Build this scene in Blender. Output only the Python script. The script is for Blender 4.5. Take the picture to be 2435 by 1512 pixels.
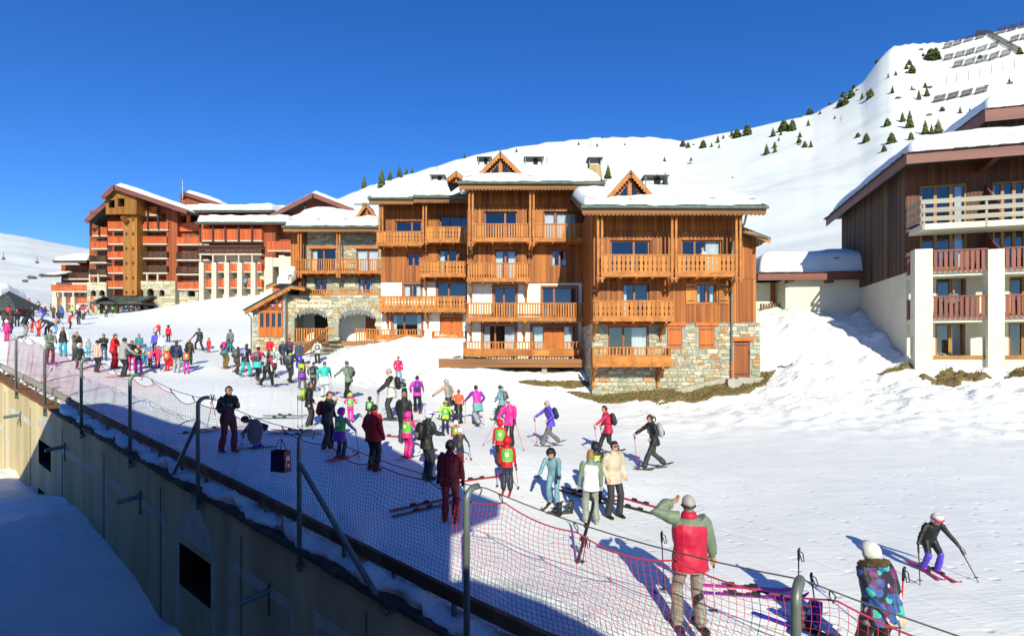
import bpy, bmesh, math, random
import numpy as np
from mathutils import Vector, Matrix
R = math.radians
scn = bpy.context.scene
for o in list(bpy.data.objects): bpy.data.objects.remove(o)
COL = scn.collection
# ---------------------------------------------------------------- camera, sky, sun
FPX, CX, HY, EYE = 1300.0, 1217.5, 845.0, 3.5      # focal length and horizon measured on the photograph (2435 px wide)
cd = bpy.data.cameras.new('camera'); cam = bpy.data.objects.new('camera', cd); COL.objects.link(cam)
cam.location = (0, 0, EYE); cam.rotation_euler = (R(90), 0, 0)
cd.sensor_width = 36; cd.lens = 36*FPX/2435; cd.shift_y = (HY-756)/2435; cd.clip_end = 5000; cd.clip_start = .05
scn.camera = cam
SUN_EL, SUN_AZ = 27.0, 6.0            # behind the camera, a little to the right
w = bpy.data.worlds.new('World'); scn.world = w; w.use_nodes = True
nt = w.node_tree; bg = nt.nodes['Background']
sky = nt.nodes.new('ShaderNodeTexSky'); sky.sky_type = 'NISHITA'; sky.sun_disc = False
sky.sun_elevation = R(SUN_EL); sky.sun_rotation = R(180-SUN_AZ); sky.altitude = 2000
sky.air_density = 1.0; sky.dust_density = 0.0; sky.ozone_density = 5.0
hs = nt.nodes.new('ShaderNodeHueSaturation'); hs.inputs['Saturation'].default_value = 1.22; hs.inputs['Hue'].default_value = .511
nt.links.new(sky.outputs[0], hs.inputs['Color']); nt.links.new(hs.outputs[0], bg.inputs[0])
bg.inputs[1].default_value = .15
sl = bpy.data.lights.new('sun', 'SUN'); sl.energy = 5.0; sl.angle = R(.5); sl.color = (1, .95, .69)
so = bpy.data.objects.new('sun', sl); COL.objects.link(so)
SD = Vector((-math.sin(R(SUN_AZ))*math.cos(R(SUN_EL)), math.cos(R(SUN_AZ))*math.cos(R(SUN_EL)), -math.sin(R(SUN_EL))))
so.rotation_euler = SD.to_track_quat('-Z', 'Y').to_euler(); so.location = (10, -30, 40)
vs = scn.view_settings; vs.view_transform = 'Standard'; vs.look = 'None'; vs.gamma = 1; vs.exposure = .27; vs.use_curve_mapping = False
scn.render.resolution_x, scn.render.resolution_y = 1024, 635
scn.cycles.max_bounces = 6; scn.cycles.transparent_max_bounces = 12
# ---------------------------------------------------------------- helpers
rnd = random.Random(7)
def empty(name, loc=(0,0,0), rz=0, parent=None):
    o = bpy.data.objects.new(name, None); COL.objects.link(o); o.location = loc; o.rotation_euler = (0,0,rz)
    o.empty_display_size = .2
    if parent: o.parent = parent
    return o
def tag(o, label=None, cat=None, group=None, kind=None):
    if label: o['label'] = label
    if cat: o['category'] = cat
    if group: o['group'] = group
    if kind: o['kind'] = kind
    return o
def link(name, me, parent=None, loc=(0,0,0), rot=(0,0,0), scale=(1,1,1), kind=None):
    o = bpy.data.objects.new(name, me); COL.objects.link(o); o.location = loc; o.rotation_euler = rot; o.scale = scale
    if parent: o.parent = parent
    if kind: o['kind'] = kind
    return o
class MB:
    def __init__(s): s.v = []; s.f = []; s.m = []
    def add(s, vs, fs, m=0):
        b = len(s.v); s.v += [tuple(v) for v in vs]; s.f += [tuple(b+i for i in f) for f in fs]; s.m += [m]*len(fs)
        return s
    def box(s, x0, x1, y0, y1, z0, z1, m=0):
        return s.add([(x0,y0,z0),(x1,y0,z0),(x1,y1,z0),(x0,y1,z0),(x0,y0,z1),(x1,y0,z1),(x1,y1,z1),(x0,y1,z1)],
              [(0,3,2,1),(4,5,6,7),(0,1,5,4),(1,2,6,5),(2,3,7,6),(3,0,4,7)], m)
    def beam(s, p, q, w, h, m=0, up=(0,0,1)):
        p, q = Vector(p), Vector(q); d = (q-p).normalized(); upv = Vector(up)
        if abs(d.dot(upv)) > .99: upv = Vector((0,1,0))
        a = d.cross(upv).normalized()*w/2; b = a.cross(d).normalized()*h/2
        return s.add([p-a-b,p+a-b,p+a+b,p-a+b,q-a-b,q+a-b,q+a+b,q-a+b],
              [(0,3,2,1)[::-1],(4,5,6,7)[::-1],(0,1,5,4)[::-1],(1,2,6,5)[::-1],(2,3,7,6)[::-1],(3,0,4,7)[::-1]], m)
    def prism(s, poly, y0, y1, m=0):            # polygon in x,z pushed along y
        n = len(poly); vs = [(x,y0,z) for x,z in poly]+[(x,y1,z) for x,z in poly]
        fs = [tuple(range(n)), tuple(range(2*n-1,n-1,-1))]+[(i,i+n,(i+1)%n+n,(i+1)%n) for i in range(n)]
        return s.add(vs, fs, m)
    def tube(s, pts, r, n=6, m=0, cap=True):
        pts = [Vector(p) for p in pts]; rs = r if hasattr(r,'__len__') else [r]*len(pts)
        b = len(s.v); a = None
        for i, p in enumerate(pts):
            d = (pts[min(i+1,len(pts)-1)]-pts[max(i-1,0)]).normalized()
            if a is None: a = d.orthogonal().normalized()
            a = (a-d*a.dot(d)).normalized(); c = d.cross(a)
            for k in range(n):
                t = 2*math.pi*k/n; s.v.append(tuple(p+(a*math.cos(t)+c*math.sin(t))*rs[i]))
        for i in range(len(pts)-1):
            for k in range(n):
                k2 = (k+1)%n; s.f.append((b+i*n+k,b+i*n+k2,b+(i+1)*n+k2,b+(i+1)*n+k)); s.m.append(m)
        if cap:
            s.f.append(tuple(b+k for k in range(n))[::-1]); s.m.append(m)
            e = b+(len(pts)-1)*n; s.f.append(tuple(e+k for k in range(n))); s.m.append(m)
        return s
    def loft(s, st, side, n=12, m=0):           # st: (centre, r_side, r_front), closed at both ends
        b = len(s.v); side = Vector(side).normalized()
        for i, (c, ra, rb) in enumerate(st):
            c = Vector(c); d = Vector(st[min(i+1,len(st)-1)][0])-Vector(st[max(i-1,0)][0])
            d = d.normalized() if d.length > 1e-6 else Vector((0,0,1))
            a = side-d*side.dot(d); a = a.normalized() if a.length > 1e-4 else d.orthogonal().normalized(); f = d.cross(a)
            for k in range(n):
                t = 2*math.pi*k/n; s.v.append(tuple(c+a*math.cos(t)*ra+f*math.sin(t)*rb))
        for i in range(len(st)-1):
            for k in range(n):
                k2 = (k+1)%n; s.f.append((b+i*n+k,b+i*n+k2,b+(i+1)*n+k2,b+(i+1)*n+k)); s.m.append(m)
        s.f.append(tuple(b+k for k in range(n))[::-1]); s.m.append(m)
        e = b+(len(st)-1)*n; s.f.append(tuple(e+k for k in range(n))); s.m.append(m)
        return s
    def mesh(s, name, mats, smooth=False):
        me = bpy.data.meshes.new(name); me.from_pydata(s.v, [], s.f)
        for m in (mats if isinstance(mats,(list,tuple)) else [mats]): me.materials.append(m)
        if max(s.m or [0]) > 0: me.polygons.foreach_set('material_index', s.m)
        if smooth: me.polygons.foreach_set('use_smooth', [True]*len(s.f))
        me.update(); return me
    def build(s, name, mats, parent=None, smooth=False, kind=None, loc=(0,0,0), rot=(0,0,0)):
        return link(name, s.mesh(name, mats, smooth), parent, loc, rot, kind=kind)
# value noise for displacing big sheets
_rs = np.random.RandomState(3); _T = _rs.rand(256,256)
def vnoise(x, y):
    xi = np.floor(x).astype(int); yi = np.floor(y).astype(int); fx = x-xi; fy = y-yi
    fx = fx*fx*(3-2*fx); fy = fy*fy*(3-2*fy); a = _T[xi&255, yi&255]; b = _T[(xi+1)&255, yi&255]; c = _T[xi&255,(yi+1)&255]; d = _T[(xi+1)&255,(yi+1)&255]
    return (a*(1-fx)+b*fx)*(1-fy)+(c*(1-fx)+d*fx)*fy-.5
def fbm(x, y, o=4):
    s = 0; a = 1
    for i in range(o): s = s+a*vnoise(x*2**i+17*i, y*2**i+31*i); a *= .5
    return s
# ---------------------------------------------------------------- materials
def new_mat(name):
    m = bpy.data.materials.new(name); m.use_nodes = True; t = m.node_tree
    return m, t, t.nodes['Principled BSDF'], t.nodes.new, t.links.new
def surf(name, c, rough=.7, c2=None, scale=4, stretch=(1,1,1), bump=.15, bscale=None, per=None, var=.25, metal=0, spec=.4, detail=6, dist=.02):
    """noise-mottled principled; per='island'/'object' varies the tone from piece to piece"""
    m, t, p, N, L = new_mat(name)
    tc = N('ShaderNodeTexCoord'); mp = N('ShaderNodeMapping'); mp.inputs['Scale'].default_value = stretch
    L(tc.outputs['Object'], mp.inputs[0])
    no = N('ShaderNodeTexNoise'); no.inputs['Scale'].default_value = scale; no.inputs['Detail'].default_value = detail; L(mp.outputs[0], no.inputs[0])
    mx = N('ShaderNodeMix'); mx.data_type = 'RGBA'; c2 = c2 or tuple(v*.7 for v in c)
    mx.inputs[6].default_value = (*c,1); mx.inputs[7].default_value = (*c2,1)
    cr = N('ShaderNodeMapRange'); cr.inputs[1].default_value = .35; cr.inputs[2].default_value = .65; L(no.outputs[0], cr.inputs[0]); L(cr.outputs[0], mx.inputs[0])
    out = mx.outputs[2]
    if per:
        if per == 'island': r = N('ShaderNodeNewGeometry').outputs['Random Per Island']
        else: r = N('ShaderNodeObjectInfo').outputs['Random']
        mr = N('ShaderNodeMapRange'); mr.inputs[3].default_value = 1-var; mr.inputs[4].default_value = 1+var*.6; L(r, mr.inputs[0])
        hv = N('ShaderNodeHueSaturation'); L(mr.outputs[0], hv.inputs['Value']); L(out, hv.inputs['Color']); out = hv.outputs[0]
    L(out, p.inputs['Base Color'])
    p.inputs['Roughness'].default_value = rough; p.inputs['Metallic'].default_value = metal; p.inputs['Specular IOR Level'].default_value = spec
    if bump:
        n2 = N('ShaderNodeTexNoise'); n2.inputs['Scale'].default_value = bscale or scale*4; n2.inputs['Detail'].default_value = 4; L(mp.outputs[0], n2.inputs[0])
        b = N('ShaderNodeBump'); b.inputs['Strength'].default_value = bump; b.inputs['Distance'].default_value = dist; L(n2.outputs[0], b.inputs['Height']); L(b.outputs[0], p.inputs['Normal'])
    return m
def ramp_mat(name, cols, per, rough=.85, bump=.4, scale=9):
    m, t, p, N, L = new_mat(name)
    r = N('ShaderNodeNewGeometry').outputs['Random Per Island'] if per == 'island' else N('ShaderNodeObjectInfo').outputs['Random']
    cr = N('ShaderNodeValToRGB'); e = cr.color_ramp; e.interpolation = 'CONSTANT'
    for i, c in enumerate(cols):
        el = e.elements[i] if i < 2 else e.elements.new(i/len(cols)); el.position = i/len(cols); el.color = (*c,1)
    L(r, cr.inputs[0])
    tc = N('ShaderNodeTexCoord'); no = N('ShaderNodeTexNoise'); no.inputs['Scale'].default_value = scale; no.inputs['Detail'].default_value = 8
    L(N('ShaderNodeNewGeometry').outputs['Position'], no.inputs[0])
    mr = N('ShaderNodeMapRange'); mr.inputs[1].default_value = .3; mr.inputs[2].default_value = .7; mr.inputs[3].default_value = .65; mr.inputs[4].default_value = 1.25; L(no.outputs[0], mr.inputs[0])
    hv = N('ShaderNodeHueSaturation'); L(cr.outputs[0], hv.inputs['Color']); L(mr.outputs[0], hv.inputs['Value']); L(hv.outputs[0], p.inputs['Base Color'])
    b = N('ShaderNodeBump'); b.inputs['Strength'].default_value = bump; b.inputs['Distance'].default_value = .03; L(no.outputs[0], b.inputs['Height']); L(b.outputs[0], p.inputs['Normal'])
    p.inputs['Roughness'].default_value = rough; p.inputs['Specular IOR Level'].default_value = .25
    return m
def snow_mat(name, c=(.88,.89,.9), streak=True, bump=.5, lumps=False):
    m, t, p, N, L = new_mat(name)
    pos = N('ShaderNodeNewGeometry').outputs['Position']
    n1 = N('ShaderNodeTexNoise'); n1.inputs['Scale'].default_value = 1.3; n1.inputs['Detail'].default_value = 9; n1.inputs['Roughness'].default_value = .65
    mp = N('ShaderNodeMapping'); mp.inputs['Rotation'].default_value = (0,0,R(-8)); mp.inputs['Scale'].default_value = (.35,1.6,1) if streak else (1,1,1); L(pos, mp.inputs[0]); L(mp.outputs[0], n1.inputs[0])
    n2 = N('ShaderNodeTexNoise'); n2.inputs['Scale'].default_value = 9; n2.inputs['Detail'].default_value = 6; L(mp.outputs[0], n2.inputs[0])
    n2.inputs['Scale'].default_value = 11 if streak else 9
    ad = N('ShaderNodeMath'); ad.operation = 'MULTIPLY_ADD'; ad.inputs[1].default_value = .45; L(n2.outputs[0], ad.inputs[0]); L(n1.outputs[0], ad.inputs[2])
    b = N('ShaderNodeBump'); b.inputs['Strength'].default_value = bump; b.inputs['Distance'].default_value = .12; L(ad.outputs[0], b.inputs['Height']); L(b.outputs[0], p.inputs['Normal'])
    if lumps:
        # boot prints and scraped crumbs: small pits scattered over the trodden snow
        vo = N('ShaderNodeTexVoronoi'); vo.inputs['Scale'].default_value = 2.3; vo.inputs['Randomness'].default_value = 1; mv = N('ShaderNodeMapping'); mv.inputs['Scale'].default_value = (1,1.5,.2); L(pos, mv.inputs[0]); L(mv.outputs[0], vo.inputs[0])
        mv2 = N('ShaderNodeMapRange'); mv2.inputs[1].default_value = .08; mv2.inputs[2].default_value = .2; L(vo.outputs['Distance'], mv2.inputs[0]); bp = N('ShaderNodeBump'); bp.inputs['Strength'].default_value = .35; bp.inputs['Distance'].default_value = .05; L(mv2.outputs[0], bp.inputs['Height']); L(b.outputs[0], bp.inputs['Normal'])
        wv = N('ShaderNodeTexWave'); wv.inputs['Scale'].default_value = 1.3; wv.inputs['Distortion'].default_value = 5; wv.inputs['Detail'].default_value = 3; wv.inputs['Detail Scale'].default_value = .25; mw = N('ShaderNodeMapping'); mw.inputs['Rotation'].default_value = (0,0,R(-74)); mw.inputs['Scale'].default_value = (1,.12,.1); L(pos, mw.inputs[0]); L(mw.outputs[0], wv.inputs[0])
        mw2 = N('ShaderNodeMapRange'); mw2.inputs[1].default_value = .9; mw2.inputs[2].default_value = 1.0; L(wv.outputs['Fac'], mw2.inputs[0]); bw = N('ShaderNodeBump'); bw.invert = True; bw.inputs['Strength'].default_value = .28; bw.inputs['Distance'].default_value = .03; L(mw2.outputs[0], bw.inputs['Height']); L(bp.outputs[0], bw.inputs['Normal']); b = bw; L(b.outputs[0], p.inputs['Normal'])
        at_ = N('ShaderNodeAttribute'); at_.attribute_name = 'lump'; n3 = N('ShaderNodeTexNoise'); n3.inputs['Scale'].default_value = 2.6; n3.inputs['Detail'].default_value = 7; n3.inputs['Roughness'].default_value = .62; L(pos, n3.inputs[0])
        b2 = N('ShaderNodeBump'); b2.inputs['Distance'].default_value = .45; L(n3.outputs[0], b2.inputs['Height']); L(at_.outputs['Fac'], b2.inputs['Strength']); L(b.outputs[0], b2.inputs['Normal']); L(b2.outputs[0], p.inputs['Normal'])
    mr = N('ShaderNodeMapRange'); mr.inputs[1].default_value = .3; mr.inputs[2].default_value = .7; L(n1.outputs[0], mr.inputs[0])
    mx = N('ShaderNodeMix'); mx.data_type = 'RGBA'; mx.inputs[6].default_value = (c[0]*.9,c[1]*.91,c[2]*.93,1); mx.inputs[7].default_value = (*c,1); L(mr.outputs[0], mx.inputs[0]); L(mx.outputs[2], p.inputs['Base Color'])
    p.inputs['Roughness'].default_value = .65; p.inputs['Specular IOR Level'].default_value = .25
    return m
def glass_mat(name, tint=(.75,.8,.85), refl=.09):
    m, t, p, N, L = new_mat(name); t.nodes.remove(p); out = t.nodes['Material Output']
    tr = N('ShaderNodeBsdfTransparent'); tr.inputs[0].default_value = (*tint,1); gl = N('ShaderNodeBsdfGlossy'); gl.inputs['Roughness'].default_value = .03
    fr = N('ShaderNodeFresnel'); fr.inputs[0].default_value = 1.5; mr = N('ShaderNodeMapRange'); mr.inputs[3].default_value = refl; mr.inputs[4].default_value = 1.0; L(fr.outputs[0], mr.inputs[0])
    no = N('ShaderNodeTexNoise'); no.inputs['Scale'].default_value = 1.2; b = N('ShaderNodeBump'); b.inputs['Strength'].default_value = .05; b.inputs['Distance'].default_value = .05; L(no.outputs[0], b.inputs['Height']); L(b.outputs[0], gl.inputs['Normal'])
    mx = N('ShaderNodeMixShader'); L(mr.outputs[0], mx.inputs[0]); L(tr.outputs[0], mx.inputs[1]); L(gl.outputs[0], mx.inputs[2]); L(mx.outputs[0], out.inputs[0])
    return m
V = (1,1,.06); HZ = (.06,1,1)
STC = [(.33,.32,.24),(.42,.41,.31),(.52,.48,.36),(.27,.28,.21),(.45,.38,.26),(.37,.38,.29),(.58,.53,.42),(.34,.35,.27),(.40,.22,.11),(.52,.46,.33),(.39,.38,.32),(.45,.29,.16)]
M = dict(
 snow=snow_mat('snow', bump=.2, lumps=True), roof_snow=snow_mat('roof_snow', (.80,.81,.81), False, .3), pile_snow=snow_mat('pile_snow', (.86,.87,.88), False, .7), mtn_snow=snow_mat('mountain_snow', (.70,.72,.72), False, .25),
 board=surf('honey_board', (.40,.125,.016), .62, (.21,.055,.009), 2.2, V, .3, 20, 'island', .42),
 timber=surf('honey_timber', (.47,.17,.026), .6, (.30,.092,.015), 3, (1,1,1), .2, 16),
 slat=surf('honey_slat', (.54,.20,.03), .6, (.36,.115,.018), 3, V, .2, 20, 'object', .34),
 frame=surf('window_frame_wood', (.30,.085,.015), .5, (.21,.055,.01), 3, V, .15, 20),
 shutter=surf('shutter_wood', (.52,.13,.015), .55, (.38,.09,.012), 3, V, .2, 18, 'island', .2),
 deck=surf('weathered_deck', (.30,.13,.05), .8, (.18,.085,.04), 2.5, HZ, .3, 14, 'island', .25),
 plaster=surf('white_plaster', (.78,.77,.72), .9, (.70,.68,.62), 1.2, (1,1,1), .12, 40),
 cream=surf('cream_plaster', (.68,.64,.52), .9, (.62,.58,.46), .8, (1,1,1), .12, 40),
 mortar=surf('mortar', (.33,.31,.26), .95, (.25,.24,.2), 5, (1,1,1), .4, 30),
 stone=ramp_mat('wall_stone', STC, 'object'), stone_i=ramp_mat('wall_stone_small', STC, 'island'),
 stone_y=ramp_mat('hotel_stone', [(.52,.46,.32),(.44,.40,.28),(.58,.52,.37),(.38,.34,.24),(.49,.45,.33)], 'island'),
 slate=surf('roof_slate', (.07,.085,.08), .6, (.045,.055,.055), 5, (1,1,1), .4, 20, 'island', .4),
 gutter=surf('green_gutter', (.14,.19,.16), .45, (.09,.13,.11), 3, (1,1,1), .1, 20, metal=.3),
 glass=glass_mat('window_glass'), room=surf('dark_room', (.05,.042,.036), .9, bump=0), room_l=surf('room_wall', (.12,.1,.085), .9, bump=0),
 curtain=surf('white_curtain', (.8,.8,.78), .9, (.7,.7,.7), 6, (3,1,.1), .2),
 dwood=surf('dark_weathered_wood', (.16,.094,.052), .8, (.07,.04,.025), 2, (1,1,.05), .4, 14, 'island', .5),
 brown=surf('brown_board', (.15,.050,.022), .65, (.085,.028,.014), 2, V, .25, 14, 'island', .35),
 fascia=surf('maroon_fascia', (.19,.06,.05), .55, (.13,.04,.035), 1.5, HZ, .1, 12),
 rrail=surf('maroon_rail', (.22,.06,.042), .55, (.16,.042,.03), 2, V, .1, 12, 'object', .2),
 grail=surf('grey_weathered_rail', (.38,.35,.30), .8, (.27,.24,.2), 2, HZ, .3, 14),
 oframe=surf('ochre_frame', (.36,.16,.03), .5, (.26,.11,.02), 3, V, .1, 16),
 hwall=surf('hotel_red_board', (.30,.07,.024), .7, (.20,.045,.016), 1.5, V, .25, 9, 'island', .3),
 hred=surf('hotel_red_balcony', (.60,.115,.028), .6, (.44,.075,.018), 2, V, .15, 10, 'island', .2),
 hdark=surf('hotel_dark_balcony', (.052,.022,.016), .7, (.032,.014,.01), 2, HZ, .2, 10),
 htower=surf('hotel_tower_board', (.36,.155,.03), .65, (.25,.10,.02), 2, V, .2, 10, 'island', .25),
 column=surf('pale_column', (.58,.50,.41), .85, (.5,.43,.35), 1, (1,1,1), .1, 20),
 tanwall=surf('tan_render', (.62,.50,.29), .9, (.40,.32,.18), 1.1, (1,1,.12), .25, 25, dist=.01),
 band=surf('pale_painted_band', (.55,.52,.44), .9, (.43,.4,.33), 2, (1,1,1), .1, 25),
 coping=surf('dark_coping', (.10,.085,.06), .9, (.05,.04,.03), 3, (1,1,1), .4, 20),
 steel=surf('grey_green_steel', (.17,.21,.20), .45, (.12,.15,.14), 3, (1,1,1), .08, 30, metal=.35),
 rust=surf('rusty_brick_edge', (.24,.11,.045), .9, (.14,.07,.035), 6, (1,1,1), .4, 30),
 net=surf('red_net_cord', (.50,.05,.10), .6, bump=0), cable=surf('steel_cable', (.10,.11,.11), .5, bump=0, metal=.5),
 black=surf('black_plastic', (.018,.018,.02), .45, bump=0), dark=surf('dark_void', (.012,.011,.01), .9, bump=0),
 concrete=surf('concrete', (.42,.40,.34), .9, (.33,.31,.26), 3, (1,1,1), .3, 25),
 grass=surf('dry_grass', (.22,.155,.06), .95, (.10,.078,.03), 6, (1,1,1), .9, 30), blade=surf('grass_blade', (.27,.21,.07), .9, (.13,.13,.035), 2, (1,1,1), 0, None, 'island', .5),
 rock=surf('mountain_rock', (.15,.13,.105), .95, (.075,.07,.06), 3, (1,1,1), .6, 9), fir=surf('fir_foliage', (.15,.17,.04), .9, (.07,.10,.022), 3, (1,1,1), 0, None, 'island', .5), bark=surf('bark', (.07,.05,.035), .95),
 fence=surf('fence_timber', (.055,.04,.04), .8), metal=surf('galvanised_metal', (.33,.34,.34), .4, metal=.7), sign=surf('sign_board', (.62,.52,.40), .7, (.56,.46,.35), 2, (1,1,1), .05), ink=surf('sign_letter_brown', (.04,.03,.02), .7, bump=0),
 orange_pipe=surf('orange_pipe', (.45,.12,.03), .5), skin=surf('skin', (.55,.30,.20), .55, (.48,.24,.16), 12, (1,1,1), 0), ice=surf('light_string', (.8,.82,.85), .4, bump=0))
# ---------------------------------------------------------------- terrain
def at(px, py, d):                                    # photograph pixel and distance in metres -> point in the place
    return Vector(((px-CX)*d/FPX, d, EYE+(HY-py)*d/FPX))
WE = Vector((.7990,-.6013)); WN = Vector((.6013,.7990)); W5 = Vector((-7.28,13.45)); STEP = 4.302   # retaining wall: direction, inward normal, pole 5, pole spacing
def wp(k, n=0): q = W5+WE*((k-5)*STEP)+WN*n; return q
def wall_z(k): return -.2-.46*(k-6) if k < 7 else -.66-.33*(k-7)
CP = []
for px, py, s in [(1640,1500,170),(1070,1243,110),(1460,1232,102),(1400,1240,105),(1545,1118,80),(2225,1385,152),(883,1118,86),(545,1073,87),(1310,1050,64),(1440,1080,68),
  (115,865,45.7),(265,876,44),(540,874,41),(636,920,51),(945,911,37),(825,949,52),(497,838,31),(474,832,30),(400,813,30),(188,772,22),(250,754,15.6),(43,740,16),(24,793,31),(92,799,35),
  (1413,945,42),(1600,962,45),(1830,903,42),(1480,970,46),(1950,752,35),(2060,770,36),(1830,760,36),(1835,870,41),(2150,866,43),(2435,866,45),(1940,900,45),(2050,930,46),(2300,950,53),(2435,1000,58),
  (1050,868,38),(1390,900,39.4),(1220,885,38),(900,828,34),(1000,828,34),(820,834,33),(600,832,29),(760,850,31),(680,838,30),
  (470,716,14.6),(640,700,15),(360,737,13.8),(250,742,13.5),(130,742,13.5),(20,735,14),(-200,740,14),(1130,1008,55),(1210,1080,76),(1000,1090,78),(770,1065,80),(400,890,44)]:
    CP.append(tuple(at(px,py,FPX/s)))
CP += [(6,4.5,-.35),(11,6,.0),(14,11,.15),(9,13,.1),(14,18,.4),(20,15,.7),(27,18,1.6),(34,14,1.8),(30,24,2.4),(40,30,4),(-32,70,8.5),(8,45,5),(-5,48,5.5),(18,50,9),(30,50,11),(-20,55,6),(-20,75,9.5),(-40,100,13),(-80,105,12),(-110,60,11),(-60,45,7),(-60,35,5.5)]
for k in range(-6, 13): q = wp(k, .3); CP.append((q.x, q.y, wall_z(k)+.05))
CP = np.array(CP)
SKY = [(-900,600),(-300,545),(0,553),(60,562),(130,577),(205,590),(400,600),(600,560),(700,510),(820,465),(880,440),(1000,405),(1100,375),(1190,355),(1300,338),(1420,326),(1500,325),(1560,325),(1620,335),(1700,318),(1780,305),(1850,288),(1930,272),(1990,240),(2050,195),(2090,140),(2120,110),(2160,103),(2240,100),(2300,90),(2435,60),(2700,20),(3400,0)]
RID = [(-900,600),(205,600),(700,420),(1100,400),(1560,430),(1640,430),(1900,400),(2100,400),(2435,430),(3400,430)]
_sx = np.array([(p[0]-CX)/FPX for p in SKY]); _st = np.array([(HY-p[1])/FPX for p in SKY])
_rx = np.array([(p[0]-CX)/FPX for p in RID]); _rr = np.array([p[1] for p in RID], float)
def mountain(x, y):
    yy = np.maximum(y, 1.0); k = x/yy; t = np.interp(k, _sx, _st); ts = sum(np.interp(k+o, _sx, _st) for o in np.linspace(-.22,.22,11))/11; ry = np.interp(k, _rx, _rr)
    r0 = 62.0; z0 = np.interp(k, [-.9,-.5,0,.5,.9], [9,8,8,13,16.])
    s = np.clip((yy-r0)/(ry-r0), -.2, 1.0); a = np.abs(s)*np.sign(s)
    sm = np.clip(s, 0, 1)**1.7; zr = EYE+(t*sm+ts*(1-sm))*ry
    prof = np.where(a > 0, .35*a+.65*np.abs(a)**1.6, a*.35)
    z = z0+(zr-z0)*prof
    bump = fbm(x/60, y/60, 3)*5*np.clip(s*(1-s)*4, 0, 1)+fbm(x/14+9, y/14, 3)*.8*np.clip(s*(1-s)*4, 0, 1)
    return z+bump-np.maximum(yy-ry, 0)*.35
def tps_k(d2): return np.where(d2 > 1e-9, d2*np.log(d2+1e-12)*.5, 0)
_ring = []
for az in np.radians(np.arange(-62, 63, 8)):
    for r in (118, 150):
        x, y = r*math.sin(az), r*math.cos(az)
        if y > 62 and not (az < R(-18) and r < 130): _ring.append((x, y, float(mountain(np.array([x]), np.array([y]))[0])))
CP = np.vstack([CP, np.array(_ring)])
_n = len(CP); _d2 = ((CP[:,None,:2]-CP[None,:,:2])**2).sum(-1); _A = np.zeros((_n+3,_n+3)); _A[:_n,:_n] = tps_k(_d2)+np.eye(_n)*1.5
_A[:_n,_n] = 1; _A[:_n,_n+1:] = CP[:,:2]; _A[_n:,:_n] = _A[:_n,_n:].T
_w = np.linalg.solve(_A, np.concatenate([CP[:,2],[0,0,0]]))
def near(x, y):
    x = np.asarray(x, float).ravel(); y = np.asarray(y, float).ravel(); out = np.empty(len(x))
    for i in range(0, len(x), 20000):
        xx, yy = x[i:i+20000], y[i:i+20000]; d2 = (xx[:,None]-CP[:,0])**2+(yy[:,None]-CP[:,1])**2
        out[i:i+20000] = tps_k(d2)@_w[:_n]+_w[_n]+_w[_n+1]*xx+_w[_n+2]*yy
    return out
def pile_mask(x, y):                                  # shovelled, lumpy snow by the buildings
    k = x/np.maximum(y,1)*FPX+CX
    a = np.clip((k-1815)/60, 0, 1)*np.clip((y-17-(2435-k)*.006)/9, 0, 1)
    b = np.clip((y-30)/3, 0, 1)*np.clip((k-780)/60, 0, 1)*np.clip((1400-k)/30, 0, 1)
    c = np.clip((y-21)/6, 0, 1)*np.clip((k-1430)/60, 0, 1)
    return np.maximum(np.maximum(a, b*.6), c*.55)
def ground(x, y, fine=True):
    x = np.asarray(x, float).ravel(); y = np.asarray(y, float).ravel()
    r = np.hypot(x, y); az = np.degrees(np.arctan2(x, y)); lo = np.where(az < -16, 128, 62); lo = np.interp(az, [-40,-16,-8], [128,100,60]); hi = lo+34
    s = np.clip((r-lo)/(hi-lo), 0, 1); s = s*s*(3-2*s)
    z = np.where(s < 1, near(x, y), 0)*(1-s)+mountain(x, y)*s
    if fine:
        pm = pile_mask(x, y)*(1-s)
        z = z+fbm(x/3.5, y/3.5, 3)*.035*(1-pm)+fbm(x/.5, y/.8, 2)*.016*(1-pm)+pm*(fbm(x/1.6, y/1.6, 4)*.36+np.abs(fbm(x/.9+5, y/.9, 3))*.62)
    return z
def gz(x, y): return float(ground([x],[y])[0])
def ray_ground(px, py):                               # where the line of sight through a pixel meets the ground
    d = np.geomspace(3.5, 140, 1500); x = (px-CX)*d/FPX; z = EYE+(HY-py)*d/FPX; g = ground(x, d); h = np.nonzero(z-g < 0)[0]
    i = h[0] if len(h) else len(d)-1
    return Vector((x[i], d[i], g[i]))
def sheet(name, X, Y, Z, mat, kind='structure'):
    nu, nv = X.shape; me = bpy.data.meshes.new(name); vv = np.stack([X,Y,Z],-1).reshape(-1,3)
    i = np.arange(nu*nv).reshape(nu,nv); q = np.stack([i[:-1,:-1],i[1:,:-1],i[1:,1:],i[:-1,1:]],-1).reshape(-1,4)
    me.vertices.add(len(vv)); me.vertices.foreach_set('co', vv.ravel()); me.loops.add(q.size); me.loops.foreach_set('vertex_index', q.ravel())
    me.polygons.add(len(q)); me.polygons.foreach_set('loop_start', np.arange(0,q.size,4)); me.polygons.foreach_set('use_smooth', np.ones(len(q),bool))
    me.update(calc_edges=True); me.validate(); me.materials.append(mat); o = link(name, me); tag(o, kind=kind); return o
def axis(a, b, f):
    v = [a]
    while v[-1] < b: v.append(v[-1]+f(v[-1]))
    return np.array(v)
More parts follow.
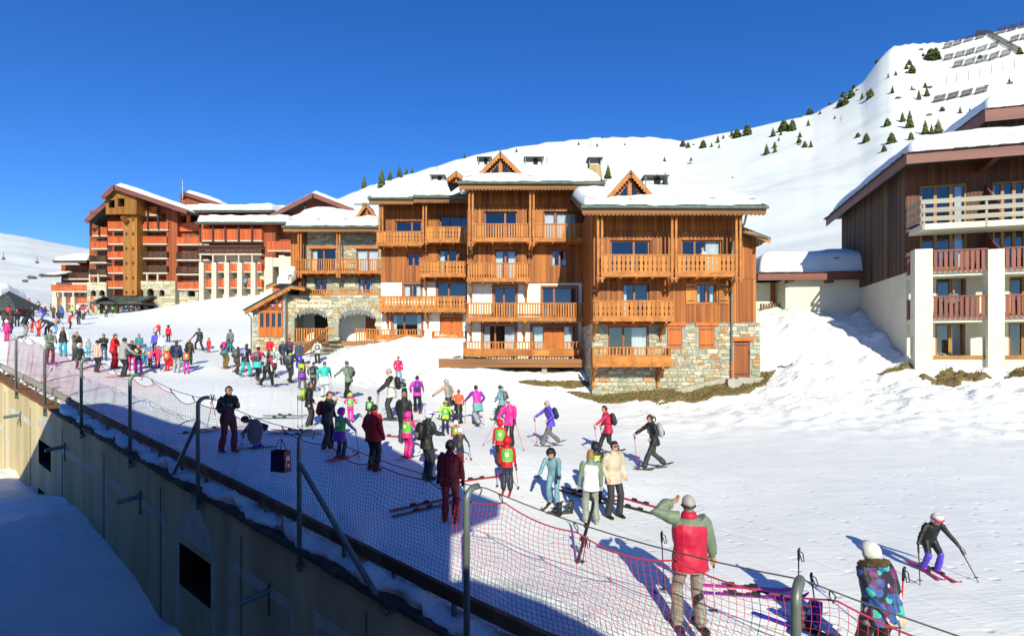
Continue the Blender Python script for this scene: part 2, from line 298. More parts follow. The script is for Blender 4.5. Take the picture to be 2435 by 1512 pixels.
# near snowfield, laid out along the retaining wall so that its edge meets the wall
tt = axis(-75, 62, lambda t: .16 if -12 < t < 40 else .34); nn = axis(.0, 82, lambda n: .13+min(n,45)*.0035+max(0,n-45)*.012)
TT, NN = np.meshgrid(tt, nn, indexing='ij'); GX = W5.x+WE.x*TT+WN.x*NN; GY = W5.y+WE.y*TT+WN.y*NN
GZ = ground(GX, GY).reshape(GX.shape)
edge = np.clip(1-NN/1.6, 0, 1); GZ += edge*(np.maximum(0, fbm(TT/1.1, NN/1.1, 3)+.15)*.45-.02)      # ragged bank of snow thrown against the net
sg_ = sheet('snow_ground', GX, GY, GZ, M['snow']); la = sg_.data.attributes.new('lump','FLOAT','POINT'); la.data.foreach_set('value', (pile_mask(GX,GY)*.55+np.clip(1-NN/1.6,0,1)*.6).ravel())
az = np.radians(np.linspace(-66, 66, 520)); rr = np.geomspace(44, 900, 230); AZ, RR = np.meshgrid(az, rr, indexing='ij'); MX, MY = RR*np.sin(AZ), RR*np.cos(AZ)
MZ = ground(MX, MY, False).reshape(MX.shape); ti = (MX-W5.x)*WE.x+(MY-W5.y)*WE.y; ni = (MX-W5.x)*WN.x+(MY-W5.y)*WN.y
ins = np.minimum(np.minimum(ti+75, 62-ti), np.minimum(ni+0, 82-ni)); MZ -= np.clip(ins*.15, 0, .9); MZ[ni < 2] -= 12
sheet('mountain', MX, MY, MZ, M['mtn_snow'])
# the low, shaded yard between the wall and the building the camera stands in
def yard_z(k): return np.interp(k, [-6,1,3,3.9,4.5,6,13], [-.8,-1.8,-1.95,-2.75,-3.6,-4.6,-5.5])
yk = np.linspace(-6, 13, 330); yn = np.linspace(0, 13, 80); YK, YN = np.meshgrid(yk, yn, indexing='ij')
YX = W5.x+WE.x*(YK-5)*STEP-WN.x*YN; YY = W5.y+WE.y*(YK-5)*STEP-WN.y*YN
YZ = yard_z(YK)+YN*.05+fbm(YX/2.2, YY/2.2, 4)*.45+np.abs(fbm(YX/.7, YY/.7, 3))*.16
sheet('yard_snow', YX, YY, YZ, M['pile_snow'])
# ---------------------------------------------------------------- building kit
class Face:
    """a facade: local x runs along it, local y into the building, z up; pixels of the photograph are turned into metres on it"""
    def __init__(s, px0, d, ang=0, name=None, label=None, cat='building', group=None):
        s.o = Vector(((px0-CX)*d/FPX, d)); s.a = R(ang); s.c, s.s = math.cos(s.a), math.sin(s.a)
        if name: s.root = tag(empty(name, (s.o.x, s.o.y, 0), s.a), label, cat, group)
    def ux(s, px, v=0):
        k = (px-CX)/FPX; ox, oy = s.o.x-s.s*v, s.o.y+s.c*v
        return (k*oy-ox)/(s.c-k*s.s)
    def uz(s, px, py, v=0):
        u = s.ux(px, v); dep = s.o.y+s.c*v+u*s.s
        return u, EYE+(HY-py)*dep/FPX
    def rect(s, x0, y0, x1, y1, v=0):
        u0, za = s.uz(x0, y1, v); u1, zb = s.uz(x1, y0, v); xm = (x0+x1)/2
        return u0, u1, s.uz(xm, y1, v)[1], s.uz(xm, y0, v)[1]
def holes_wall(mb, u0, u1, z0, z1, ops, v=0, rev=.18, m=0, room=None, deep=1.6):
    xs = sorted({u0,u1,*[min(max(a,u0),u1) for o in ops for a in o[:2]]}); zs = sorted({z0,z1,*[min(max(a,z0),z1) for o in ops for a in o[2:4]]})
    for i in range(len(xs)-1):
        for j in range(len(zs)-1):
            cx, cz = (xs[i]+xs[i+1])/2, (zs[j]+zs[j+1])/2
            if any(o[0] < cx < o[1] and o[2] < cz < o[3] for o in ops): continue
            mb.add([(xs[i],v,zs[j]),(xs[i+1],v,zs[j]),(xs[i+1],v,zs[j+1]),(xs[i],v,zs[j+1])], [(0,1,2,3)], m)
    for a, b, c, d in [o[:4] for o in ops]:
        mb.add([(a,v,c),(b,v,c),(b,v,d),(a,v,d),(a,v+rev,c),(b,v+rev,c),(b,v+rev,d),(a,v+rev,d)], [(0,3,7,4),(1,5,6,2),(3,2,6,7),(0,4,5,1)], m)
        if room is not None:
            y0, y1 = v+rev, v+rev+deep
            mb.add([(a,y0,c),(b,y0,c),(b,y0,d),(a,y0,d),(a,y1,c),(b,y1,c),(b,y1,d),(a,y1,d)], [(0,3,7,4),(1,5,6,2),(3,2,6,7),(0,4,5,1),(4,7,6,5)], room)
def solid(mb, u0, u1, v0, v1, z0, z1, m=0):            # sides, back and top of a block whose front is drawn apart
    mb.add([(u0,v0,z0),(u1,v0,z0),(u1,v1,z0),(u0,v1,z0),(u0,v0,z1),(u1,v0,z1),(u1,v1,z1),(u0,v1,z1)], [(4,5,6,7),(1,2,6,5),(2,3,7,6),(3,0,4,7)], m)
def cladding(par, u0, u1, z0, z1, ops, v, mat, pitch=.15, name='cladding', joints=()):
    mb = MB(); n = max(1, round((u1-u0)/pitch)); p = (u1-u0)/n; r = random.Random(int(u0*100)+int(z0*10))
    for i in range(n):
        a, b = u0+i*p, u0+(i+1)*p; iv = [(z0,z1)]
        cut = [(o[2]-.0,o[3]+.0) for o in ops if o[0] < b-.01 and o[1] > a+.01]+[(j-.012,j+.012) for j in joints]
        for c, d in cut: iv = [q for s_, e in iv for q in ((s_,min(e,c)),(max(s_,d),e)) if q[1]-q[0] > .02]
        t = .022+r.random()*.008
        for s_, e in iv:
            mb.box(a+.004, b-.022, v-t, v+.01, s_, e); mb.box(b-.034, b+.012, v-t-.016, v-t-.0005, s_, e)
    return mb.build(name, mat, par, kind='stuff')
def window(par, u0, u1, z0, z1, v, mat, panes=2, bar=.07, curtain=None, rail=None, split=None, glass='glass', dep=.1, name='window'):
    mb = MB(); y0, y1 = v+.02, v+.02+.07
    mb.box(u0,u0+bar,y0,y1,z0,z1); mb.box(u1-bar,u1,y0,y1,z0,z1); mb.box(u0+bar,u1-bar,y0,y1,z1-bar,z1); mb.box(u0+bar,u1-bar,y0,y1,z0,z0+bar)
    ed = [u0+(u1-u0)*t for t in (split if split else [i/panes for i in range(1,panes)])]
    for e in ed: mb.box(e-bar*.7,e+bar*.7,y0-.006,y1,z0+bar,z1-bar)
    if rail: zr = z0+(z1-z0)*rail; mb.box(u0+bar,u1-bar,y0+.004,y1-.004,zr-bar*.6,zr+bar*.6)
    wdw = mb.build(name, M[mat] if isinstance(mat,str) else mat, par)
    xs = [u0]+ed+[u1]
    for i in range(len(xs)-1):
        a, b = xs[i]+bar*.7, xs[i+1]-bar*.7
        MB().add([(a,y0+.05,z0+bar*.6),(b,y0+.05,z0+bar*.6),(b,y0+.05,z1-bar*.6),(a,y0+.05,z1-bar*.6)], [(0,1,2,3)]).build('pane', M[glass], wdw)
        if curtain and curtain[i%len(curtain)]:
            c0, c1 = curtain[i%len(curtain)]; ca, cb = a+(b-a)*c0, a+(b-a)*c1; n = 14; cm = MB()
            pts = [(ca+(cb-ca)*q/n, y1+.12+.035*math.sin(q*2.3+i)) for q in range(n+1)]
            cm.add([(x,y,z0+bar) for x,y in pts]+[(x,y,z1-bar) for x,y in pts], [(q,q+1,q+n+2,q+n+1) for q in range(n)]); cm.build('curtain', M['curtain'], wdw, True)
    return wdw
def fancy_slat(w, h):
    """flat chalet baluster with a sawn profile"""
    pr = [(0,.5),(.10,.5),(.16,.34),(.24,.40),(.34,.5),(.47,.42),(.53,.30),(.60,.30),(.68,.46),(.80,.5),(.86,.36),(.92,.5),(1,.5)]
    poly = [(x*w, z*h) for z, x in pr]+[(-x*w, z*h) for z, x in reversed(pr)]
    return MB().prism(poly, -.014, .014)
SLATM = {}
def slat_mesh(style, w, h, mat):
    k = (style, round(w,3), round(h,2), mat)
    if k not in SLATM:
        mb = fancy_slat(w,h) if style == 'fancy' else MB().box(-w/2,w/2,-.014,.014,0,h)
        SLATM[k] = mb.mesh('slat', M[mat])
    return SLATM[k]
def balcony(par, u0, u1, z0, z1, v, depth, style='plain', mat='timber', smat='slat', pitch=None, w=None, sides=True, brk=(), brk_h=1.0, name='balcony', floor=True, left=True, right=True):
    """z0 floor underside, z1 handrail top; the floor runs from v (front) back to v+depth"""
    mb = MB(); ft = .14
    if floor:
        mb.box(u0,u1,v+.03,v+depth,z0+.03,z0+ft); mb.box(u0-.02,u1+.02,v-.01,v+.03,z0-.03,z0+ft+.02)
        for i in range(max(2,int((u1-u0)/.9))+1): x = u0+.12+(u1-u0-.24)*i/max(2,int((u1-u0)/.9)); mb.box(x-.05,x+.05,v+.06,v+depth,z0-.11,z0+.03)
    for s in ([u0] if left else [])+([u1] if right else []):
        if sides:
            sx = 1 if s == u0 else -1
            mb.box(*sorted((s,s+sx*.05)),v+.06,v+depth,z1-.09,z1-.01); n = max(2,int(depth/.16))
            for i in range(n): y = v+.12+(depth-.16)*i/n; mb.box(*sorted((s+sx*.01,s+sx*.04)),y,y+.085,z0+ft,z1-.09)
    b = mb.build(name, M[mat], par)
    MB().box(u0-.03,u1+.03,v-.035,v+.055,z1-.07,z1).build('top_rail', M[mat], b)
    zb = z0+ft+.06
    if style == 'panel':
        zp = z0+ft+(z1-z0-ft)*.47
        MB().box(u0,u1,v-.01,v+.03,zp-.03,zp+.05).box(u0,u1,v-.01,v+.03,zb-.04,zb+.03).build('middle_rail', M[mat], b)
        n = max(2, round((u1-u0)/1.05)); p = (u1-u0)/n
        for i in range(n):
            MB().box(u0+i*p+.05,u0+(i+1)*p-.05,v+.005,v+.02,zb+.03,zp-.03).box(u0+i*p+.12,u0+(i+1)*p-.12,v-.006,v+.005,zb+.08,zp-.08).build('panel', M[smat], b)
            MB().box(u0+i*p-.045,u0+i*p+.045,v-.02,v+.04,zb-.04,z1-.07).build('post', M[mat], b)
        zb = zp+.05
    else:
        MB().box(u0,u1,v-.012,v+.035,zb-.05,zb+.03).build('bottom_rail', M[mat], b); zb += .03
    pitch = pitch or {'plain':.165,'fancy':.235,'panel':.19}[style]; w = w or {'plain':.095,'fancy':.215,'panel':.075}[style]
    n = max(2, round((u1-u0-.1)/pitch)); p = (u1-u0-.1)/n; me = slat_mesh(style, w, z1-.07-zb, smat)
    for i in range(n): link('slat', me, b, (u0+.05+p*(i+.5), v+.01, zb))
    for x in brk:
        q = MB(); q.beam((x,v+.12,z0-.02),(x,v+depth,z0-brk_h),.13,.15); q.box(x-.06,x+.06,v+depth-.13,v+depth-.003,z0-brk_h-.28,z0-.12); q.box(x-.065,x+.065,v+.02,v+depth,z0-.13,z0-.02); q.build('bracket', M[mat], b)
    return b
def posts(par, x, v, z0, z1, mat='timber', back=None):
    mb = MB()
    mb.box(x-.17,x-.05,v-.07,v+.07,z0,z1); mb.box(x+.05,x+.17,v-.07,v+.07,z0,z1)
    for z in (z0+.15, z1-.25): mb.box(x-.21,x+.21,v-.1,v+.1,z,z+.09)
    if back: mb.beam((x,v+.05,z1-1.0),(x,v+back,z1-.1),.11,.13); mb.beam((x,v+back-.02,z0-.35),(x,v+.05,z0+.5),.1,.12)
    return mb.build('roof_post', M[mat], par)
_unit = []
def unit_stones():
    r = random.Random(5)
    for i in range(14):
        j = lambda a: (r.random()-.5)*a
        n = r.choice([4,5,6]); c = [(-.5+j(.10)+.04,-.5+j(.1)+.05),(.5+j(.10)-.04,-.5+j(.1)+.05),(.5+j(.10)-.04,.5+j(.1)-.05),(-.5+j(.10)+.04,.5+j(.1)-.05)]
        if n > 4: c.insert(2,(.5,j(.3)))
        if n > 5: c.insert(4,(j(.4),.5))
        k = len(c); cx = [(x*.93+j(.02),z*.88+j(.02)) for x,z in c]; mb = MB()
        mb.add([(x,0,z) for x,z in c]+[(x,-.75-.1*r.random(),z) for x,z in c]+[(x,-1+j(.2),z) for x,z in cx],
               [(i_,(i_+1)%k,(i_+1)%k+k,i_+k) for i_ in range(k)]+[(i_+k,(i_+1)%k+k,(i_+1)%k+2*k,i_+2*k) for i_ in range(k)]+[tuple(range(2*k,3*k))])
        _unit.append(mb)
unit_stones()
_um = {}
def stone_wall(par, u0, u1, z0, z1, ops, v, hs=(.11,.30), ws=(.22,.62), limit=300, poly=None, mo='stone', mi='stone_i', seed=1, dep=.05, name='stone'):
    r = random.Random(seed); L = []; z = z0
    while z < z1-.05:
        h = min(r.uniform(*hs), z1-z); u = u0
        while u < u1-.04:
            w = min(r.uniform(*ws)*(.7+h*1.6), u1-u)
            if u1-u-w < .12: w = u1-u
            cx, cz = u+w/2, z+h/2+r.uniform(-.02,.02); ok = not any(o[0]-.03 < cx+w*.35 and o[1]+.03 > cx-w*.35 and o[2] < cz+h*.3 and o[3] > cz-h*.3 for o in ops)
            if ok and (poly is None or poly(cx,cz,w,h)): L.append((w-.018,h-.014,cx,cz))
            u += w
        z += h
    L.sort(key=lambda q: -q[0]*q[1]); rest = MB()
    for i, (w, h, cx, cz) in enumerate(L):
        t = dep*r.uniform(.6,1.3); q = r.randrange(14); fl = r.choice((1,-1))
        if i < limit:
            if (q,mo) not in _um: _um[(q,mo)] = _unit[q].mesh('stone', M[mo])
            link(name, _um[(q,mo)], par, (cx,v,cz), (0,0 if fl > 0 else math.pi,0), (w,t,h))
        else: b = _unit[q]; rest.add([(cx+fl*x*w,v+y*t,cz+fl*zz*h) for x,y,zz in b.v], b.f)
    if rest.v: rest.build('small_stones', M[mi], par, kind='stuff')
def snow_cap(par, x0, x1, prof, T=.45, edge=.5, seed=1, nu=46, front=.6, name='roof_snow', endfall=.0):
    """prof: (y,z) points of the roof line from the eave over the ridge to the back; a rounded blanket of snow lies on it"""
    ys = [p[0] for p in prof]; zs = [p[1] for p in prof]; L = [0]
    for i in range(1,len(prof)): L.append(L[-1]+math.hypot(ys[i]-ys[i-1], zs[i]-zs[i-1]))
    tot = L[-1]; nv = 34; us = np.linspace(0,1,nu); us = .5-.5*np.cos(us*math.pi)*(.6)+ (us-.5)*.4; us = (us-us[0])/(us[-1]-us[0]); vs_ = np.linspace(0,1,nv)
    U, Vv = np.meshgrid(us, vs_, indexing='ij'); S = Vv*tot; X = x0+(x1-x0)*U; Yb = np.interp(S, L, ys); Zb = np.interp(S, L, zs)
    # soften the ridge
    Zs = sum(np.interp(np.clip(S+o,0,tot), L, zs) for o in np.linspace(-1.0,1.0,9))/9; Zb2 = np.where((S > 1)&(S < tot-1), np.maximum(Zb, Zs), Zb)
    e = np.minimum(np.minimum(X-x0, x1-X)/edge, np.minimum(S/front, (tot-S)/edge)); e = np.clip(e,0,1); t = T*np.sqrt(1-(1-e)**2)
    t = t*(1+.4*fbm(X/2+seed*7, S/2, 3)); wob = fbm(X/.8+seed*3, S*0+seed, 3)*.26*np.clip(1-S/1.2,0,1)
    Zt = Zb2+t+.004; Y = Yb-wob-np.clip(t*.28,0,.2)*np.clip(1-S/.5,0,1)
    mb = MB(); nu_, nv_ = X.shape; top = np.stack([X,Y,Zt],-1).reshape(-1,3); idx = lambda i,j: i*nv_+j
    mb.v = [tuple(p) for p in top]; mb.f = [(idx(i,j),idx(i+1,j),idx(i+1,j+1),idx(i,j+1)) for i in range(nu_-1) for j in range(nv_-1)]; mb.m = [0]*len(mb.f)
    return mb.build(name, M['roof_snow'], par, True)
def gable_roof(par, x0, x1, yf, yr, yb, ze, zr, zb=None, T=.45, th=.16, gutter=True, mat='slate', fm='deck', seed=1, snow=True, inset=.12, guards=0, scallop=True, x0s=None, x1s=None):
    """ridge runs along x; yf eave in front, yr ridge, yb back"""
    zb = ze if zb is None else zb; mb = MB()
    for (ya,za),(yc,zc) in (((yf,ze),(yr,zr)),((yr,zr),(yb,zb))):
        mb.add([(x0,ya,za),(x1,ya,za),(x1,yc,zc),(x0,yc,zc),(x0,ya,za-th),(x1,ya,za-th),(x1,yc,zc-th),(x0,yc,zc-th)], [(0,1,2,3),(7,6,5,4),(0,4,5,1),(0,3,7,4),(1,5,6,2)])
    r = random.Random(seed); sl = (zr-ze)/(yr-yf)
    for row in range(2):
        x = x0-.03
        while x < x1:
            w_ = r.uniform(.16,.34); y = yf-.05+row*.16+r.uniform(-.03,.03); t = .025
            z = ze+(y-yf)*sl+.012+row*.02+r.uniform(0,.02); mb.add([(x,y,z),(x+w_,y,z),(x+w_,y+.4,z+.4*sl),(x,y+.4,z+.4*sl),(x,y,z+t),(x+w_,y,z+t),(x+w_,y+.4,z+t+.4*sl),(x,y+.4,z+t+.4*sl)],[(0,1,5,4),(4,5,6,7),(1,2,6,5),(3,0,4,7)]); x += w_+.006
    roof = mb.build('roof', M[mat], par)
    fb = MB().box(x0+.02,x1-.02,yf+.06,yf+.11,ze-.40,ze-.10)
    for s, xe in ((1,x0),(-1,x1)):
        fb.beam((xe+s*.03,yf+.05,ze-.16),(xe+s*.03,yr,zr-.16),.05,.26); fb.beam((xe+s*.03,yr,zr-.16),(xe+s*.03,yb,zb-.16),.05,.26)
    n = max(2,int((x1-x0)/.8))
    for i in range(n+1): x = x0+.15+(x1-x0-.3)*i/n; fb.beam((x,yf+.12,ze-.2),(x,yf+1.9,ze-.2+1.78*sl),.09,.14)
    if scallop:
        k = int((x1-x0)/.22)
        for i in range(k): x = x0+.05+(x1-x0-.1)*(i+.5)/k; fb.prism([(x-.10,ze-.40),(x+.10,ze-.40),(x+.07,ze-.47),(x,ze-.50),(x-.07,ze-.47)], yf+.07, yf+.10)
    fb.build('eave_boards', M[fm], roof)  # darker deck brown by default, standing in for shade under the gutter
    if gutter: MB().tube([(x0-.05,yf-.06,ze-.07),(x1+.05,yf-.06,ze-.09)], .085, 8).build('gutter', M['gutter'], roof)
    if snow: snow_cap(par, (x0s if x0s is not None else x0)+inset, (x1s if x1s is not None else x1)-inset, [(yf+.1,ze),(yr,zr),(yb,zb)], T, seed=seed)
    for i in range(guards):
        x = x0+.6+(x1-x0-1.2)*i/max(1,guards-1); mb = MB(); mb.box(x-.02,x+.02,yf+.28,yf+.32,ze+.1,ze+.1+T*.55+.15); mb.box(x-.2,x+.2,yf+.25,yf+.29,ze+.1+T*.55+.12,ze+.1+T*.55+.17); mb.build('snow_guard', M['metal'], roof)
    return roof
def dormer(par, xc, w, z0, z1, yf, yb, glass=True):
    """small front gable poking through the snow"""
    h = z1-z0; a = xc-w/2; b = xc+w/2; mb = MB(); t = .1
    for s, e in ((-1,a),(1,b)):
        mb.add([(xc,yf-.35,z1),(e,yf-.35,z0),(e,yb,z0),(xc,yb,z1),(xc,yf-.35,z1+t),(e+s*t*.8,yf-.35,z0+t*.35),(e+s*t*.8,yb,z0+t*.35),(xc,yb,z1+t)], [(0,1,5,4),(4,5,6,7),(1,2,6,5),(0,3,2,1)] if s < 0 else [(0,4,5,1),(4,7,6,5),(1,5,6,2),(0,1,2,3)])
    d = mb.build('dormer', M['slate'], par); q = MB()
    for s, e in ((-1,a),(1,b)):
        q.beam((xc,yf-.36,z1-.09),(e,yf-.36,z0-.05),.05,.2); n = max(4,int(math.hypot(w/2,h)/.19))
        for i in range(n): f = (i+.6)/n; q.box(xc+(e-xc)*f-.05,xc+(e-xc)*f+.05,yf-.375,yf-.345,z1-.09+(z0-z1)*f-.2,z1-.1+(z0-z1)*f-.06)
    q.box(xc-.10,xc+.10,yf-.07,yf+.02,z0-.1,z1-.35); q.build('bargeboard', M['timber'], d)
    MB().prism([(a+.25,z0-.1),(xc,z1-.2),(b-.25,z0-.1)][::1], yf+.02, yf+.06).build('gable_frame', M['frame'], d)
    for s in (-1,1):
        MB().add([(xc+s*.13,yf+.01,z0+.02),(xc+s*(w/2-.55),yf+.01,z0+.02),(xc+s*.13,yf+.01,z1-.62)], [(0,1,2) if s > 0 else (0,2,1)]).build('pane', M['glass_dark'], d)
    return d
M['glass_dark'] = surf('dark_glazing', (.012,.016,.03), .06, bump=0, spec=.9)
def chimney_frame(par, x0, x1, y, z0, z1, dep=.9):
    mb = MB()
    for x in (x0,x1):
        for yy in (y,y+dep): mb.box(x-.03,x+.03,yy-.03,yy+.03,z0,z1)
    mb.box(x0-.12,x1+.12,y-.1,y+dep+.1,z1,z1+.04); o = mb.build('chimney_cap', M['cable'], par)
    MB().box((x0+x1)/2-.02,(x0+x1)/2+(x1-x0)*.24,y+.3,y+dep-.3,z0-.1,z1-.03).build('flue', M['dark'], o)
M['chim'] = surf('pale_chimney_boards', (.42,.30,.17), .8, (.30,.2,.1), 3, (1,1,.1), .3)
# ---------------------------------------------------------------- the four stepped chalet blocks
GRP = 'stepped chalet blocks of the residence'
def text_mesh(par, body, size, loc, mat, name='lettering', rot=(R(90),0,0)):
    cu = bpy.data.curves.new(name, 'FONT'); cu.body = body; cu.size = size; cu.align_x = 'CENTER'; cu.align_y = 'CENTER'; cu.extrude = .006
    t = bpy.data.objects.new(name, cu); COL.objects.link(t); bpy.context.view_layer.update()
    me = bpy.data.meshes.new_from_object(t.evaluated_get(bpy.context.evaluated_depsgraph_get())); bpy.data.objects.remove(t)
    me.materials.clear(); me.materials.append(mat); return link(name, me, par, loc, rot)
def closed_shutter(par, u0, u1, z0, z1, v, mat='shutter', n=5, name='shutter', hinge=True):
    mb = MB(); p = (u1-u0)/n
    for i in range(n): mb.box(u0+i*p+.003,u0+(i+1)*p-.003,v-.03,v+.01,z0,z1)
    o = mb.build(name, M[mat], par)
    if hinge: MB().box(u0+.05,u1-.05,v-.04,v-.031,z0+.15,z0+.2).box(u0+.05,u1-.05,v-.04,v-.031,z1-.2,z1-.15).build('hinge', M['black'], o)
    return o
# ---- right-hand block
F = Face(1600, 31, 0, 'chalet', 'right-hand chalet block with rubble stone base and steep dormer above the snow-free verge', 'building', GRP); P = F.root; r = F.rect
u0, u1 = F.ux(1411), F.ux(1803); us1 = F.ux(1808); um = F.ux(1764); zs = F.uz(1600,767)[1]; zt = F.uz(1600,500)[1]+.5; zg = -.6
opw = [r(1452,572,1545,652), r(1621,571,1717,652), r(1481,675,1543,765), r(1657,675,1703,721)]
ops = [r(1446,775,1543,866), r(1587,775,1622,829), r(1662,775,1699,829), r(1745,811,1783,897)]
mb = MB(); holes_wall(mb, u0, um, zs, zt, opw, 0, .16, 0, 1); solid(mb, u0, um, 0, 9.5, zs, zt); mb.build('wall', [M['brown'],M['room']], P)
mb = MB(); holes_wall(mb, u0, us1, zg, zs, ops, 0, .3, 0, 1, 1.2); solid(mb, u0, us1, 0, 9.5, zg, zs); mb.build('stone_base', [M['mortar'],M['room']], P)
zw = F.uz(1780,548)[1]; mb = MB().box(um,u1,.35,8.5,zs+.003,zw); mb.build('side_wing', M['brown'], P)
zj = F.uz(1600,551)[1]
cladding(P, u0+.02, um, zs, zt-.2, opw, 0, M['board'], joints=(zj,))
cladding(P, um+.01, u1, zs, zw, [], .35, M['board'], joints=(F.uz(1780,661)[1],))
mb = MB()
for i in range(32): mb.box(u0-.03,u0,.1+i*.16,.1+i*.16+.13,zs,zt-.2)
mb.build('side_cladding', M['board'], P, kind='stuff')
stone_wall(P, u0, us1, zg+.8, zs-.02, [(a-.02,b+.02,c,d+.22) for a,b,c,d in ops], 0, seed=3, limit=290)
mb = MB(); r2 = random.Random(4); z = zg+.8
while z < zs-.1:
    h = r2.uniform(.16,.3); y = .02
    while y < 5: w_ = r2.uniform(.25,.6); mb.box(u0-r2.uniform(.03,.06),u0,y,y+w_-.015,z,z+h-.015); y += w_
    z += h
mb.build('corner_stones', M['stone_i'], P, kind='stuff')
for a,b,c,d in ops: MB().box(a-.22,b+.22,-.09,.05,d,d+.2).build('lintel', M['shutter'], P)
for (a,b,c,d), sp, cu in ((opw[0],(.6,),(None,None)),(opw[1],(.33,),(None,(.45,1))),(opw[2],(.45,),((0,.4),None)),(ops[0],(.38,),(None,(.35,1)))): window(P,a,b,c,d,.08,'frame',curtain=cu,split=sp,bar=.08)
a,b,c,d = opw[3]; window(P,a,b,c,d,.06,'frame',2,curtain=((0,.45),(.5,1))); MB().box(a-.06,b+.06,-.07,.06,c-.07,c).build('window_sill', M['timber'], P)
MB().box(a-.08,b+.08,-.06,-.03,d,d+.08).box(a-.08,a,-.06,-.03,c,d).box(b,b+.08,-.06,-.03,c,d).build('window_casing', M['timber'], P)
w_ = (b-a)*.5
for s, x in ((-1,a-.1-w_),(1,b+.12)): closed_shutter(P,x,x+w_,c-.05,d,-.07,'slat')
for q in ops[1:3]: closed_shutter(P,q[0]+.02,q[1]-.02,q[2]+.02,q[3]-.02,.02)
a,b,c,d = ops[3]; dr = closed_shutter(P,a+.06,b-.06,c,d-.05,.12,'frame',6,'door'); MB().box(a,a+.06,.06,.16,c,d).box(b-.06,b,.06,.16,c,d).build('door_frame', M['frame'], P)
for x in (1427,1603,1756): posts(P, F.ux(x,-1.3), -1.25, F.uz(x,671,-1.3)[1], zt-.35, back=1.25)
bf = lambda x0,y0,x1,y1,v=-1.25,**k: balcony(P, F.ux(x0,v), F.ux(x1,v), F.uz((x0+x1)/2,y1,v)[1], F.uz((x0+x1)/2,y0,v)[1], v, -v-.03, **k)
bf(1433,605,1596,657,style='fancy',right=False); bf(1609,605,1750,657,style='fancy',left=False); bx = F.ux
bf(1411,714,1603,763,style='fancy',brk=(bx(1420,-1.25),bx(1585,-1.25)),brk_h=.75); bf(1411,825,1597,871,style='panel',brk=(bx(1418,-1.25),bx(1577,-1.25)),brk_h=.9)
yr_, zr_ = 4.4, F.uz(1600,444,4.4)[1]-.45
gable_roof(P, F.ux(1383,-1.6), F.ux(1821,-1.6), -1.75, yr_, 10, F.uz(1600,490,-1.75)[1], zr_, T=.55, seed=2, guards=5)
dormer(P, F.ux(1497,-.8), 2.6, F.uz(1500,477,-.8)[1], F.uz(1500,413,-.8)[1], -.8, 3.6)
chimney_frame(P, F.ux(1532,4), F.ux(1583,4), 3.6, zr_+.2, F.uz(1557,423,4)[1])
# little lean-to roof at the right end
za, zb = F.uz(1768,540,-.4)[1], F.uz(1831,566,-.4)[1]; ua, ub = F.ux(1765,-.4), F.ux(1831,-.4)
MB().add([(ua,-.5,za),(ub,-.5,zb),(ub,8.5,zb),(ua,8.5,za),(ua,-.5,za-.12),(ub,-.5,zb-.12),(ub,8.5,zb-.12),(ua,8.5,za-.12)],[(0,1,2,3),(4,7,6,5),(0,4,5,1),(1,5,6,2)]).build('side_roof', M['slate'], P)
mb = MB().beam((ua,-.48,za-.2),(ub-.02,-.48,zb-.2),.05,.22)
for i in range(4): mb.box(ub-.6+i*.02,ub-.5+i*.02,-.44,0.3,zb-.4+i*.01,zb-.28)
mb.build('bargeboard', M['timber'], P)
dp = MB(); x = F.ux(1741,-.2); dp.tube([(F.ux(1776,-1.6),-1.7,F.uz(1600,497,-1.7)[1]),(F.ux(1772,-1.4),-1.3,F.uz(1600,530,-1.5)[1]),(x,-.3,F.uz(1600,575)[1]),(x,-.12,F.uz(1600,600)[1]),(x,-.12,F.uz(1600,860)[1])], .06, 8); dp.build('downpipe', M['gutter'], P)
MB().tube([(x,-.12,F.uz(1600,860)[1]),(x,-.12,F.uz(1600,902)[1])], .07, 8).build('pipe_foot', M['orange_pipe'], P)
MB().tube([(F.ux(1766,-.5),-.58,za-.35),(F.ux(1826,-.5),-.58,zb-.05)], .05, 8).build('side_gutter', M['gutter'], P)
p, q = F.uz(1570,938,-.25), F.uz(1723,899,-.25); MB().beam((p[0],-.25,p[1]-.1),(q[0],-.25,q[1]-.1),.3,.3).build('concrete_kerb', M['concrete'], P)
a,b,c,d = r(1724,900,1752,921,-.3); MB().box(a,b,-.75,-.1,c-.4,d).build('concrete_block', M['concrete'], P)
a,b,c,d = r(1752,897,1812,903,-.3); MB().box(a,b,-.5,0,c-.3,d).build('door_step', M['concrete'], P)
# ---- middle block
F = Face(1250, 36, 0, 'chalet', 'tall middle chalet block with white plaster lower floors over a long timber terrace', 'building', GRP); P = F.root; r = F.rect
u0, u1 = F.ux(1111), F.ux(1393)+.2; zs = F.uz(1250,671)[1]; zt = F.uz(1250,441)[1]+.5; zg = 2.2
opw = [r(1152,503,1230,572), r(1293,503,1373,572), r(1176,594,1228,668), r(1312,594,1349,633)]
ops = [r(1174,682,1228,762), r(1289,683,1371,762), r(1147,772,1227,850), r(1264,774,1370,850)]
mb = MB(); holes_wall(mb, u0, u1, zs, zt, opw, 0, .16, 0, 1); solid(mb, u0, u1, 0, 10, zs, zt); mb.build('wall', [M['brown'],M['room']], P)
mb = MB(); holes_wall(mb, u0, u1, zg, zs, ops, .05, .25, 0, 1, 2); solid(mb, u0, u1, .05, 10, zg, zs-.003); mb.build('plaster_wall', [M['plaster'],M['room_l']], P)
cladding(P, u0, u1-.2, zs-.05, zt-.2, opw, 0, M['board'], joints=(F.uz(1250,488)[1],))
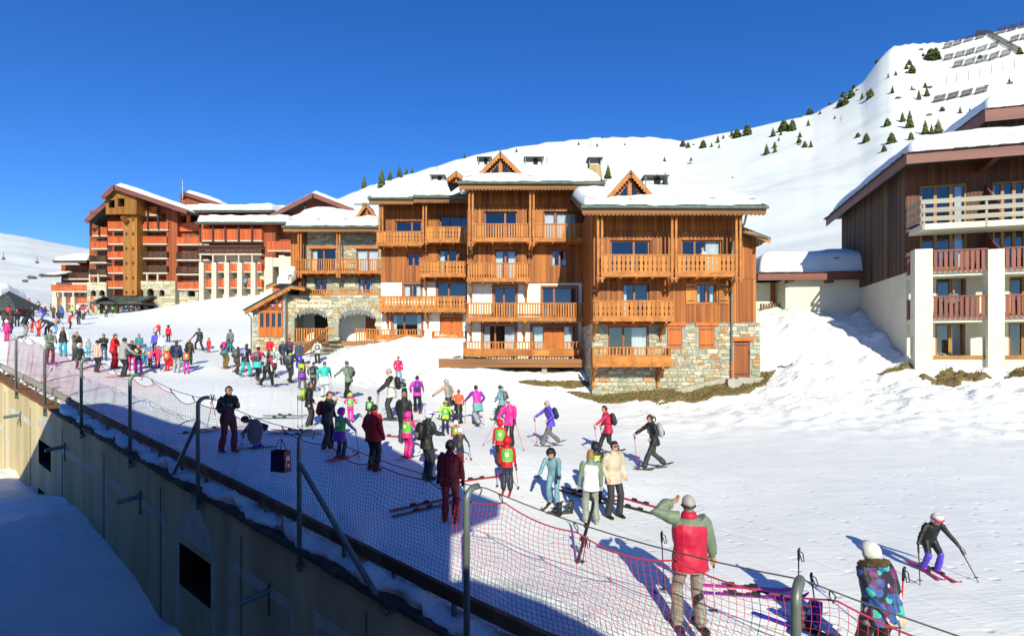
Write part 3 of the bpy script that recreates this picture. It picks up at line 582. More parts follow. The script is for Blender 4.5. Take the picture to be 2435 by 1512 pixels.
for (a,b,c,d), sp, cu in ((opw[0],(.63,),(None,None)),(opw[1],(.35,),((0,.95),(.05,1))),(opw[2],(.5,),((0,.8),(.2,1))),(ops[0],(.45,),(None,None)),(ops[1],(.35,),(None,None)),(ops[2],(.38,),((.05,.6),(.45,1)))): window(P,a,b,c,d,.12,'frame',curtain=cu,split=sp,bar=.085)
a,b,c,d = opw[3]; window(P,a,b,c,d,.06,'frame',2,curtain=((0,.4),(.5,1)))
a,b,c,d = ops[3]; window(P,a,b,c,d,.12,'frame',split=(.28,.5,.72),curtain=((.2,1),None,None,(0,.8)))
closed_shutter(P,a+(b-a)*.28,a+(b-a)*.5,c,d-.05,.06); closed_shutter(P,a+(b-a)*.505,a+(b-a)*.72,c,d-.05,.06)
for (a,b,c,d) in ops+[opw[3]]: MB().box(a-.1,b+.1,-.045,.03,d+.01,d+.12).box(a-.1,a-.005,-.04,.03,c,d).box(b+.005,b+.1,-.04,.03,c,d).build('window_casing', M['frame'], P)
for x in (1120,1265): posts(P, F.ux(x,-1.25), -1.2, F.uz(x,586,-1.2)[1], zt-.35, back=1.2)
bf = lambda x0,y0,x1,y1,v=-1.2,**k: balcony(P, F.ux(x0,v), F.ux(x1,v), F.uz((x0+x1)/2,y1,v)[1], F.uz((x0+x1)/2,y0,v)[1], v, -v-.03, **k); bx = F.ux
bf(1125,532,1259,574,right=False); bf(1271,532,1397,574,left=False)
bf(1110,625,1259,669,brk=(bx(1118,-1.2),bx(1252,-1.2)),brk_h=.95); bf(1109,720,1394,763,brk=(bx(1117,-1.2),bx(1248,-1.2)),brk_h=.9)
bf(1103,812,1390,853,v=-1.3,style='panel',floor=False)
dk = MB(); za = F.uz(1250,853,-1.5)[1]; ua, ub = F.ux(1045,-2.2), F.ux(1386,-2.2)
for i in range(16): dk.box(ua,ub,-2.3+i*.145,-2.3+i*.145+.138,za-.05,za)
dk.build('terrace_floor', M['deck'], P); MB().box(ua-.02,ub+.02,-2.36,-2.302,za-.52,za-.0).box(ua-.03,ub+.03,-2.40,-2.362,za-.28,za-.02).build('terrace_beam', M['deck'], P)
MB().box(ua,ub,-2.0,-1.9,za-.5,za-.06).box(ua,ub,-1,-.9,za-.5,za-.06).build('joist', M['brown'], P)
for x in (1075,1294): q = F.ux(x,-1.9); MB().box(q-.16,q+.16,-2.1,-1.8,.6,za-.51).build('terrace_pier', M['mortar'], P)
yr_ = 4.5; zr_ = F.uz(1250,396,4.5)[1]-.45
gable_roof(P, F.ux(1091,-1.6), F.ux(1437,-1.6), -1.7, yr_, 10, F.uz(1250,433,-1.7)[1], zr_, T=.55, seed=5, guards=5)
dormer(P, F.ux(1190,-.6), 2.9, F.uz(1190,422,-.6)[1], F.uz(1190,369,-.6)[1], -.6, 3.5)
dormer(P, F.ux(1086,1.5), 1.3, F.uz(1086,431,1.5)[1], F.uz(1086,414,1.5)[1], 1.5, 4)
chimney_frame(P, F.ux(1249,4.6), F.ux(1289,4.6), 4.2, zr_+.2, F.uz(1270,379,4.6)[1]); chimney_frame(P, F.ux(1138,5), F.ux(1166,5), 4.6, zr_+.1, F.uz(1150,379,5)[1])
xa, xb = F.ux(1398,3.2), F.ux(1433,3.2); z0_, z1_ = zr_-.9, F.uz(1415,390,3.2)[1]; w_ = xb-xa
mb = MB(); mb.add([(xa,3.2,z0_),(xb,3.2,z0_),(xb,4.2,z0_),(xa,4.2,z0_),(xa+w_*.14,3.3,z1_),(xb-w_*.14,3.3,z1_),(xb-w_*.14,4.1,z1_),(xa+w_*.14,4.1,z1_)],[(0,1,5,4),(1,2,6,5),(2,3,7,6),(3,0,4,7),(4,5,6,7)]); ch = mb.build('chimney', M['chim'], P)
MB().box(xa-.02,xb+.02,3.1,4.3,z1_+.42,z1_+.48).box(xa+.1,xa+.15,3.3,4.1,z1_,z1_+.42).box(xb-.15,xb-.1,3.3,4.1,z1_,z1_+.42).build('chimney_cap', M['cable'], ch)
# ---- block left of the middle
F = Face(1000, 42, 0, 'chalet', 'narrow chalet block with cut-out balcony boards between tall middle block and stone wing', 'building', GRP); P = F.root; r = F.rect
u0, u1 = F.ux(906), F.ux(1112)+.5; zs = F.uz(1000,669)[1]; zt = F.uz(1000,475)[1]+.5; zg = 3.2
opw = [r(940,526,1003,582), r(1046,514,1112,573), r(968,601,998,633), r(1044,594,1087,655)]; ops = [r(959,676,1002,712), r(1039,672,1109,738), r(932,746,1004,812), r(1049,751,1097,812)]
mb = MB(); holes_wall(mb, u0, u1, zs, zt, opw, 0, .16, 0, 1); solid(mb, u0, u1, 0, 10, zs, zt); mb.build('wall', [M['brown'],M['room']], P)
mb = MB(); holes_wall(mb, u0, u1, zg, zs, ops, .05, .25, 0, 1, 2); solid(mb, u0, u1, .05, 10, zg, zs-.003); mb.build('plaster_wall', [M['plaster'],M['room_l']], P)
cladding(P, u0, u1, zs-.05, zt-.2, opw, 0, M['board'])
for (a,b,c,d), sp, cu in ((opw[0],(.62,),None),(opw[1],(.36,),None),(opw[2],(.5,),None),(opw[3],(.5,),((0,.6),None)),(ops[0],(.5,),((0,.7),(.35,1))),(ops[1],(.4,),None),(ops[2],(.4,),((0,.3),(.7,1)))): window(P,a,b,c,d,.1,'frame',curtain=cu,split=sp,bar=.085)
a,b,c,d = ops[3]; closed_shutter(P,a,(a+b)/2-.01,c,d,.1,n=4); closed_shutter(P,(a+b)/2+.01,b,c,d,.1,n=4)
for (a,b,c,d) in ops+[opw[2]]: MB().box(a-.1,b+.1,-.045,.03,d+.01,d+.12).box(a-.1,a-.005,-.04,.03,c,d).box(b+.005,b+.1,-.04,.03,c,d).build('window_casing', M['frame'], P)
for x in (906,1010): posts(P, F.ux(x,-1.25), -1.2, F.uz(x,582,-1.2)[1], zt-.3, back=1.2)
bf = lambda x0,y0,x1,y1,v=-1.2,**k: balcony(P, F.ux(x0,v), F.ux(x1,v), F.uz((x0+x1)/2,y1,v)[1], F.uz((x0+x1)/2,y0,v)[1], v, -v-.03, **k); bx = F.ux
bf(894,550,1003,584,style='fancy'); bf(1013,539,1112,576,style='fancy'); bf(997,621,1107,658,style='fancy',brk=(bx(1008,-1.2),),brk_h=.9)
bf(902,704,1107,741,style='fancy',brk=(bx(915,-1.2),bx(1012,-1.2)),brk_h=.85); bf(891,783,1004,814,style='panel'); bf(1028,787,1106,819,style='panel')
dk = MB(); a,b,c,d = r(816,811,1004,821,-1.6)
for i in range(6): dk.box(a,b,-1.9+i*.145,-1.9+i*.145+.138,d-.05,d)
dk.box(a,b,-1.96,-1.902,c-.05,d+.01); a,b,c,d = r(980,819,1102,832,-2.2)
for i in range(6): dk.box(a,b,-2.6+i*.145,-2.6+i*.145+.138,d-.05,d)
dk.box(a,b,-2.66,-2.602,c-.1,d+.01); dk.build('terrace_floor', M['deck'], P)
mb = MB(); a,b,c,d = r(1066,819,1102,845,-2.9)
for i in range(5): mb.box(a,b,-2.7-i*.28,-2.4-i*.28,d-.06-i*.18,d-i*.18)
mb.build('terrace_steps', M['deck'], P)
yr_ = 4; zr_ = F.uz(1000,437,4)[1]-.4
gable_roof(P, F.ux(877,-1.5), F.ux(985,-1.5), -1.6, yr_, 10, F.uz(1000,470,-1.6)[1], zr_, T=.65, seed=8, guards=3, x1s=F.ux(1100,-1.5))
gable_roof(P, F.ux(983,-1.7), F.ux(1114,-1.7), -1.75, yr_, 10, F.uz(1000,470,-1.6)[1]+.06, zr_+.05, snow=False, seed=9, guards=3)
chimney_frame(P, F.ux(1026,3.6), F.ux(1056,3.6), 3.4, zr_+.1, F.uz(1040,419,3.6)[1])
# ---- stone wing with the two arches and the sign
F = Face(800, 48, 0, 'chalet', 'lowest stone chalet wing with two arches and a painted name sign', 'building', GRP); P = F.root; r = F.rect
u0, u1 = F.ux(729), F.ux(906)+1.5; ul = F.ux(693); zt = F.uz(800,543)[1]+.5; zb_ = F.uz(800,700)[1]-.6
ops = [r(739,592,799,648), r(847,592,900,648), r(748,662,777,697), r(853,662,884,697)]
mb = MB(); holes_wall(mb, u0, u1, zb_, zt, ops, 0, .25, 0, 1, 2); solid(mb, u0, u1, 0, 9, zb_, zt); mb.build('wall', [M['mortar'],M['room']], P)
MB().box(ul,u0,-.15,8.5,zb_,zt-.2).build('timber_end', M['brown'], P); cladding(P, ul, u0, zb_, zt-.2, [], -.15, M['board'])
stone_wall(P, u0+.05, u1-1.4, zb_+.1, zt-.3, [(a,b,c,d+.2) for a,b,c,d in ops], 0, (.1,.26), (.25,.7), limit=110, seed=11)
for i,(a,b,c,d) in enumerate(ops):
    window(P,a,b,c,d,.12,'frame',2,curtain=(((0,.4),None),((0,1),(0,1)),None,((0,.5),(.6,1)))[i],bar=.09); MB().box(a-.2,b+.2,-.09,.05,d,d+.2).build('lintel', M['shutter'], P)
for x in (713,805): posts(P, F.ux(x,-1.3), -1.3, F.uz(x,661,-1.3)[1], zt-.3, back=1.3)
a,b,c,d = r(700,616,906,650,-1.3); balcony(P,a,b,c,d,-1.3,1.27,pitch=.2,w=.1)
gable_roof(P, F.ux(673,-1.6), F.ux(902,-1.6), -1.7, 3.6, 9, F.uz(800,538,-1.7)[1], F.uz(800,505,3.6)[1]-.4, T=.8, seed=12, guards=4)
dormer(P, F.ux(873,-.5), 1.95, F.uz(873,523,-.5)[1], F.uz(873,487,-.5)[1], -.5, 3)
MB().tube([(F.ux(842,4),4,F.uz(842,486,4)[1]),(F.ux(905,4),4,F.uz(905,486,4)[1])],.05,6).box(F.ux(862,4),F.ux(868,4),3.8,4.4,F.uz(865,495,4)[1],F.uz(865,484,4)[1]).build('roof_railing', M['cable'], P)
# lower storey, 3.5 m in front
vl = -3.5; a0, a1 = F.ux(677,vl), F.ux(912,vl); zt2 = F.uz(800,702,vl)[1]; zf = F.uz(800,809,vl)[1]
A1 = r(700,736,780,809,vl); A2 = r(805,738,895,812,vl)
def arch_pts(q, n=12): a,b,c,d = q; h = (d-c)*.28; return [(a+(b-a)*i/n, d-h+h*math.sqrt(max(0,1-(2*i/n-1)**2))) for i in range(n+1)]
mb = MB(); xs = [a0]+[x for q in (A1,A2) for x,_ in arch_pts(q)]+[a1]
def under(x):
    for q in (A1,A2):
        if q[0]-1e-6 <= x <= q[1]+1e-6:
            t = 2*(x-q[0])/(q[1]-q[0])-1; h = (q[3]-q[2])*.28; return q[3]-h+h*math.sqrt(max(0,1-t*t))
    return None
for i in range(len(xs)-1):
    xa, xb = xs[i], xs[i+1]; m_ = under((xa+xb)/2)
    if m_ is None: mb.add([(xa,vl,2.2),(xb,vl,2.2),(xb,vl,zt2),(xa,vl,zt2)],[(0,1,2,3)])
    else:
        pa, pb = under(xa), under(xb); mb.add([(xa,vl,pa),(xb,vl,pb),(xb,vl,zt2),(xa,vl,zt2),(xa,vl+.5,pa),(xb,vl+.5,pb)],[(0,1,2,3),(0,4,5,1)])
        mb.add([(xa,vl,2.2),(xb,vl,2.2),(xb,vl,zf-.25),(xa,vl,zf-.25)],[(0,1,2,3)])
for q in (A1,A2):
    for x in q[:2]: mb.add([(x,vl,zf-.25),(x,vl+.5,zf-.25),(x,vl+.5,q[3]),(x,vl,q[3])],[(0,1,2,3)])
mb.box(a0,a1,vl+.5,0,zf-.3,zf-.25); mb.box(a0,a1,vl+.02,0,zt2-.15,zt2); mb.box(a0,a0+.3,vl+.02,.1,2.2,zt2-.15); mb.box(a1-.3,a1,vl+.02,.1,2.2,zt2-.15)
mb.build('arcade_wall', M['mortar'], P)
MB().box(a0,a1,-.35,-.3,zf-.25,zt2).build('porch_back', M['plaster'], P)
for q,(t0,t1),m_ in ((A1,(.2,.8),'room'),(A2,(.45,.85),'frame')): w_ = q[1]-q[0]; MB().box(q[0]+w_*t0,q[0]+w_*t1,-.45,-.35,zf-.25,q[3]-.25).build('porch_door', M[m_], P)
stone_wall(P, a0, a1, 2.7, zt2-.02, [], vl, (.1,.27), (.25,.75), limit=180, seed=13, poly=lambda x,z,w,h: not any(q[0]-w*.2 < x < q[1]+w*.2 and zf-.1 < z < (under(min(max(x,q[0]),q[1])) or 0)+.30 for q in (A1,A2)))
for q in (A1,A2):                                       # voussoirs of the two arches
    n = 15; w_ = q[1]-q[0]; h = (q[3]-q[2])*.28
    for i in range(n):
        t = math.pi*(1-(i+.5)/n); x, z = (q[0]+q[1])/2+w_/2*math.cos(t)*1.0, q[3]-h+h*math.sin(t)
        nx, nz = math.cos(t)*h, math.sin(t)*w_/2; l = math.hypot(nx,nz); g = math.atan2(nx,nz)
        k = rnd.randrange(14)
        if (k,'stone') not in _um: _um[(k,'stone')] = _unit[k].mesh('stone', M['stone'])
        link('arch_stone', _um[(k,'stone')], P, (x+nx/l*.22,vl,z+nz/l*.22), (0,g,0), (.23,.06,.42))
    li = MB(); r2 = random.Random(3)
    for i in range(34):
        x = q[0]+w_*(i+.5)/34; z = under(x) or q[3]; z -= .02; l = r2.uniform(.1,.42); li.tube([(x,vl-.03,z),(x+r2.uniform(-.03,.03),vl-.03,z-l)],.012,4)
    li.build('light_string', M['ice'], P)
    balcony(P, q[0]+(.0 if q is A1 else w_*.42), q[1], zf-.3, zf+.98 if q is A1 else zf+.95, vl+.1, .3, pitch=.21, w=.1, sides=False, floor=False)
a,b,c,d = r(710,688,906,702,vl); balcony(P,a,b,c-.1,d,vl+.1,.2,pitch=.19,w=.09,floor=False)
a,b,c,d = r(705,714,788,732,vl-.1); sg = MB().box(a,b,vl-.13,vl-.06,c,d).build('name_sign', M['sign'], P); text_mesh(sg, 'Résidence des Cimes', (d-c)*.50, ((a+b)/2-.05,vl-.135,(c+d)/2+.1), M['ink'])
mb = MB().beam((b-.35,vl-.14,c+.06),(b-.12,vl-.14,c+.26),.03,.02).beam((b-.36,vl-.14,c+.24),(b-.2,vl-.14,c+.1),.025,.02); mb.build('skier_emblem', M['ink'], sg); MB().box(a+1.0,a+1.14,vl-.15,vl-.13,c+.05,c+.2).build('sign_lamp', M['metal'], sg)
MB().box(a+.9,a+1.1,vl-.4,vl-.05,d+.05,d+.2).build('wall_lamp', M['black'], P)
# front snow heap left on the terrace edge and the long stone foot
a,b,c,d = r(690,812,782,818,vl-.2); MB().box(a,b,vl-.25,vl,c,d).build('terrace_edge', M['deck'], P)
# staircase
st = MB(); a,b,c,d = r(778,800,800,812,vl-.5); x0 = F.ux(812,vl-.6); z0 = zf-.05
for i in range(9): st.box(x0-1.35-i*.16,x0-i*.16+.2,vl-.3-i*.3,vl-.02-i*.3,z0-.08-i*.2,z0-i*.2)
st.build('stair', M['coping'], P); MB().beam((x0-1.5,vl-.1,z0+.5),(x0-3.0,vl-2.9,z0-1.4),.08,.5).build('stair_parapet', M['deck'], P); MB().box(x0-1.4,x0-1.3,vl-.2,vl-.1,z0,z0+1.1).build('stair_post', M['timber'], P)
# timber-gabled hut end
hx0, hx1, vh = F.ux(600,vl-.6), F.ux(678,vl-.6), vl-.6; zA = F.uz(690,680,vh)[1]; zE = F.uz(586,738,vh)[1]
sl_ = (zA-zE)/(F.ux(690,vh)-F.ux(586,vh)); rz = lambda x: zE+(x-F.ux(586,vh))*sl_-.25
MB().add([(hx0,vh+.05,2.6),(hx1,vh+.05,2.6),(hx1,vh+.05,rz(hx1)),(hx0,vh+.05,rz(hx0)),(hx0,vh+4.4,2.6),(hx1,vh+4.4,2.6),(hx1,vh+4.4,rz(hx1)),(hx0,vh+4.4,rz(hx0))],[(0,1,2,3),(1,5,6,2),(3,2,6,7),(0,3,7,4)]).build('hut_wall', M['mortar'], P)
wa,wb,wc,wd = r(616,741,672,800,vh)
stone_wall(P, hx0, hx1, 2.9, rz(hx1), [(wa-.05,wb+.05,wc-.02,99)], vh+.05, (.1,.26), (.2,.6), limit=60, seed=15, poly=lambda x,z,w,h: z+h/2 < rz(x-w/2))
gb = MB(); n = 16
for i in range(n): xa, xb = wa+(wb-wa)*i/n, wa+(wb-wa)*(i+1)/n; gb.add([(xa+.01,vh-.02,wd+.1),(xb-.02,vh-.02,wd+.1),(xb-.02,vh-.02,rz(xb)),(xa+.01,vh-.02,rz(xa)),(xa+.01,vh+.06,wd+.1),(xb-.02,vh+.06,wd+.1),(xb-.02,vh+.06,rz(xb)),(xa+.01,vh+.06,rz(xa))],[(0,1,2,3),(1,5,6,2),(0,3,7,4)])
gb.build('gable_boards', M['board'], P, kind='stuff')
hw = MB().box(wa,wb,vh-.05,vh+.04,wc,wc+.1).box(wa,wb,vh-.05,vh+.04,wd-.12,wd+.1); n = 4; gap = (wb-wa)/n
for i in range(n+1): hw.box(wa+i*gap-.09 if i else wa,wa+i*gap+.09 if i < n else wb,vh-.04,vh+.03,wc+.1,wd-.12)
hw.build('hut_window', M['shutter'], P)
for i in range(n): MB().box(wa+i*gap+.1,wa+(i+1)*gap-.1,vh,vh+.03,wc+.1,wc+(wd-wc)*.38).build('window_panel', M['shutter'], P); MB().box(wa+i*gap+.1,wa+(i+1)*gap-.1,vh+.015,vh+.035,wc+(wd-wc)*.38,wd-.12).build('pane', M['glass_dark'], P)
ea, eb = F.ux(583,vh-.5), F.ux(691,vh-.5); ez0, ez1 = F.uz(583,737,vh-.5)[1], F.uz(691,678,vh-.5)[1]; ex, ez2 = F.ux(726,vh-.5), F.uz(726,683,vh-.5)[1]
hr = MB()
for p_, q_ in (((ea,ez0),(eb,ez1)),((eb,ez1),(ex,ez2))): hr.add([(p_[0],vh-.6,p_[1]),(q_[0],vh-.6,q_[1]),(q_[0],vh+4.4,q_[1]),(p_[0],vh+4.4,p_[1]),(p_[0],vh-.6,p_[1]-.12),(q_[0],vh-.6,q_[1]-.12),(q_[0],vh+4.4,q_[1]-.12),(p_[0],vh+4.4,p_[1]-.12)],[(0,1,2,3),(4,7,6,5),(0,4,5,1),(0,3,7,4),(1,5,6,2)])
for i in range(26): t = i/26; x, z = ea+(eb-ea)*t, ez0+(ez1-ez0)*t; hr.beam((x-.05,vh-.68+rnd.uniform(-.03,.03),z+.03),(x-.05,vh-.3,z+.03),.3,.03,up=(-.5,0,1))
hro = hr.build('hut_roof', M['slate'], P); hb = MB().beam((ea,vh-.6,ez0-.22),(eb,vh-.6,ez1-.22),.05,.22).beam((eb,vh-.6,ez1-.2),(ex,vh-.6,ez2-.2),.05,.2)
for i in range(18): t = (i+.5)/18; hb.box(ea+(eb-ea)*t-.07,ea+(eb-ea)*t+.07,vh-.62,vh-.58,ez0+(ez1-ez0)*t-.42,ez0+(ez1-ez0)*t-.3)
hb.build('bargeboard', M['timber'], hro)
mb = MB().tube([(ea+.05,vh-.5,ez0-.1),(hx0-.08,vh,ez0-.6),(hx0-.08,vh,3.6)],.05,6); mb.build('downpipe', M['gutter'], P)
SH = [((.5,.03,.03),(.1,.25,.08)),((.45,.04,.05),(.06,.12,.4)),((.5,.03,.03),(.5,.03,.03))]
for i, x in enumerate((630,648,666)):
    q = F.uz(x,727,vh-.05); poly = [(q[0]-.17,q[1]+.22),(q[0]-.17,q[1]-.05),(q[0],q[1]-.25),(q[0]+.17,q[1]-.05),(q[0]+.17,q[1]+.22)]
    so_ = MB().prism(poly, vh-.06, vh-.03).build('shield', surf('shield_red%d'%i, SH[i][0], bump=0), P)
    c_ = [(x_*.8+q[0]*.2,z_*.8+q[1]*.2) for x_,z_ in poly]
    if i < 2: MB().prism([(q[0],q[1]+.17),(q[0],q[1]-.18),(q[0]+.13,q[1]-.04),(q[0]+.13,q[1]+.17)], vh-.07, vh-.0605).build('shield_field', surf('shield_field%d'%i, SH[i][1], bump=0), so_); MB().prism([(q[0]-.15,q[1]+.06),(q[0]+.15,q[1]+.0),(q[0]+.15,q[1]+.05),(q[0]-.15,q[1]+.11)], vh-.075, vh-.0705).build('shield_stripe', M['plaster'], so_)
    else: MB().box(q[0]-.03,q[0]+.03,vh-.07,vh-.0605,q[1]-.15,q[1]+.17).box(q[0]-.12,q[0]+.12,vh-.071,vh-.0607,q[1]+.0,q[1]+.06).build('shield_cross', M['plaster'], so_)
q = F.uz(659,712,vh-.05); MB().box(q[0]-.13,q[0]+.13,vh-.2,vh-.02,q[1]-.2,q[1]+.17).build('flood_lamp', M['metal'], P)
# second small roof between hut and wing
p_, q_ = F.uz(637,680,vl+2), F.uz(694,655,vl+2); MB().add([(p_[0],vl+1.6,p_[1]),(q_[0],vl+1.6,q_[1]),(q_[0],2,q_[1]),(p_[0],2,p_[1]),(p_[0],vl+1.6,p_[1]-.2),(q_[0],vl+1.6,q_[1]-.2)],[(0,1,2,3),(0,4,5,1)]).build('porch_roof', M['slate'], P); MB().beam((p_[0],vl+1.6,p_[1]-.28),(q_[0],vl+1.6,q_[1]-.28),.05,.2).build('bargeboard', M['timber'], P)
snow_cap(P, p_[0]+.9, q_[0]+.1, [(vl+1.6,q_[1]-.75),(0,q_[1]+.2),(2,q_[1]-.2)], .9, seed=4)
# ---------------------------------------------------------------- plaster and timber apartment building on the right
def hip_roof(par, u0, u1, v0, v1, ze, slope, T, hips=(1,1,1,1), fm='fascia', fh=.42, seed=1, top=99, over=.0, snow_in=.15, guards=()):
    """hips: which of left, right, front, back edges are eaves"""
    nu, nv = 60, 40; us = np.linspace(0,1,nu); us = .5-.5*np.cos(us*math.pi); U, W = np.meshgrid(u0+(u1-u0)*us, v0+(v1-v0)*np.linspace(0,1,nv), indexing='ij')
    def surf_z(U, W):
        d = [U-u0, u1-U, W-v0, v1-W]; L = [d[i] if hips[i] else d[i]*0+99 for i in range(4)]
        m = L[0]
        for q in L[1:]: h = np.clip(.5+.5*(q-m)/.8,0,1); m = q*(1-h)+m*h-.8*h*(1-h)*.6
        return np.minimum(m, top)*slope, np.minimum(np.minimum(d[0],d[1]),np.minimum(d[2],d[3]))
    Z, E = surf_z(U, W); idx = lambda i,j: i*nv+j; q = [(idx(i,j),idx(i+1,j),idx(i+1,j+1),idx(i,j+1)) for i in range(nu-1) for j in range(nv-1)]
    ro = MB(); ro.v = [tuple(p) for p in np.stack([U,W,ze+Z],-1).reshape(-1,3)]; ro.f = list(q); ro.m = [0]*len(q)
    ro.box(u0+.02,u1-.02,v0+.02,v1-.02,ze-.06,ze-.02); roof = ro.build('roof', M['slate'], par)
    fb = MB().box(u0,u1,v0-.05,v0,ze-fh,ze).box(u0-.05,u0,v0-.05,v1,ze-fh,ze).box(u1,u1+.05,v0-.05,v1,ze-fh,ze); fb.build('fascia', M[fm], roof)
    sb = MB(); r = random.Random(seed)
    for a,b,fr in ((u0,u1,1),(v0,v1,0)):
        x = a
        while x < b: w_ = r.uniform(.2,.4); t = r.uniform(0,.03); sb.box(*((x,x+w_-.01,v0-.16-t,v0+.3) if fr else (u0-.16-t,u0+.3,x,x+w_-.01)),ze+.005,ze+.04+t); x += w_
    sb.build('slate_edge', M['slate'], roof, kind='stuff')
    e = np.clip((E-snow_in+.12*fbm(U/.9+seed,W/.9,3))/.8,0,1); t = T*np.sqrt(1-(1-e)**2)*(1+.25*fbm(U/2.5+seed,W/2.5,3)); sn = MB(); sn.v = [tuple(p) for p in np.stack([U,W,ze+Z+t+.02*(e>0)-.03*(e<=0)],-1).reshape(-1,3)]; sn.f = list(q); sn.m = [0]*len(q)
    sn.build('roof_snow', M['roof_snow'], par, True)
    for x in guards: MB().box(x-.02,x+.02,v0+.3,v0+.34,ze,ze+T*.75).box(x-.22,x+.22,v0+.27,v0+.31,ze+T*.75,ze+T*.75+.05).build('snow_guard', M['metal'], roof)
    return roof
F = Face(2155, 30.6, -15, 'apartment_building', 'cream apartment building with dark weathered timber side and maroon balcony slats', 'building'); P = F.root; r = F.rect
UE = 11.0; zt = F.uz(2165,396)[1]; zsp = F.uz(2155,645)[1]; zg = 1.8; DS = 11
w3 = [(2188,439,2300,534),(2358,431,2440,534),(2188,548,2300,640),(2358,544,2440,640),(2226,656,2298,750),(2400,656,2470,750),(2224,766,2296,850),(2398,766,2470,850)]
opw = [r(*q) for q in w3[:4]]+[(UE-2.4,UE-.4,q,q+2.2) for q in ()]; ops = [r(*q) for q in w3[4:]]
mb = MB(); holes_wall(mb, 0, UE, zsp, zt, opw, 0, .12, 0, 1, 2); mb.add([(UE,0,zsp),(UE,DS,zsp),(UE,DS,zt),(UE,0,zt),(0,0,zsp),(0,DS,zsp),(0,DS,zt),(0,0,zt)],[(0,1,2,3),(4,7,6,5)]); mb.build('timber_wall', [M['brown'],M['room']], P)
cladding(P, .02, UE, zsp, zt, opw, 0, M['brown'], .2)
mb = MB(); holes_wall(mb, 0, UE, zg, zsp, ops, 0, .15, 0, 1, 2); mb.add([(0,0,zg),(0,DS,zg),(0,DS,zsp),(0,0,zsp),(UE,0,zg),(UE,DS,zg),(UE,DS,zsp),(UE,0,zsp)],[(0,3,2,1),(4,5,6,7)]); mb.build('plaster_wall', [M['cream'],M['room_l']], P)
mb = MB(); y = .02; i = 0
while y < DS-.05: t = rnd.uniform(.02,.05); mb.box(-t,.0,y,y+.125,zsp-.08,zt-.1); y += .14; i += 1
mb.build('side_cladding', M['dwood'], P, kind='stuff')
for i, q in enumerate(opw): window(P,*q,.03,'oframe',3,curtain=(None,None,(.3,.9)) if i%2 == 0 else ((0,.5),None,None),bar=.11)
for i, q in enumerate(ops): window(P,*q,.03,'oframe',2,curtain=(None,(.1,.9)),bar=.1)
VF = -1.7
def pil(x0, x1): a, b = F.ux(x0,VF), F.ux(x1,VF); MB().box(a,b,VF,VF+.55,zg,F.uz((x0+x1)/2,592,VF)[1]).build('pillar', M['cream'], P); return a, b
pa = pil(2176,2218); pb = pil(2350,2389); pc = (pb[0]+(pb[0]-pa[0])*1.0, pb[1]+(pb[0]-pa[0])*1.0); MB().box(*pc,VF,VF+.55,zg,F.uz(2370,592,VF)[1]).build('pillar', M['cream'], P)
for yf_, yr_ in ((648,592),(760,702)):
    zf = F.uz(2280,yf_,VF)[1]; zr = F.uz(2280,yr_,VF)[1]
    MB().box(.02,UE,VF+.3,-.005,zf-.12,zf+.16).build('balcony_slab', M['cream'], P)
    for a, b in ((pa[1],pb[0]),(pb[1],pc[0])): balcony(P,a,b,zf-.08,zr,VF+.1,.3,'plain','rrail','rrail',pitch=.235,w=.15,floor=False,sides=False)
    q = MB().box(.05,pa[0],VF+.25,VF+.3,zr-.14,zr-.05).box(.05,pa[0],VF+.25,VF+.3,zf+.2,zf+.3).box(.02,.07,VF+.25,0,zr-.14,zr-.05)
    for i in range(4): q.box(.1+i*(pa[0]-.1)/4,.1+(i+.6)*(pa[0]-.1)/4,VF+.23,VF+.25,zf+.1,zr-.1)
    for i in range(7): q.box(.0,.03,VF+.3+i*.2,VF+.42+i*.2,zf+.1,zr-.1)
    q.build('corner_railing', M['rrail'], P)
zf = F.uz(2300,853,VF)[1]; MB().box(.02,UE,VF+.3,-.005,zf-1.2,zf).build('ground_slab', M['cream'], P); MB().box(pa[1],pb[0],VF+.26,VF+.3,zf-.02,zf+.18).box(pb[1],pc[0],VF+.26,VF+.3,zf-.02,zf+.18).build('plank', M['oframe'], P)
for x0,x1,y0,y1 in ((2156,2177,803,846),(2307,2337,804,855)): a,b,c,d = r(x0,y0,x1,y1,VF+.35); MB().box(a,b,VF+.3,VF+.42,c,d).build('parapet', M['cream'], P)
zf = F.uz(2300,541,VF)[1]; zr = F.uz(2300,470,VF)[1]; tb = MB().box(.1,UE,VF,-.005,zf,zf+.3).build('top_balcony', M['cream'], P)
for i,(ya,yb) in enumerate(((469,480),(490,501),(510,521))):
    a = F.uz(2300,yb,VF)[1]; b = F.uz(2300,ya,VF)[1]; MB().box(.05,UE,VF-.06,VF-.02,a,b).box(.0,.04,VF-.06,0,a,b).build('plank', M['grail'], tb)
for x in (.12,2.9,5.7,8.5): MB().box(x,x+.1,VF-.018,VF+.06,zf,zr).build('post', M['grail'], tb)
for y0,y1 in ((440,535),(548,640)):
    for px in (2341,2470): a = F.ux(px); z0_, z1_ = F.uz(px,y1)[1], F.uz(px,y0)[1]; MB().add([(a,0,z0_),(a+.08,0,z0_),(a+.08,-1.3,z0_),(a,-1.3,z0_),(a,0,z1_),(a+.08,0,z1_),(a+.08,-.9,z0_+1.2),(a,-.9,z0_+1.2),(a,-1.3,z0_+.9),(a+.08,-1.3,z0_+.9)],[(0,4,7,8,3),(1,2,9,6,5),(4,5,6,7),(7,6,9,8),(3,8,9,2)]).build('balcony_divider', M['fascia'], P)
MB().beam((F.ux(2357,-1.5),-2.0,zt-.35),(F.ux(2330,0),0,zt-.5),.3,.35).build('roof_beam', M['brown'], P)
hip_roof(P, -.75, UE+2, -2.1, DS+1.2, zt+.05, .36, .85, (1,0,1,1), seed=4, guards=(1.6,4.0,6.4,8.8), fh=.55)
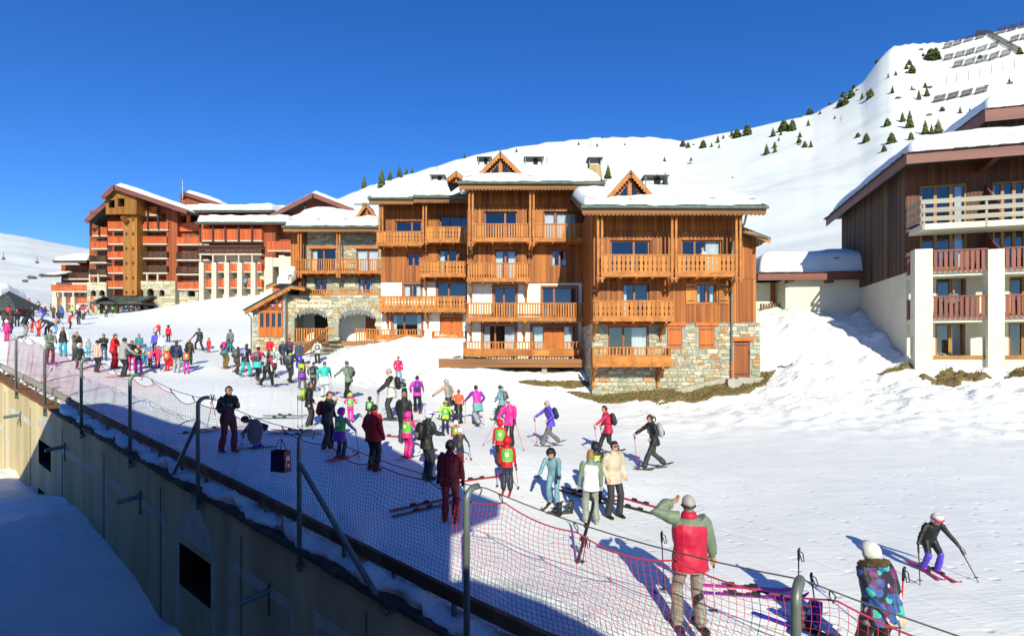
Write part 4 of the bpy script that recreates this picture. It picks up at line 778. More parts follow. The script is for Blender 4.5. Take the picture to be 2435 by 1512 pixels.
# low annex between the chalet and the apartment building
F = Face(1868, 38, -4, 'garage_annex', 'low cream annex with maroon fascia and deep snow on its roof', 'building'); P = F.root; r = F.rect
a0, a1 = 0, F.ux(2085)+1; zt = F.uz(1960,664)[1]; mb = MB().box(a0,a1,0,7,3,zt); mb.build('wall', M['cream'], P)
MB().box(F.ux(1806),-.003,1.6,7,3,zt).build('recessed_wall', M['cream'], P); a,b,c,d = r(1832,672,1843,755,1.6); MB().box(a,b,1.52,1.597,c,d).build('side_door', M['frame'], P)
fn = MB()
for i in range(8): x = F.ux(1806,1)+.12*i*1.6; fn.box(x,x+.14,.9,.95,F.uz(1815,752,.9)[1]-.5,F.uz(1815,722,.9)[1]+.06*math.sin(i*3))
fn.build('picket_rail', M['dwood'], P)
hip_roof(P, F.ux(1803,-.6), a1, -.7, 7.6, F.uz(1960,648,-.7)[1], .22, 1.35, (1,0,1,1), seed=6, fh=.5, guards=(3.2,5.4))
a,b,c,d = r(2045,732,2073,757,-.4); MB().box(a,b,-.75,-.02,c-.6,d).build('vent_box', M['column'], P); mb = MB()
for i in range(6): z = c+(d-c)*(i+.5)/6; mb.box(a+.15,b-.1,-.77,-.752,z-.03,z+.02)
mb.build('louvre', M['metal'], P)
for x in (1880,1975): q = F.uz(x,668,-.5); MB().box(q[0]-.2,q[0]+.2,-.6,-.004,q[1]-.1,q[1]+.04).build('eave_bracket', M['fascia'], P)
# upper building, mostly hidden
F = Face(2335, 50, -15, 'upper_building', 'weathered timber building under thick snow at the top right edge', 'building'); P = F.root
zt = F.uz(2335,285)[1]; MB().box(0,14,0,12,8,zt).build('wall', M['brown'], P); mb = MB()
for i in range(80): mb.box(.02+i*.17,.02+i*.17+.15,-.04-rnd.random()*.02,0,zt-9,zt)
for i in range(60): mb.box(-.05,0,i*.19,i*.19+.16,zt-9,zt)
mb.build('cladding', M['dwood'], P, kind='stuff'); hip_roof(P, -.5, 15, -1.6, 13, zt+.3, .42, 1.2, (1,0,1,1), seed=9, fh=1.1)
# ---------------------------------------------------------------- big red hotel on the left
F = Face(300, 94, 0, 'hotel_building', 'large red timber hotel with snowy roofs, stone arcades and rows of balconies', 'building'); P = F.root; r = F.rect
def hblock(x0, x1, y0, y1, v, mat='hwall', dep=9, ops=(), clad=True):
    a,b,c,d = r(x0,y0,x1,y1,v); mb = MB(); holes_wall(mb,a,b,c,d,ops,v,.25,0,1,1.5); solid(mb,a,b,v,v+dep,c,d); mb.build('wall',[M[mat],M['room']],P)
    if clad and mat in ('hwall','htower'):
        mb = MB(); n = int((b-a)/.45)
        for i in range(n):
            xa, xb = a+(b-a)*i/n, a+(b-a)*(i+1)/n-.05; iv = [(c,d)]
            for o in ops:
                if o[0] < xb and o[1] > xa: iv = [q for s_,e in iv for q in ((s_,min(e,o[2])),(max(s_,o[3]),e)) if q[1]-q[0] > .05]
            for s_,e in iv: mb.box(xa,xb,v-.05,v+.01,s_,e)
        mb.build('cladding', M[mat], P, kind='stuff')
def hwin(x0,x1,y0,y1,v,panes=2,cu=None): a,b,c,d = r(x0,y0,x1,y1,v); window(P,a,b,c,d,v+.02,'oframe',panes,bar=.12,curtain=cu); return (a,b,c,d)
def hbal(x0, x1, y0, y1, v, kind='red', dep=1.8, frill=True):
    a,b,c,d = r(x0,y0,x1,y1,v); sl_ = MB().box(a,b,v+.08,v+dep,c-.28,c-.04).build('balcony', M['column'], P)
    if kind == 'red':
        mb = MB().box(a-.03,b+.03,v-.05,v+.1,d-.1,d).box(a,b,v-.02,v+.05,c-.02,c+.12); n = max(3,int((b-a)/.26)); p_ = (b-a)/n
        for i in range(n): mb.box(a+p_*i+.02,a+p_*(i+1)-.035,v,v+.035,c+.1,d-.1)
        for xx in (a,b-.06):
            for i in range(6): mb.box(xx,xx+.06,v+.08+i*(dep-.1)/6,v+.02+(i+.85)*(dep-.1)/6,c+.02,d-.05)
        mb.build('railing', M['hred'], sl_)
    else:
        h = (d-c)/3.2
        for i in range(3): MB().box(a,b,v-.04,v+.02,c+i*h*1.1,c+i*h*1.1+h*.8).box(a,a+.06,v,v+dep,c+i*h*1.1,c+i*h*1.1+h*.8).box(b-.06,b,v,v+dep,c+i*h*1.1,c+i*h*1.1+h*.8).build('plank', M['hdark'], sl_)
        mb = MB(); n = max(2,int((b-a)/1.8))
        for i in range(n+1): x = a+(b-a-.1)*i/n; mb.box(x,x+.1,v+.021,v+.1,c-.1,d)
        mb.build('railing_posts', M['hdark'], sl_)
def wins(xs, ys, v, w=9, h=20, cu=((.0,.4),(.6,1))):
    out = []
    for y in ys:
        for i,x in enumerate(xs): out.append(r(x,y-h,x+w,y,v)); window(P,*out[-1],v+.05,'oframe',2,bar=.11,curtain=cu if (i+int(y))%3 else None)
    return out
# left low wing
o = wins((152,163,185),(668,),6); o += wins((150,176,192),(704,),5,9,16)
hblock(146,215,630,672,6,ops=o[:3]); hblock(124,212,672,745,5,'column',ops=o[3:],clad=False)
hbal(149,215,647,661,4.2,'dark'); hbal(121,208,677,691,3.2); hbal(128,208,708,720,3.6)
for x in (126,147,168): a,b,c,d = r(x,706,x+9,748,3); MB().box(a,b,3,3.8,c-1.5,d).build('pillar', M['column'], P)
for x in (130,148,172): a,b,c,d = r(x,690,x+3,707,3.3); MB().box(a,b,3.3,3.6,c,d).build('column', M['column'], P)
a,b,c,d = r(137,622,216,630,4); gable_roof(P,a,b,3,7,11,d,d+1.2,T=.7,fm='fascia',scallop=False,seed=21); a,b,c,d = r(115,655,150,662,3); gable_roof(P,a,b,2.2,5,8,d,d+.8,T=.3,fm='fascia',scallop=False,seed=22)
# tower: left wing, tower, right part
LV = (556,588,622,652); o = wins((222,240),LV,1.5); hblock(213,258,500,672,1.5,ops=o)
o = wins((258,275,),(543,577,611,646,681),1.0); hblock(254,300,506,702,1.0,ops=o)
o = wins((345,360,379),(576,611,646),1.5)+wins((352,372,386),(541,),1.5); hblock(322,398,478,672,1.5,ops=o)
hblock(396,422,498,672,.3)
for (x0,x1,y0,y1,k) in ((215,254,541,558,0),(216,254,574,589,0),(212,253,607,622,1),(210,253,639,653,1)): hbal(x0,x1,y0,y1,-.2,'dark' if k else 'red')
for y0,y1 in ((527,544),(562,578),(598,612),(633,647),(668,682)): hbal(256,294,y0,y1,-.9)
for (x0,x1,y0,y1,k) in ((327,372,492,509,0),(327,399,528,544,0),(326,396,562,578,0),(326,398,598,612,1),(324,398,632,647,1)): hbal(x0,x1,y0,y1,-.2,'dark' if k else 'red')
def hpost(x, y0, y1, v, m_='hdark', w=3.2): a,b,c,d = r(x,y0,x+w,y1,v); MB().box(a,b,v-.15,v+.15,c,d).build('roof_post', M[m_], P)
for x,y0,y1 in ((214,526,560),(234,508,560),(350,478,545),(375,492,545)): hpost(x,y0,y1,-.3)
# orange lift column with diamonds
a,b,c,d = r(294,508,326,703,-1.6); MB().box(a,b,-1.6,1,c,d).build('lift_shaft', M['htower'], P); mid = a+(b-a)*.58
MB().box(a-.03,a+.05,-1.65,-1.6,c,d).box(mid-.05,mid+.05,-1.66,-1.6,c,d).box(b-.05,b+.03,-1.65,-1.6,c,d).build('lift_trim', M['htower'], P)
for i,y in enumerate((523,556,591,626,661,695)):
    for x in ((300,) if i else ())+(316,): q = F.uz(x,y,-1.7); MB().prism([(q[0]-.18,q[1]),(q[0],q[1]-.36),(q[0]+.18,q[1]),(q[0],q[1]+.36)],-1.68,-1.61).build('diamond', M['hdark'], P)
q = F.uz(299,522,-1.7); mb = MB().tube([(q[0]-.35,-2,q[1]+.2),(q[0]+.4,-2.5,q[1]-.2)],[.35,.5],8); mb.build('loudspeaker', M['frame'], P)
# tower head
o = [r(258,476,273,495,-2.4),r(281,472,296,492,-2.4)]; a,b,c,d = r(252,470,325,508,-2.4); mb = MB(); holes_wall(mb,a,b,c,d,o,-2.4,.3,0,1,1.5); solid(mb,a,b,-2.4,3,c,d); ap = F.uz(273,446,-2.4); mb.add([(a,-2.4,d),(b,-2.4,d),(b,-2.4,d+.6),(ap[0],-2.4,ap[1]),(a,-2.4,d+.3)],[(0,1,2,3,4)]); mb.build('tower_head',[M['htower'],M['room']],P)
mb = MB(); n = 40
for i in range(n):
    x = a+(b-a)*i/n; xe = a+(b-a)*(i+1)/n-.04; iv = [(c-.15,d+.2)]
    for q in o:
        if q[0] < xe and q[1] > x: iv = [t for s_,e in iv for t in ((s_,min(e,q[2])),(max(s_,q[3]),e)) if t[1]-t[0] > .05]
    for s_,e in iv: mb.box(x,xe,-2.45,-2.39,s_,e)
mb.build('cladding', M['htower'], P, kind='stuff')
for q in o: MB().box(q[0]-.12,q[1]+.12,-2.5,-2.42,q[3],q[3]+.15).box(q[0]-.12,q[1]+.12,-2.5,-2.42,q[2]-.15,q[2]).build('window_casing', M['htower'], P)
def ygable(apx, apy, lx, ly, rx, ry, v0, v1, th=.5, T=.6, seed=1, soffit=True):
    """gable facing the viewer, ridge running back"""
    A, Lp, Rp = F.uz(apx,apy,v0), F.uz(lx,ly,v0), F.uz(rx,ry,v0); mb = MB()
    for p_, q_ in ((Lp,A),(A,Rp)): mb.add([(p_[0],v0,p_[1]),(q_[0],v0,q_[1]),(q_[0],v1,q_[1]),(p_[0],v1,p_[1]),(p_[0],v0,p_[1]-.3),(q_[0],v0,q_[1]-.3),(q_[0],v1,q_[1]-.3),(p_[0],v1,p_[1]-.3)],[(0,1,2,3),(4,7,6,5),(0,3,7,4),(1,5,6,2)])
    ro = mb.build('roof', M['slate'], P); fb = MB()
    for p_, q_ in ((Lp,A),(A,Rp)): fb.beam((p_[0],v0-.05,p_[1]-.35),(q_[0],v0-.05,q_[1]-.35),.1,.75)
    fb.build('fascia', M['fascia'], ro)
    for p_, q_ in ((Lp,A),(A,Rp)):                           # snow on each slope
        nu, nv = 24, 22; U = np.linspace(0,1,nu)[:,None]*np.ones((1,nv)); W = np.linspace(0,1,nv)[None,:]*np.ones((nu,1)); L_ = math.hypot(q_[0]-p_[0],q_[1]-p_[1])
        X = p_[0]+(q_[0]-p_[0])*U; Z = p_[1]+(q_[1]-p_[1])*U; Y = v0+(v1-v0)*W; low = (U if p_ is Lp else 1-U)*L_
        e = np.clip(np.minimum(np.minimum((Y-v0-.7)/1.5,(v1-Y)/1.5),(low-.4)/1.5),0,1); t = T*np.sqrt(1-(1-e)**2)*(1+.3*fbm(X/3+seed,Y/3,3)); sn = MB(); ix = lambda i,j: i*nv+j
        sn.v = [tuple(k) for k in np.stack([X,Y,Z+t+.03*(e>0)-.05*(e<=0)],-1).reshape(-1,3)]; sn.f = [(ix(i,j),ix(i+1,j),ix(i+1,j+1),ix(i,j+1)) for i in range(nu-1) for j in range(nv-1)]; sn.m = [0]*len(sn.f); sn.build('roof_snow', M['roof_snow'], ro, True)
ygable(271,440,243,467,445,499,-3.2,13,T=.9,seed=31); ygable(251,480,203,523,262,470,-2.2,12,T=.6,seed=32)
a,b,c,d = r(262,470,300,508,0); MB().prism([F.uz(271,452,0),F.uz(254,506,0),F.uz(325,506,0),F.uz(398,506,0),F.uz(398,492,0)][::-1],.5,6).build('gable_wall', M['hwall'], P)
# stone arcades at the foot of the tower
def arcade(x0,x1,y0,y1,v,ar,seed):
    a,b,c,d = r(x0,y0,x1,y1,v); ops = [r(p0,q0,p1,q1,v) for p0,q0,p1,q1 in ar]; mb = MB(); holes_wall(mb,a,b,c-1.5,d,ops,v,.5,0,1,1.2); solid(mb,a,b,v,v+3,c-1.5,d); mb.build('stone_wall',[M['mortar'],M['room_l']],P)
    stone_wall(P,a,b,c-1.2,d,ops,v,(.3,.6),(.5,1.3),limit=0,mi='stone_y',seed=seed,dep=.09)
    for q in ops:                                           # arched heads fill the corners of the openings
        n = 8; w_ = q[1]-q[0]; h = w_*.3; hd = MB()
        for i in range(n): t0, t1 = i/n, (i+1)/n; f = lambda t: q[3]-h+h*math.sqrt(max(0,1-(2*t-1)**2)); hd.add([(q[0]+w_*t0,v-.02,f(t0)),(q[0]+w_*t1,v-.02,f(t1)),(q[0]+w_*t1,v-.02,q[3]+.1),(q[0]+w_*t0,v-.02,q[3]+.1)],[(0,1,2,3)])
        hd.build('arch_head', M['cream'], P)
arcade(207,254,671,738,-.6,[(216,690,228,704),(236,690,249,704),(214,716,228,735),(236,712,250,735)],41); arcade(322,417,668,738,-.6,[(326,687,341,704),(350,686,366,705),(379,689,391,704),(326,712,341,735),(350,718,367,735)],42)
arcade(416,472,672,716,.6,[(446,690,464,705)],43); hbal(214,228,704,713,-.7); hbal(350,367,704,719,-.7)
for x,v in ((213,-.2),(233,-.2),(327,-.2),(349,-.2),(374,-.2)): hpost(x,652,671,v,'column',3)
# entrance canopy
q0, q1 = F.uz(213,718,-5), F.uz(336,718,-5); zt_ = F.uz(270,702,-3)[1]; cn = MB().add([(q0[0],-5,q0[1]),(q1[0],-5,q1[1]),(q1[0]-1.5,-1,zt_),(q0[0]+2.5,-1,zt_)],[(0,1,2,3)]).box(q0[0],q1[0],-5,-1,q0[1]-.3,q0[1]-.02)
m1 = F.uz(247,704,-5.6); cn.add([(m1[0],-5.7,m1[1]),(m1[0]-1.7,-5.7,q0[1]),(m1[0]-1.7,-2,q0[1]),(m1[0],-2,m1[1]),(m1[0]+1.7,-5.7,q0[1]),(m1[0]+1.7,-2,q0[1])],[(0,1,2,3),(0,3,5,4)])
rr_ = random.Random(8)
for i in range(130): t, s = rr_.random(), rr_.random(); x = q0[0]+.3+(q1[0]-q0[0]-1.2)*t+s*.6*(1-t); y = -5+4*s; z = q0[1]+(zt_-q0[1])*s+.03; cn.box(x,x+.8,y,y+.55,z,z+.05+.04*rr_.random())
co = cn.build('entrance_canopy', M['slate'], P)
for x in (q0[0]+1.5,m1[0]-1.2,m1[0]+1.4,m1[0]+4,q1[0]-.8): MB().box(x-.14,x+.14,-4.6,-4.3,q0[1]-3.4,q0[1]-.3).beam((x,-4.5,q0[1]-1.4),(x-.9,-4.8,q0[1]-.3),.16,.16).build('post', M['hdark'], co)
# loggia block
o = [r(425,513,443,531,1),r(452,511,470,529,1),r(478,511,495,527,1)]; hblock(420,500,505,550,1,'hred',ops=o,clad=False); o = wins((445,462,480),(577,613,648),1.6); o += wins((436,456),(683,),1.6)
hblock(420,500,546,690,1.6,ops=o)
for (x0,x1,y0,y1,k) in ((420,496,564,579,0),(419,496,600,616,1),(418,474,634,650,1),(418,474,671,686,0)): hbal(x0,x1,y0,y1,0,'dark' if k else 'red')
a,b,c,d = r(414,497,520,508,-.8); gable_roof(P,a,b+9,-.8,7,15,d-.2,d+1.6,T=1.0,fm='fascia',scallop=False,seed=24,guards=4,th=.3)
# pillared block
o = wins((507,538,570,603),(570,600),1.2)+wins((507,538,570,603),(643,680,711),1.0,9,22); hblock(474,623,528,604,1.2,ops=o[:8]); hblock(474,623,604,716,1.0,'column',ops=o[8:],clad=False)
hbal(478,622,545,570,-.7); hbal(472,622,582,602,-.9,'dark',2)
for x in (475,505,535,566,598): hpost(x,533,575,-.8,w=3.4); hpost(x+1,602,628,-.6,'column',2.6); a,b,c,d = r(x-2,624,x+9,716,-1.2); MB().box(a,b,-1.2,.9,c-1,d).build('pillar', M['column'], P)
for y0,y1 in ((627,644),(664,682)):
    for x in (483,513,543,574): hbal(x,x+22,y0,y1,-.6,dep=1.5)
    hbal(606,622,y0,y1,-.6,dep=1.5)
hblock(620,655,530,640,.4); hblock(618,640,640,712,.4,'column',clad=False)
a,b,c,d = r(464,528,640,535,-1.6); gable_roof(P,a,b+3,-1.6,6,14,d,d+2.0,T=1.1,fm='fascia',scallop=False,seed=25,guards=8,th=.3)
# right-hand gable of the hotel
o = wins((655,695),(575,612),2,10,20)+wins((677,),(538,),2,11,16); hblock(637,832,520,640,2,ops=o); MB().prism([F.uz(744,470,2),F.uz(637,522,2),F.uz(832,522,2),F.uz(832,500,2)][::-1],2.1,9).build('gable_wall', M['hwall'], P)
ygable(744,459,627,519,838,496,-.5,14,T=1.0,seed=33); hbal(635,708,574,594,.2); hbal(674,697,524,536,.4)
for x,y0,y1 in ((672,510,538),(724,484,520),(772,484,520)): hpost(x,y0,y1,.4,w=4)
for x0,x1,y0 in ((630,648,612),(663,676,607),(676,700,610)): a,b,c,d = r(x0,y0,x1,712,-2); MB().box(a,b,-2,1.5,c-1,d).build('white_pier', M['column'], P)
a,b,c,d = r(648,613,664,634,-1.8); MB().box(a,b,-1.8,-1.5,c,d).build('white_parapet', M['column'], P); hbal(646,664,685,700,-1.6,dep=1.5)
# small far gable and aerial
A = F.uz(432,457,16); MB().prism([F.uz(429,460,16),F.uz(522,483,16),F.uz(522,520,16),F.uz(429,520,16)][::-1],16,26).build('rear_gable', M['hwall'], P); ygable(440,457,428,466,525,484,15.5,26,T=.9,seed=35)
q = F.uz(434,455,8); MB().tube([(q[0],8,q[1]-2),(q[0],8,q[1]+2)],.05,5).tube([(q[0]-.4,8,q[1]+.6),(q[0]+.5,8,q[1]+.8)],.035,4).tube([(q[0]-.3,8,q[1]+.0),(q[0]+.4,8,q[1]+.1)],.035,4).build('aerial', M['metal'], P)
# slate-roofed kiosk cut by the left edge
F = Face(0, 66, 0, 'kiosk', 'small slate-roofed kiosk under a heap of snow at the left edge', 'kiosk'); P = F.root; a,b,c,d = F.rect(-45,728,26,752); MB().box(a,b,0,3,c-1.5,d+.3).build('wall', M['fascia'], P)
e0, e1 = F.uz(-70,733,-1), F.uz(37,733,-1); t0, t1 = F.uz(-40,690,1.5), F.uz(16,690,1.5); mb = MB().add([(e0[0],-1,e0[1]),(e1[0],-1,e1[1]),(t1[0],1.5,t1[1]),(t0[0],1.5,t0[1]),(e1[0],4,e1[1]),(e0[0],4,e0[1])],[(0,1,2,3),(1,4,2),(5,0,3)]); rr_ = random.Random(2)
for i in range(90): t, s = rr_.random(), rr_.random(); x = e0[0]+(e1[0]-e0[0]-.5)*t+(t1[0]-e1[0])*s*t-(t1[0]-e1[0])*s*(1-t)*.5; mb.box(x,x+.5,-1+2.4*s,-.6+2.4*s,e0[1]+(t0[1]-e0[1])*s+.02,e0[1]+(t0[1]-e0[1])*s+.09)
mb.box(e0[0],e1[0],-1.05,-1,e0[1]-.3,e0[1]); mb.build('roof', M['slate'], P); snow_cap(P, t0[0]-1, t1[0]+.3, [(.4,t1[1]-.8),(1.5,t1[1]-.1),(4,t1[1]-1)], 1.1, seed=3)
# ---------------------------------------------------------------- retaining wall, rail, poles and net along the edge of the piste
WA = math.atan2(WE.y, WE.x); tk = lambda k: (k-5)*STEP
WF = Face(0, 10); WF.a = WA; WF.c, WF.s = WE.x, WE.y; WF.o = W5.copy()
wroot = tag(empty('retaining_wall', (W5.x,W5.y,0), WA), 'tall tan rendered retaining wall with pale painted bands below the piste', 'wall')
KS = [k/4 for k in range(-24, 53)]; mb = MB(); yv = -.35
wops = []                                                    # window openings, as t0,t1 and z at the left for top and bottom
def wq(px, py): return WF.uz(px, py, yv)
for x0,x1,ya,yb in ((92,121,1043,1100),(90,118,1158,1200),(424,501,1286,1385)):
    (t0,za),(_,zb) = wq(x0,ya), wq(x0,yb); t1 = WF.ux(x1,yv); wops.append((t0,t1,za,zb))
GR = -.105
ts = sorted({tk(k) for k in KS}|{v for o in wops for v in o[:2]})
wt = lambda t: wall_z(t/STEP+5)-.12
wb_ = lambda t: float(yard_z(t/STEP+5))-1.5
for a, b in zip(ts[:-1], ts[1:]):
    segs = [('b',)]; o = sorted([q for q in wops if q[0] < (a+b)/2 < q[1]], key=lambda q: q[3]); lo = lambda t: wb_(t); cur = (wb_(a), wb_(b))
    for q in o:
        f0 = lambda t: q[3]+(t-q[0])*GR; f1 = lambda t: q[2]+(t-q[0])*GR
        mb.add([(a,yv,cur[0]),(b,yv,cur[1]),(b,yv,f0(b)),(a,yv,f0(a))],[(0,1,2,3)]); cur = (f1(a), f1(b))
        mb.add([(a,yv,f0(a)),(b,yv,f0(b)),(b,yv+.9,f0(b)),(a,yv+.9,f0(a)),(a,yv,f1(a)),(b,yv,f1(b)),(b,yv+.9,f1(b)),(a,yv+.9,f1(a))],[(0,1,2,3),(4,7,6,5),(3,2,6,7)],1)
    mb.add([(a,yv,cur[0]),(b,yv,cur[1]),(b,yv,wt(b)),(a,yv,wt(a))],[(0,1,2,3)]); mb.add([(a,yv,wt(a)),(b,yv,wt(b)),(b,.12,wt(b)),(a,.12,wt(a))],[(0,1,2,3)])
for q in wops:
    for t, z in ((q[0],0),(q[1],1)): f0, f1 = q[3]+(t-q[0])*GR, q[2]+(t-q[0])*GR; mb.add([(t,yv,f0),(t,yv+.9,f0),(t,yv+.9,f1),(t,yv,f1)],[(0,1,2,3)],1)
mb.build('wall_face', [M['tanwall'],M['dark']], wroot)
def strip(t0, t1, zf, h, y0, y1, m, name, par=wroot, kind=None, jit=0):
    q = MB(); n = max(1,int((t1-t0)/.5)); r = random.Random(int(t0*7+50))
    for i in range(n):
        a, b = t0+(t1-t0)*i/n, t0+(t1-t0)*(i+1)/n; j = r.uniform(-jit,jit)
        q.add([(a,y0-j,zf(a)),(b,y0-j,zf(b)),(b,y1,zf(b)),(a,y1,zf(a)),(a,y0-j,zf(a)+h),(b,y0-j,zf(b)+h),(b,y1,zf(b)+h),(a,y1,zf(a)+h)],[(0,1,5,4),(4,5,6,7),(0,3,2,1),(2,3,7,6)]+([(0,4,7,3)] if i == 0 or jit else [])+([(1,2,6,5)] if i == n-1 or jit else []))
    return q.build(name, M[m], par, kind=kind)
strip(tk(-6), tk(2.2), lambda t: wt(t)+.002, .07, yv-.10, .1, 'rust', 'coping', jit=.03); strip(tk(2.2), tk(13), lambda t: wt(t)+.002, .09, yv-.12, .1, 'coping', 'coping', jit=.04)
# painted frames: left px, right px, pixel height of the top-left corner, how far they reach down
for x0,x1,y0,dn in ((-60,10,960,2.6),(19,81,963,3.2),(143,235,1058,4),(252,393,1130,5),(419,511,1243,6),(545,700,1328,6),(745,930,1450,6)):
    (t0,z0) = wq(x0,y0); t1 = WF.ux(x1,yv); top = lambda t: z0+(t-t0)*GR; w_ = .16
    q = MB(); e = yv-.006
    def pl(a,b,za0,za1,zb0,zb1): q.add([(a,e,za0),(b,e,zb0),(b,e,zb1),(a,e,za1),(a,yv+.01,za0),(b,yv+.01,zb0),(b,yv+.01,zb1),(a,yv+.01,za1)],[(0,1,2,3),(3,2,6,7),(0,3,7,4),(1,5,6,2)])
    pl(t0,t1,top(t0)-.24,top(t0),top(t1)-.24,top(t1)); pl(t0,t0+w_,top(t0)-dn,top(t0)-.24,top(t0+w_)-dn,top(t0+w_)-.24); pl(t1-w_,t1,top(t1-w_)-dn,top(t1-w_)-.24,top(t1)-dn,top(t1)-.24)
    q.build('painted_band', M['band'], wroot)
for x0,x1,y0,ya in ((419,511,1243,1188),(86,128,1008,975)):                       # little painted pediments over the openings
    t0, z0 = wq(x0,y0); t1 = WF.ux(x1,yv); z1 = z0+(t1-t0)*GR; tm = (t0+t1)/2; za = wq((x0+x1)/2,ya)[1]; MB().add([(t0,yv-.005,z0+.01),(t1,yv-.005,z1+.01),(tm,yv-.005,za),(t0,yv+.01,z0+.01),(t1,yv+.01,z1+.01),(tm,yv+.01,za)],[(0,1,2),(0,3,4,1),(1,4,5,2),(2,5,3,0)]).build('painted_pediment', M['band'], wroot)
for px,py in ((50,986),(155,1062),(335,1180),(641,1404),(980,1650)):
    t, z = wq(px,py); MB().tube([(t,yv+.1,z+.02),(t-.08,yv-.55,z-.07)],.065,8).build('drain_pipe', M['steel'], wroot); MB().box(t-.02,t+.02,yv-.03,yv,z-.5,z+.15).build('pipe_bracket', M['coping'], wroot)
for k in range(0,10): t = tk(k+.45); MB().box(t-.012,t+.012,yv-.012,yv,wb_(t),wt(t)-.4).build('wall_joint', M['coping'], wroot)
# guard rail on the wall
groot = tag(empty('guard_rail', (W5.x,W5.y,0), WA), 'low grey timber guard rail on short posts along the wall top', 'railing')
strip(tk(-6), tk(2.4), lambda t: wt(t)+.42, .2, -.12, -.03, 'grail', 'rail', groot); strip(tk(2.4), tk(13), lambda t: wt(t)+.36, .2, -.12, -.03, 'dwood', 'rail', groot)
for i in range(56): t = tk(-5.5)+i*1.4; MB().box(t-.03,t+.03,-.10,-.04,wt(t)+.07,wt(t)+.43).build('post', M['steel'], groot)
# strip of old snow lying on the wall top
q = MB(); r = random.Random(12); n = 360; t0, t1 = tk(2.3), tk(12.5); rows = []
for i in range(n+1):
    t = t0+(t1-t0)*i/n; h = .10+.09*math.sin(t*2.1)+.09*math.sin(t*5.3+1)+r.uniform(-.06,.06); d = -.06+.07*math.sin(t*3.3)+r.uniform(-.05,.05); h = max(.02,h); rows.append([(t,-.36-d,wt(t)+.06),(t,-.38-d,wt(t)+.1+h*.4),(t,-.28,wt(t)+.1+h),(t,-.1,wt(t)+.12+h*.9),(t,.1,wt(t)+.18+h)])
q.v = [p_ for rw in rows for p_ in rw]; q.f = [(i*5+j,(i+1)*5+j,(i+1)*5+j+1,i*5+j+1) for i in range(n) for j in range(4)]; q.m = [0]*len(q.f)
tag(q.build('wall_top_snow', M['pile_snow'], None, True), kind='structure'); o = bpy.data.objects['wall_top_snow']; o.location = (W5.x,W5.y,0); o.rotation_euler = (0,0,WA)
# bent poles
PT = lambda k: wall_z(k)+2.23
def w3(t, n, z): v = W5+WE*t+WN*n; return Vector((v.x, v.y, z))
ORD = ['first','second','third','fourth','fifth','sixth','seventh','eighth','ninth']
PDESC = {5:'with a brace leaning left',6:'with a long brace running down to the right',7:'with sunlit upper half beside the red ski suit',8:'whose rounded head stands by the planted ski poles'}
for k in range(0, 10):
    t = tk(k); z0, z1 = wall_z(k)-.45, PT(k); pr = tag(empty('net_pole', tuple(w3(t,-.42,z0)), WA), 'grey steel cane-shaped net pole '+(PDESC.get(k) or '%s from the left edge'%(ORD[k-1] if k > 0 else 'out')) if k not in (0,9) else ('grey steel cane-shaped net pole beyond the left edge' if k == 0 else 'grey steel cane-shaped net pole nearest the patterned jacket'), 'pole', 'net poles along the wall')
    h = z1-z0; pts = [(0,0,0),(0,0,h-.19)]+[(0,.18-.18*math.cos(a),h-.19+.18*math.sin(a)) for a in [i*math.pi/14 for i in range(1,8)]]+[(.0,.25,h-.012)]
    MB().tube(pts,.047,12).build('tube', M['steel'], pr, True); [MB().box(-.09,.09,-.03,.07,z_,z_+.09).build('wall_clamp', M['steel'], pr) for z_ in (.05,.32)]; MB().tube([(0,.24,h-.02),(.02,.32,h-.07),(.0,.28,h-.18)],.012,5).build('hook', M['cable'], pr)
    if k == 5: MB().tube([(0,-.0,h-.55),(-1.75,.1,.5)],.05,8).build('brace', M['steel'], pr)
    if k == 6: MB().tube([(0,.0,h-.6),(2.6,-.02,-.1)],.05,8).build('brace', M['steel'], pr)
# net
nroot = tag(empty('safety_net', (W5.x,W5.y,0), WA), 'red mesh safety net sagging between the steel poles along the piste edge', 'net')
def cab(k): f = k-math.floor(k); z = PT(math.floor(k))*(1-f)+PT(math.floor(k)+1)*f; return z-.10-.5*f*(1-f)
AT = sorted([j+f for j in range(-2,11) for f in (.06,.36,.68)])
def top(k):
    i = max(j for j in range(len(AT)) if AT[j] <= k+1e-9) if k >= AT[0] else 0; a, b = AT[i], AT[min(i+1,len(AT)-1)]; f = (k-a)/max(b-a,1e-6)
    return (cab(a)*(1-f)+cab(b)*f)-.12-.55*f*(1-f)*(.8+.4*math.sin(i*2.7))
cell = .083; K0, K1 = .0, 9.3; nc = int((K1-K0)*STEP/cell); nr = 25; G = []
for i in range(nc+1):
    k = K0+(K1-K0)*i/nc; t = tk(k); zt_ = top(k); zb_ = wall_z(k)+.1; col = []
    for j in range(nr+1):
        s = j/nr; wv = math.sin(t*3.1+1.3*math.sin(t*.9))*.016+math.sin(t*7.7+j*.2)*.006
        col.append((t+.03*math.sin(j*.5+t), .10*(1-s)**1.2+.02+wv*math.sin(math.pi*s)*1.5, zt_*(1-s)+zb_*s+math.sin(t*2.6)*.05*s+.02*math.sin(t*1.1+j*.4)))
    G.append(col)
nm = MB()
for i, c in enumerate(G): nm.tube(c, .0030 if G[i][0][0] < tk(6.0) else .0036, 3, cap=False)
for j in range(1,nr+1): nm.tube([c[j] for c in G], .0032, 3, cap=False)
nm.build('netting', M['net'], nroot, kind='stuff'); MB().tube([c[0] for c in G], .011, 5).build('top_cord', M['net'], nroot)
MB().tube([(tk(k),.02,cab(k)+.02) for k in np.arange(-1,10.6,.1)], .009, 5).build('cable', M['cable'], nroot)
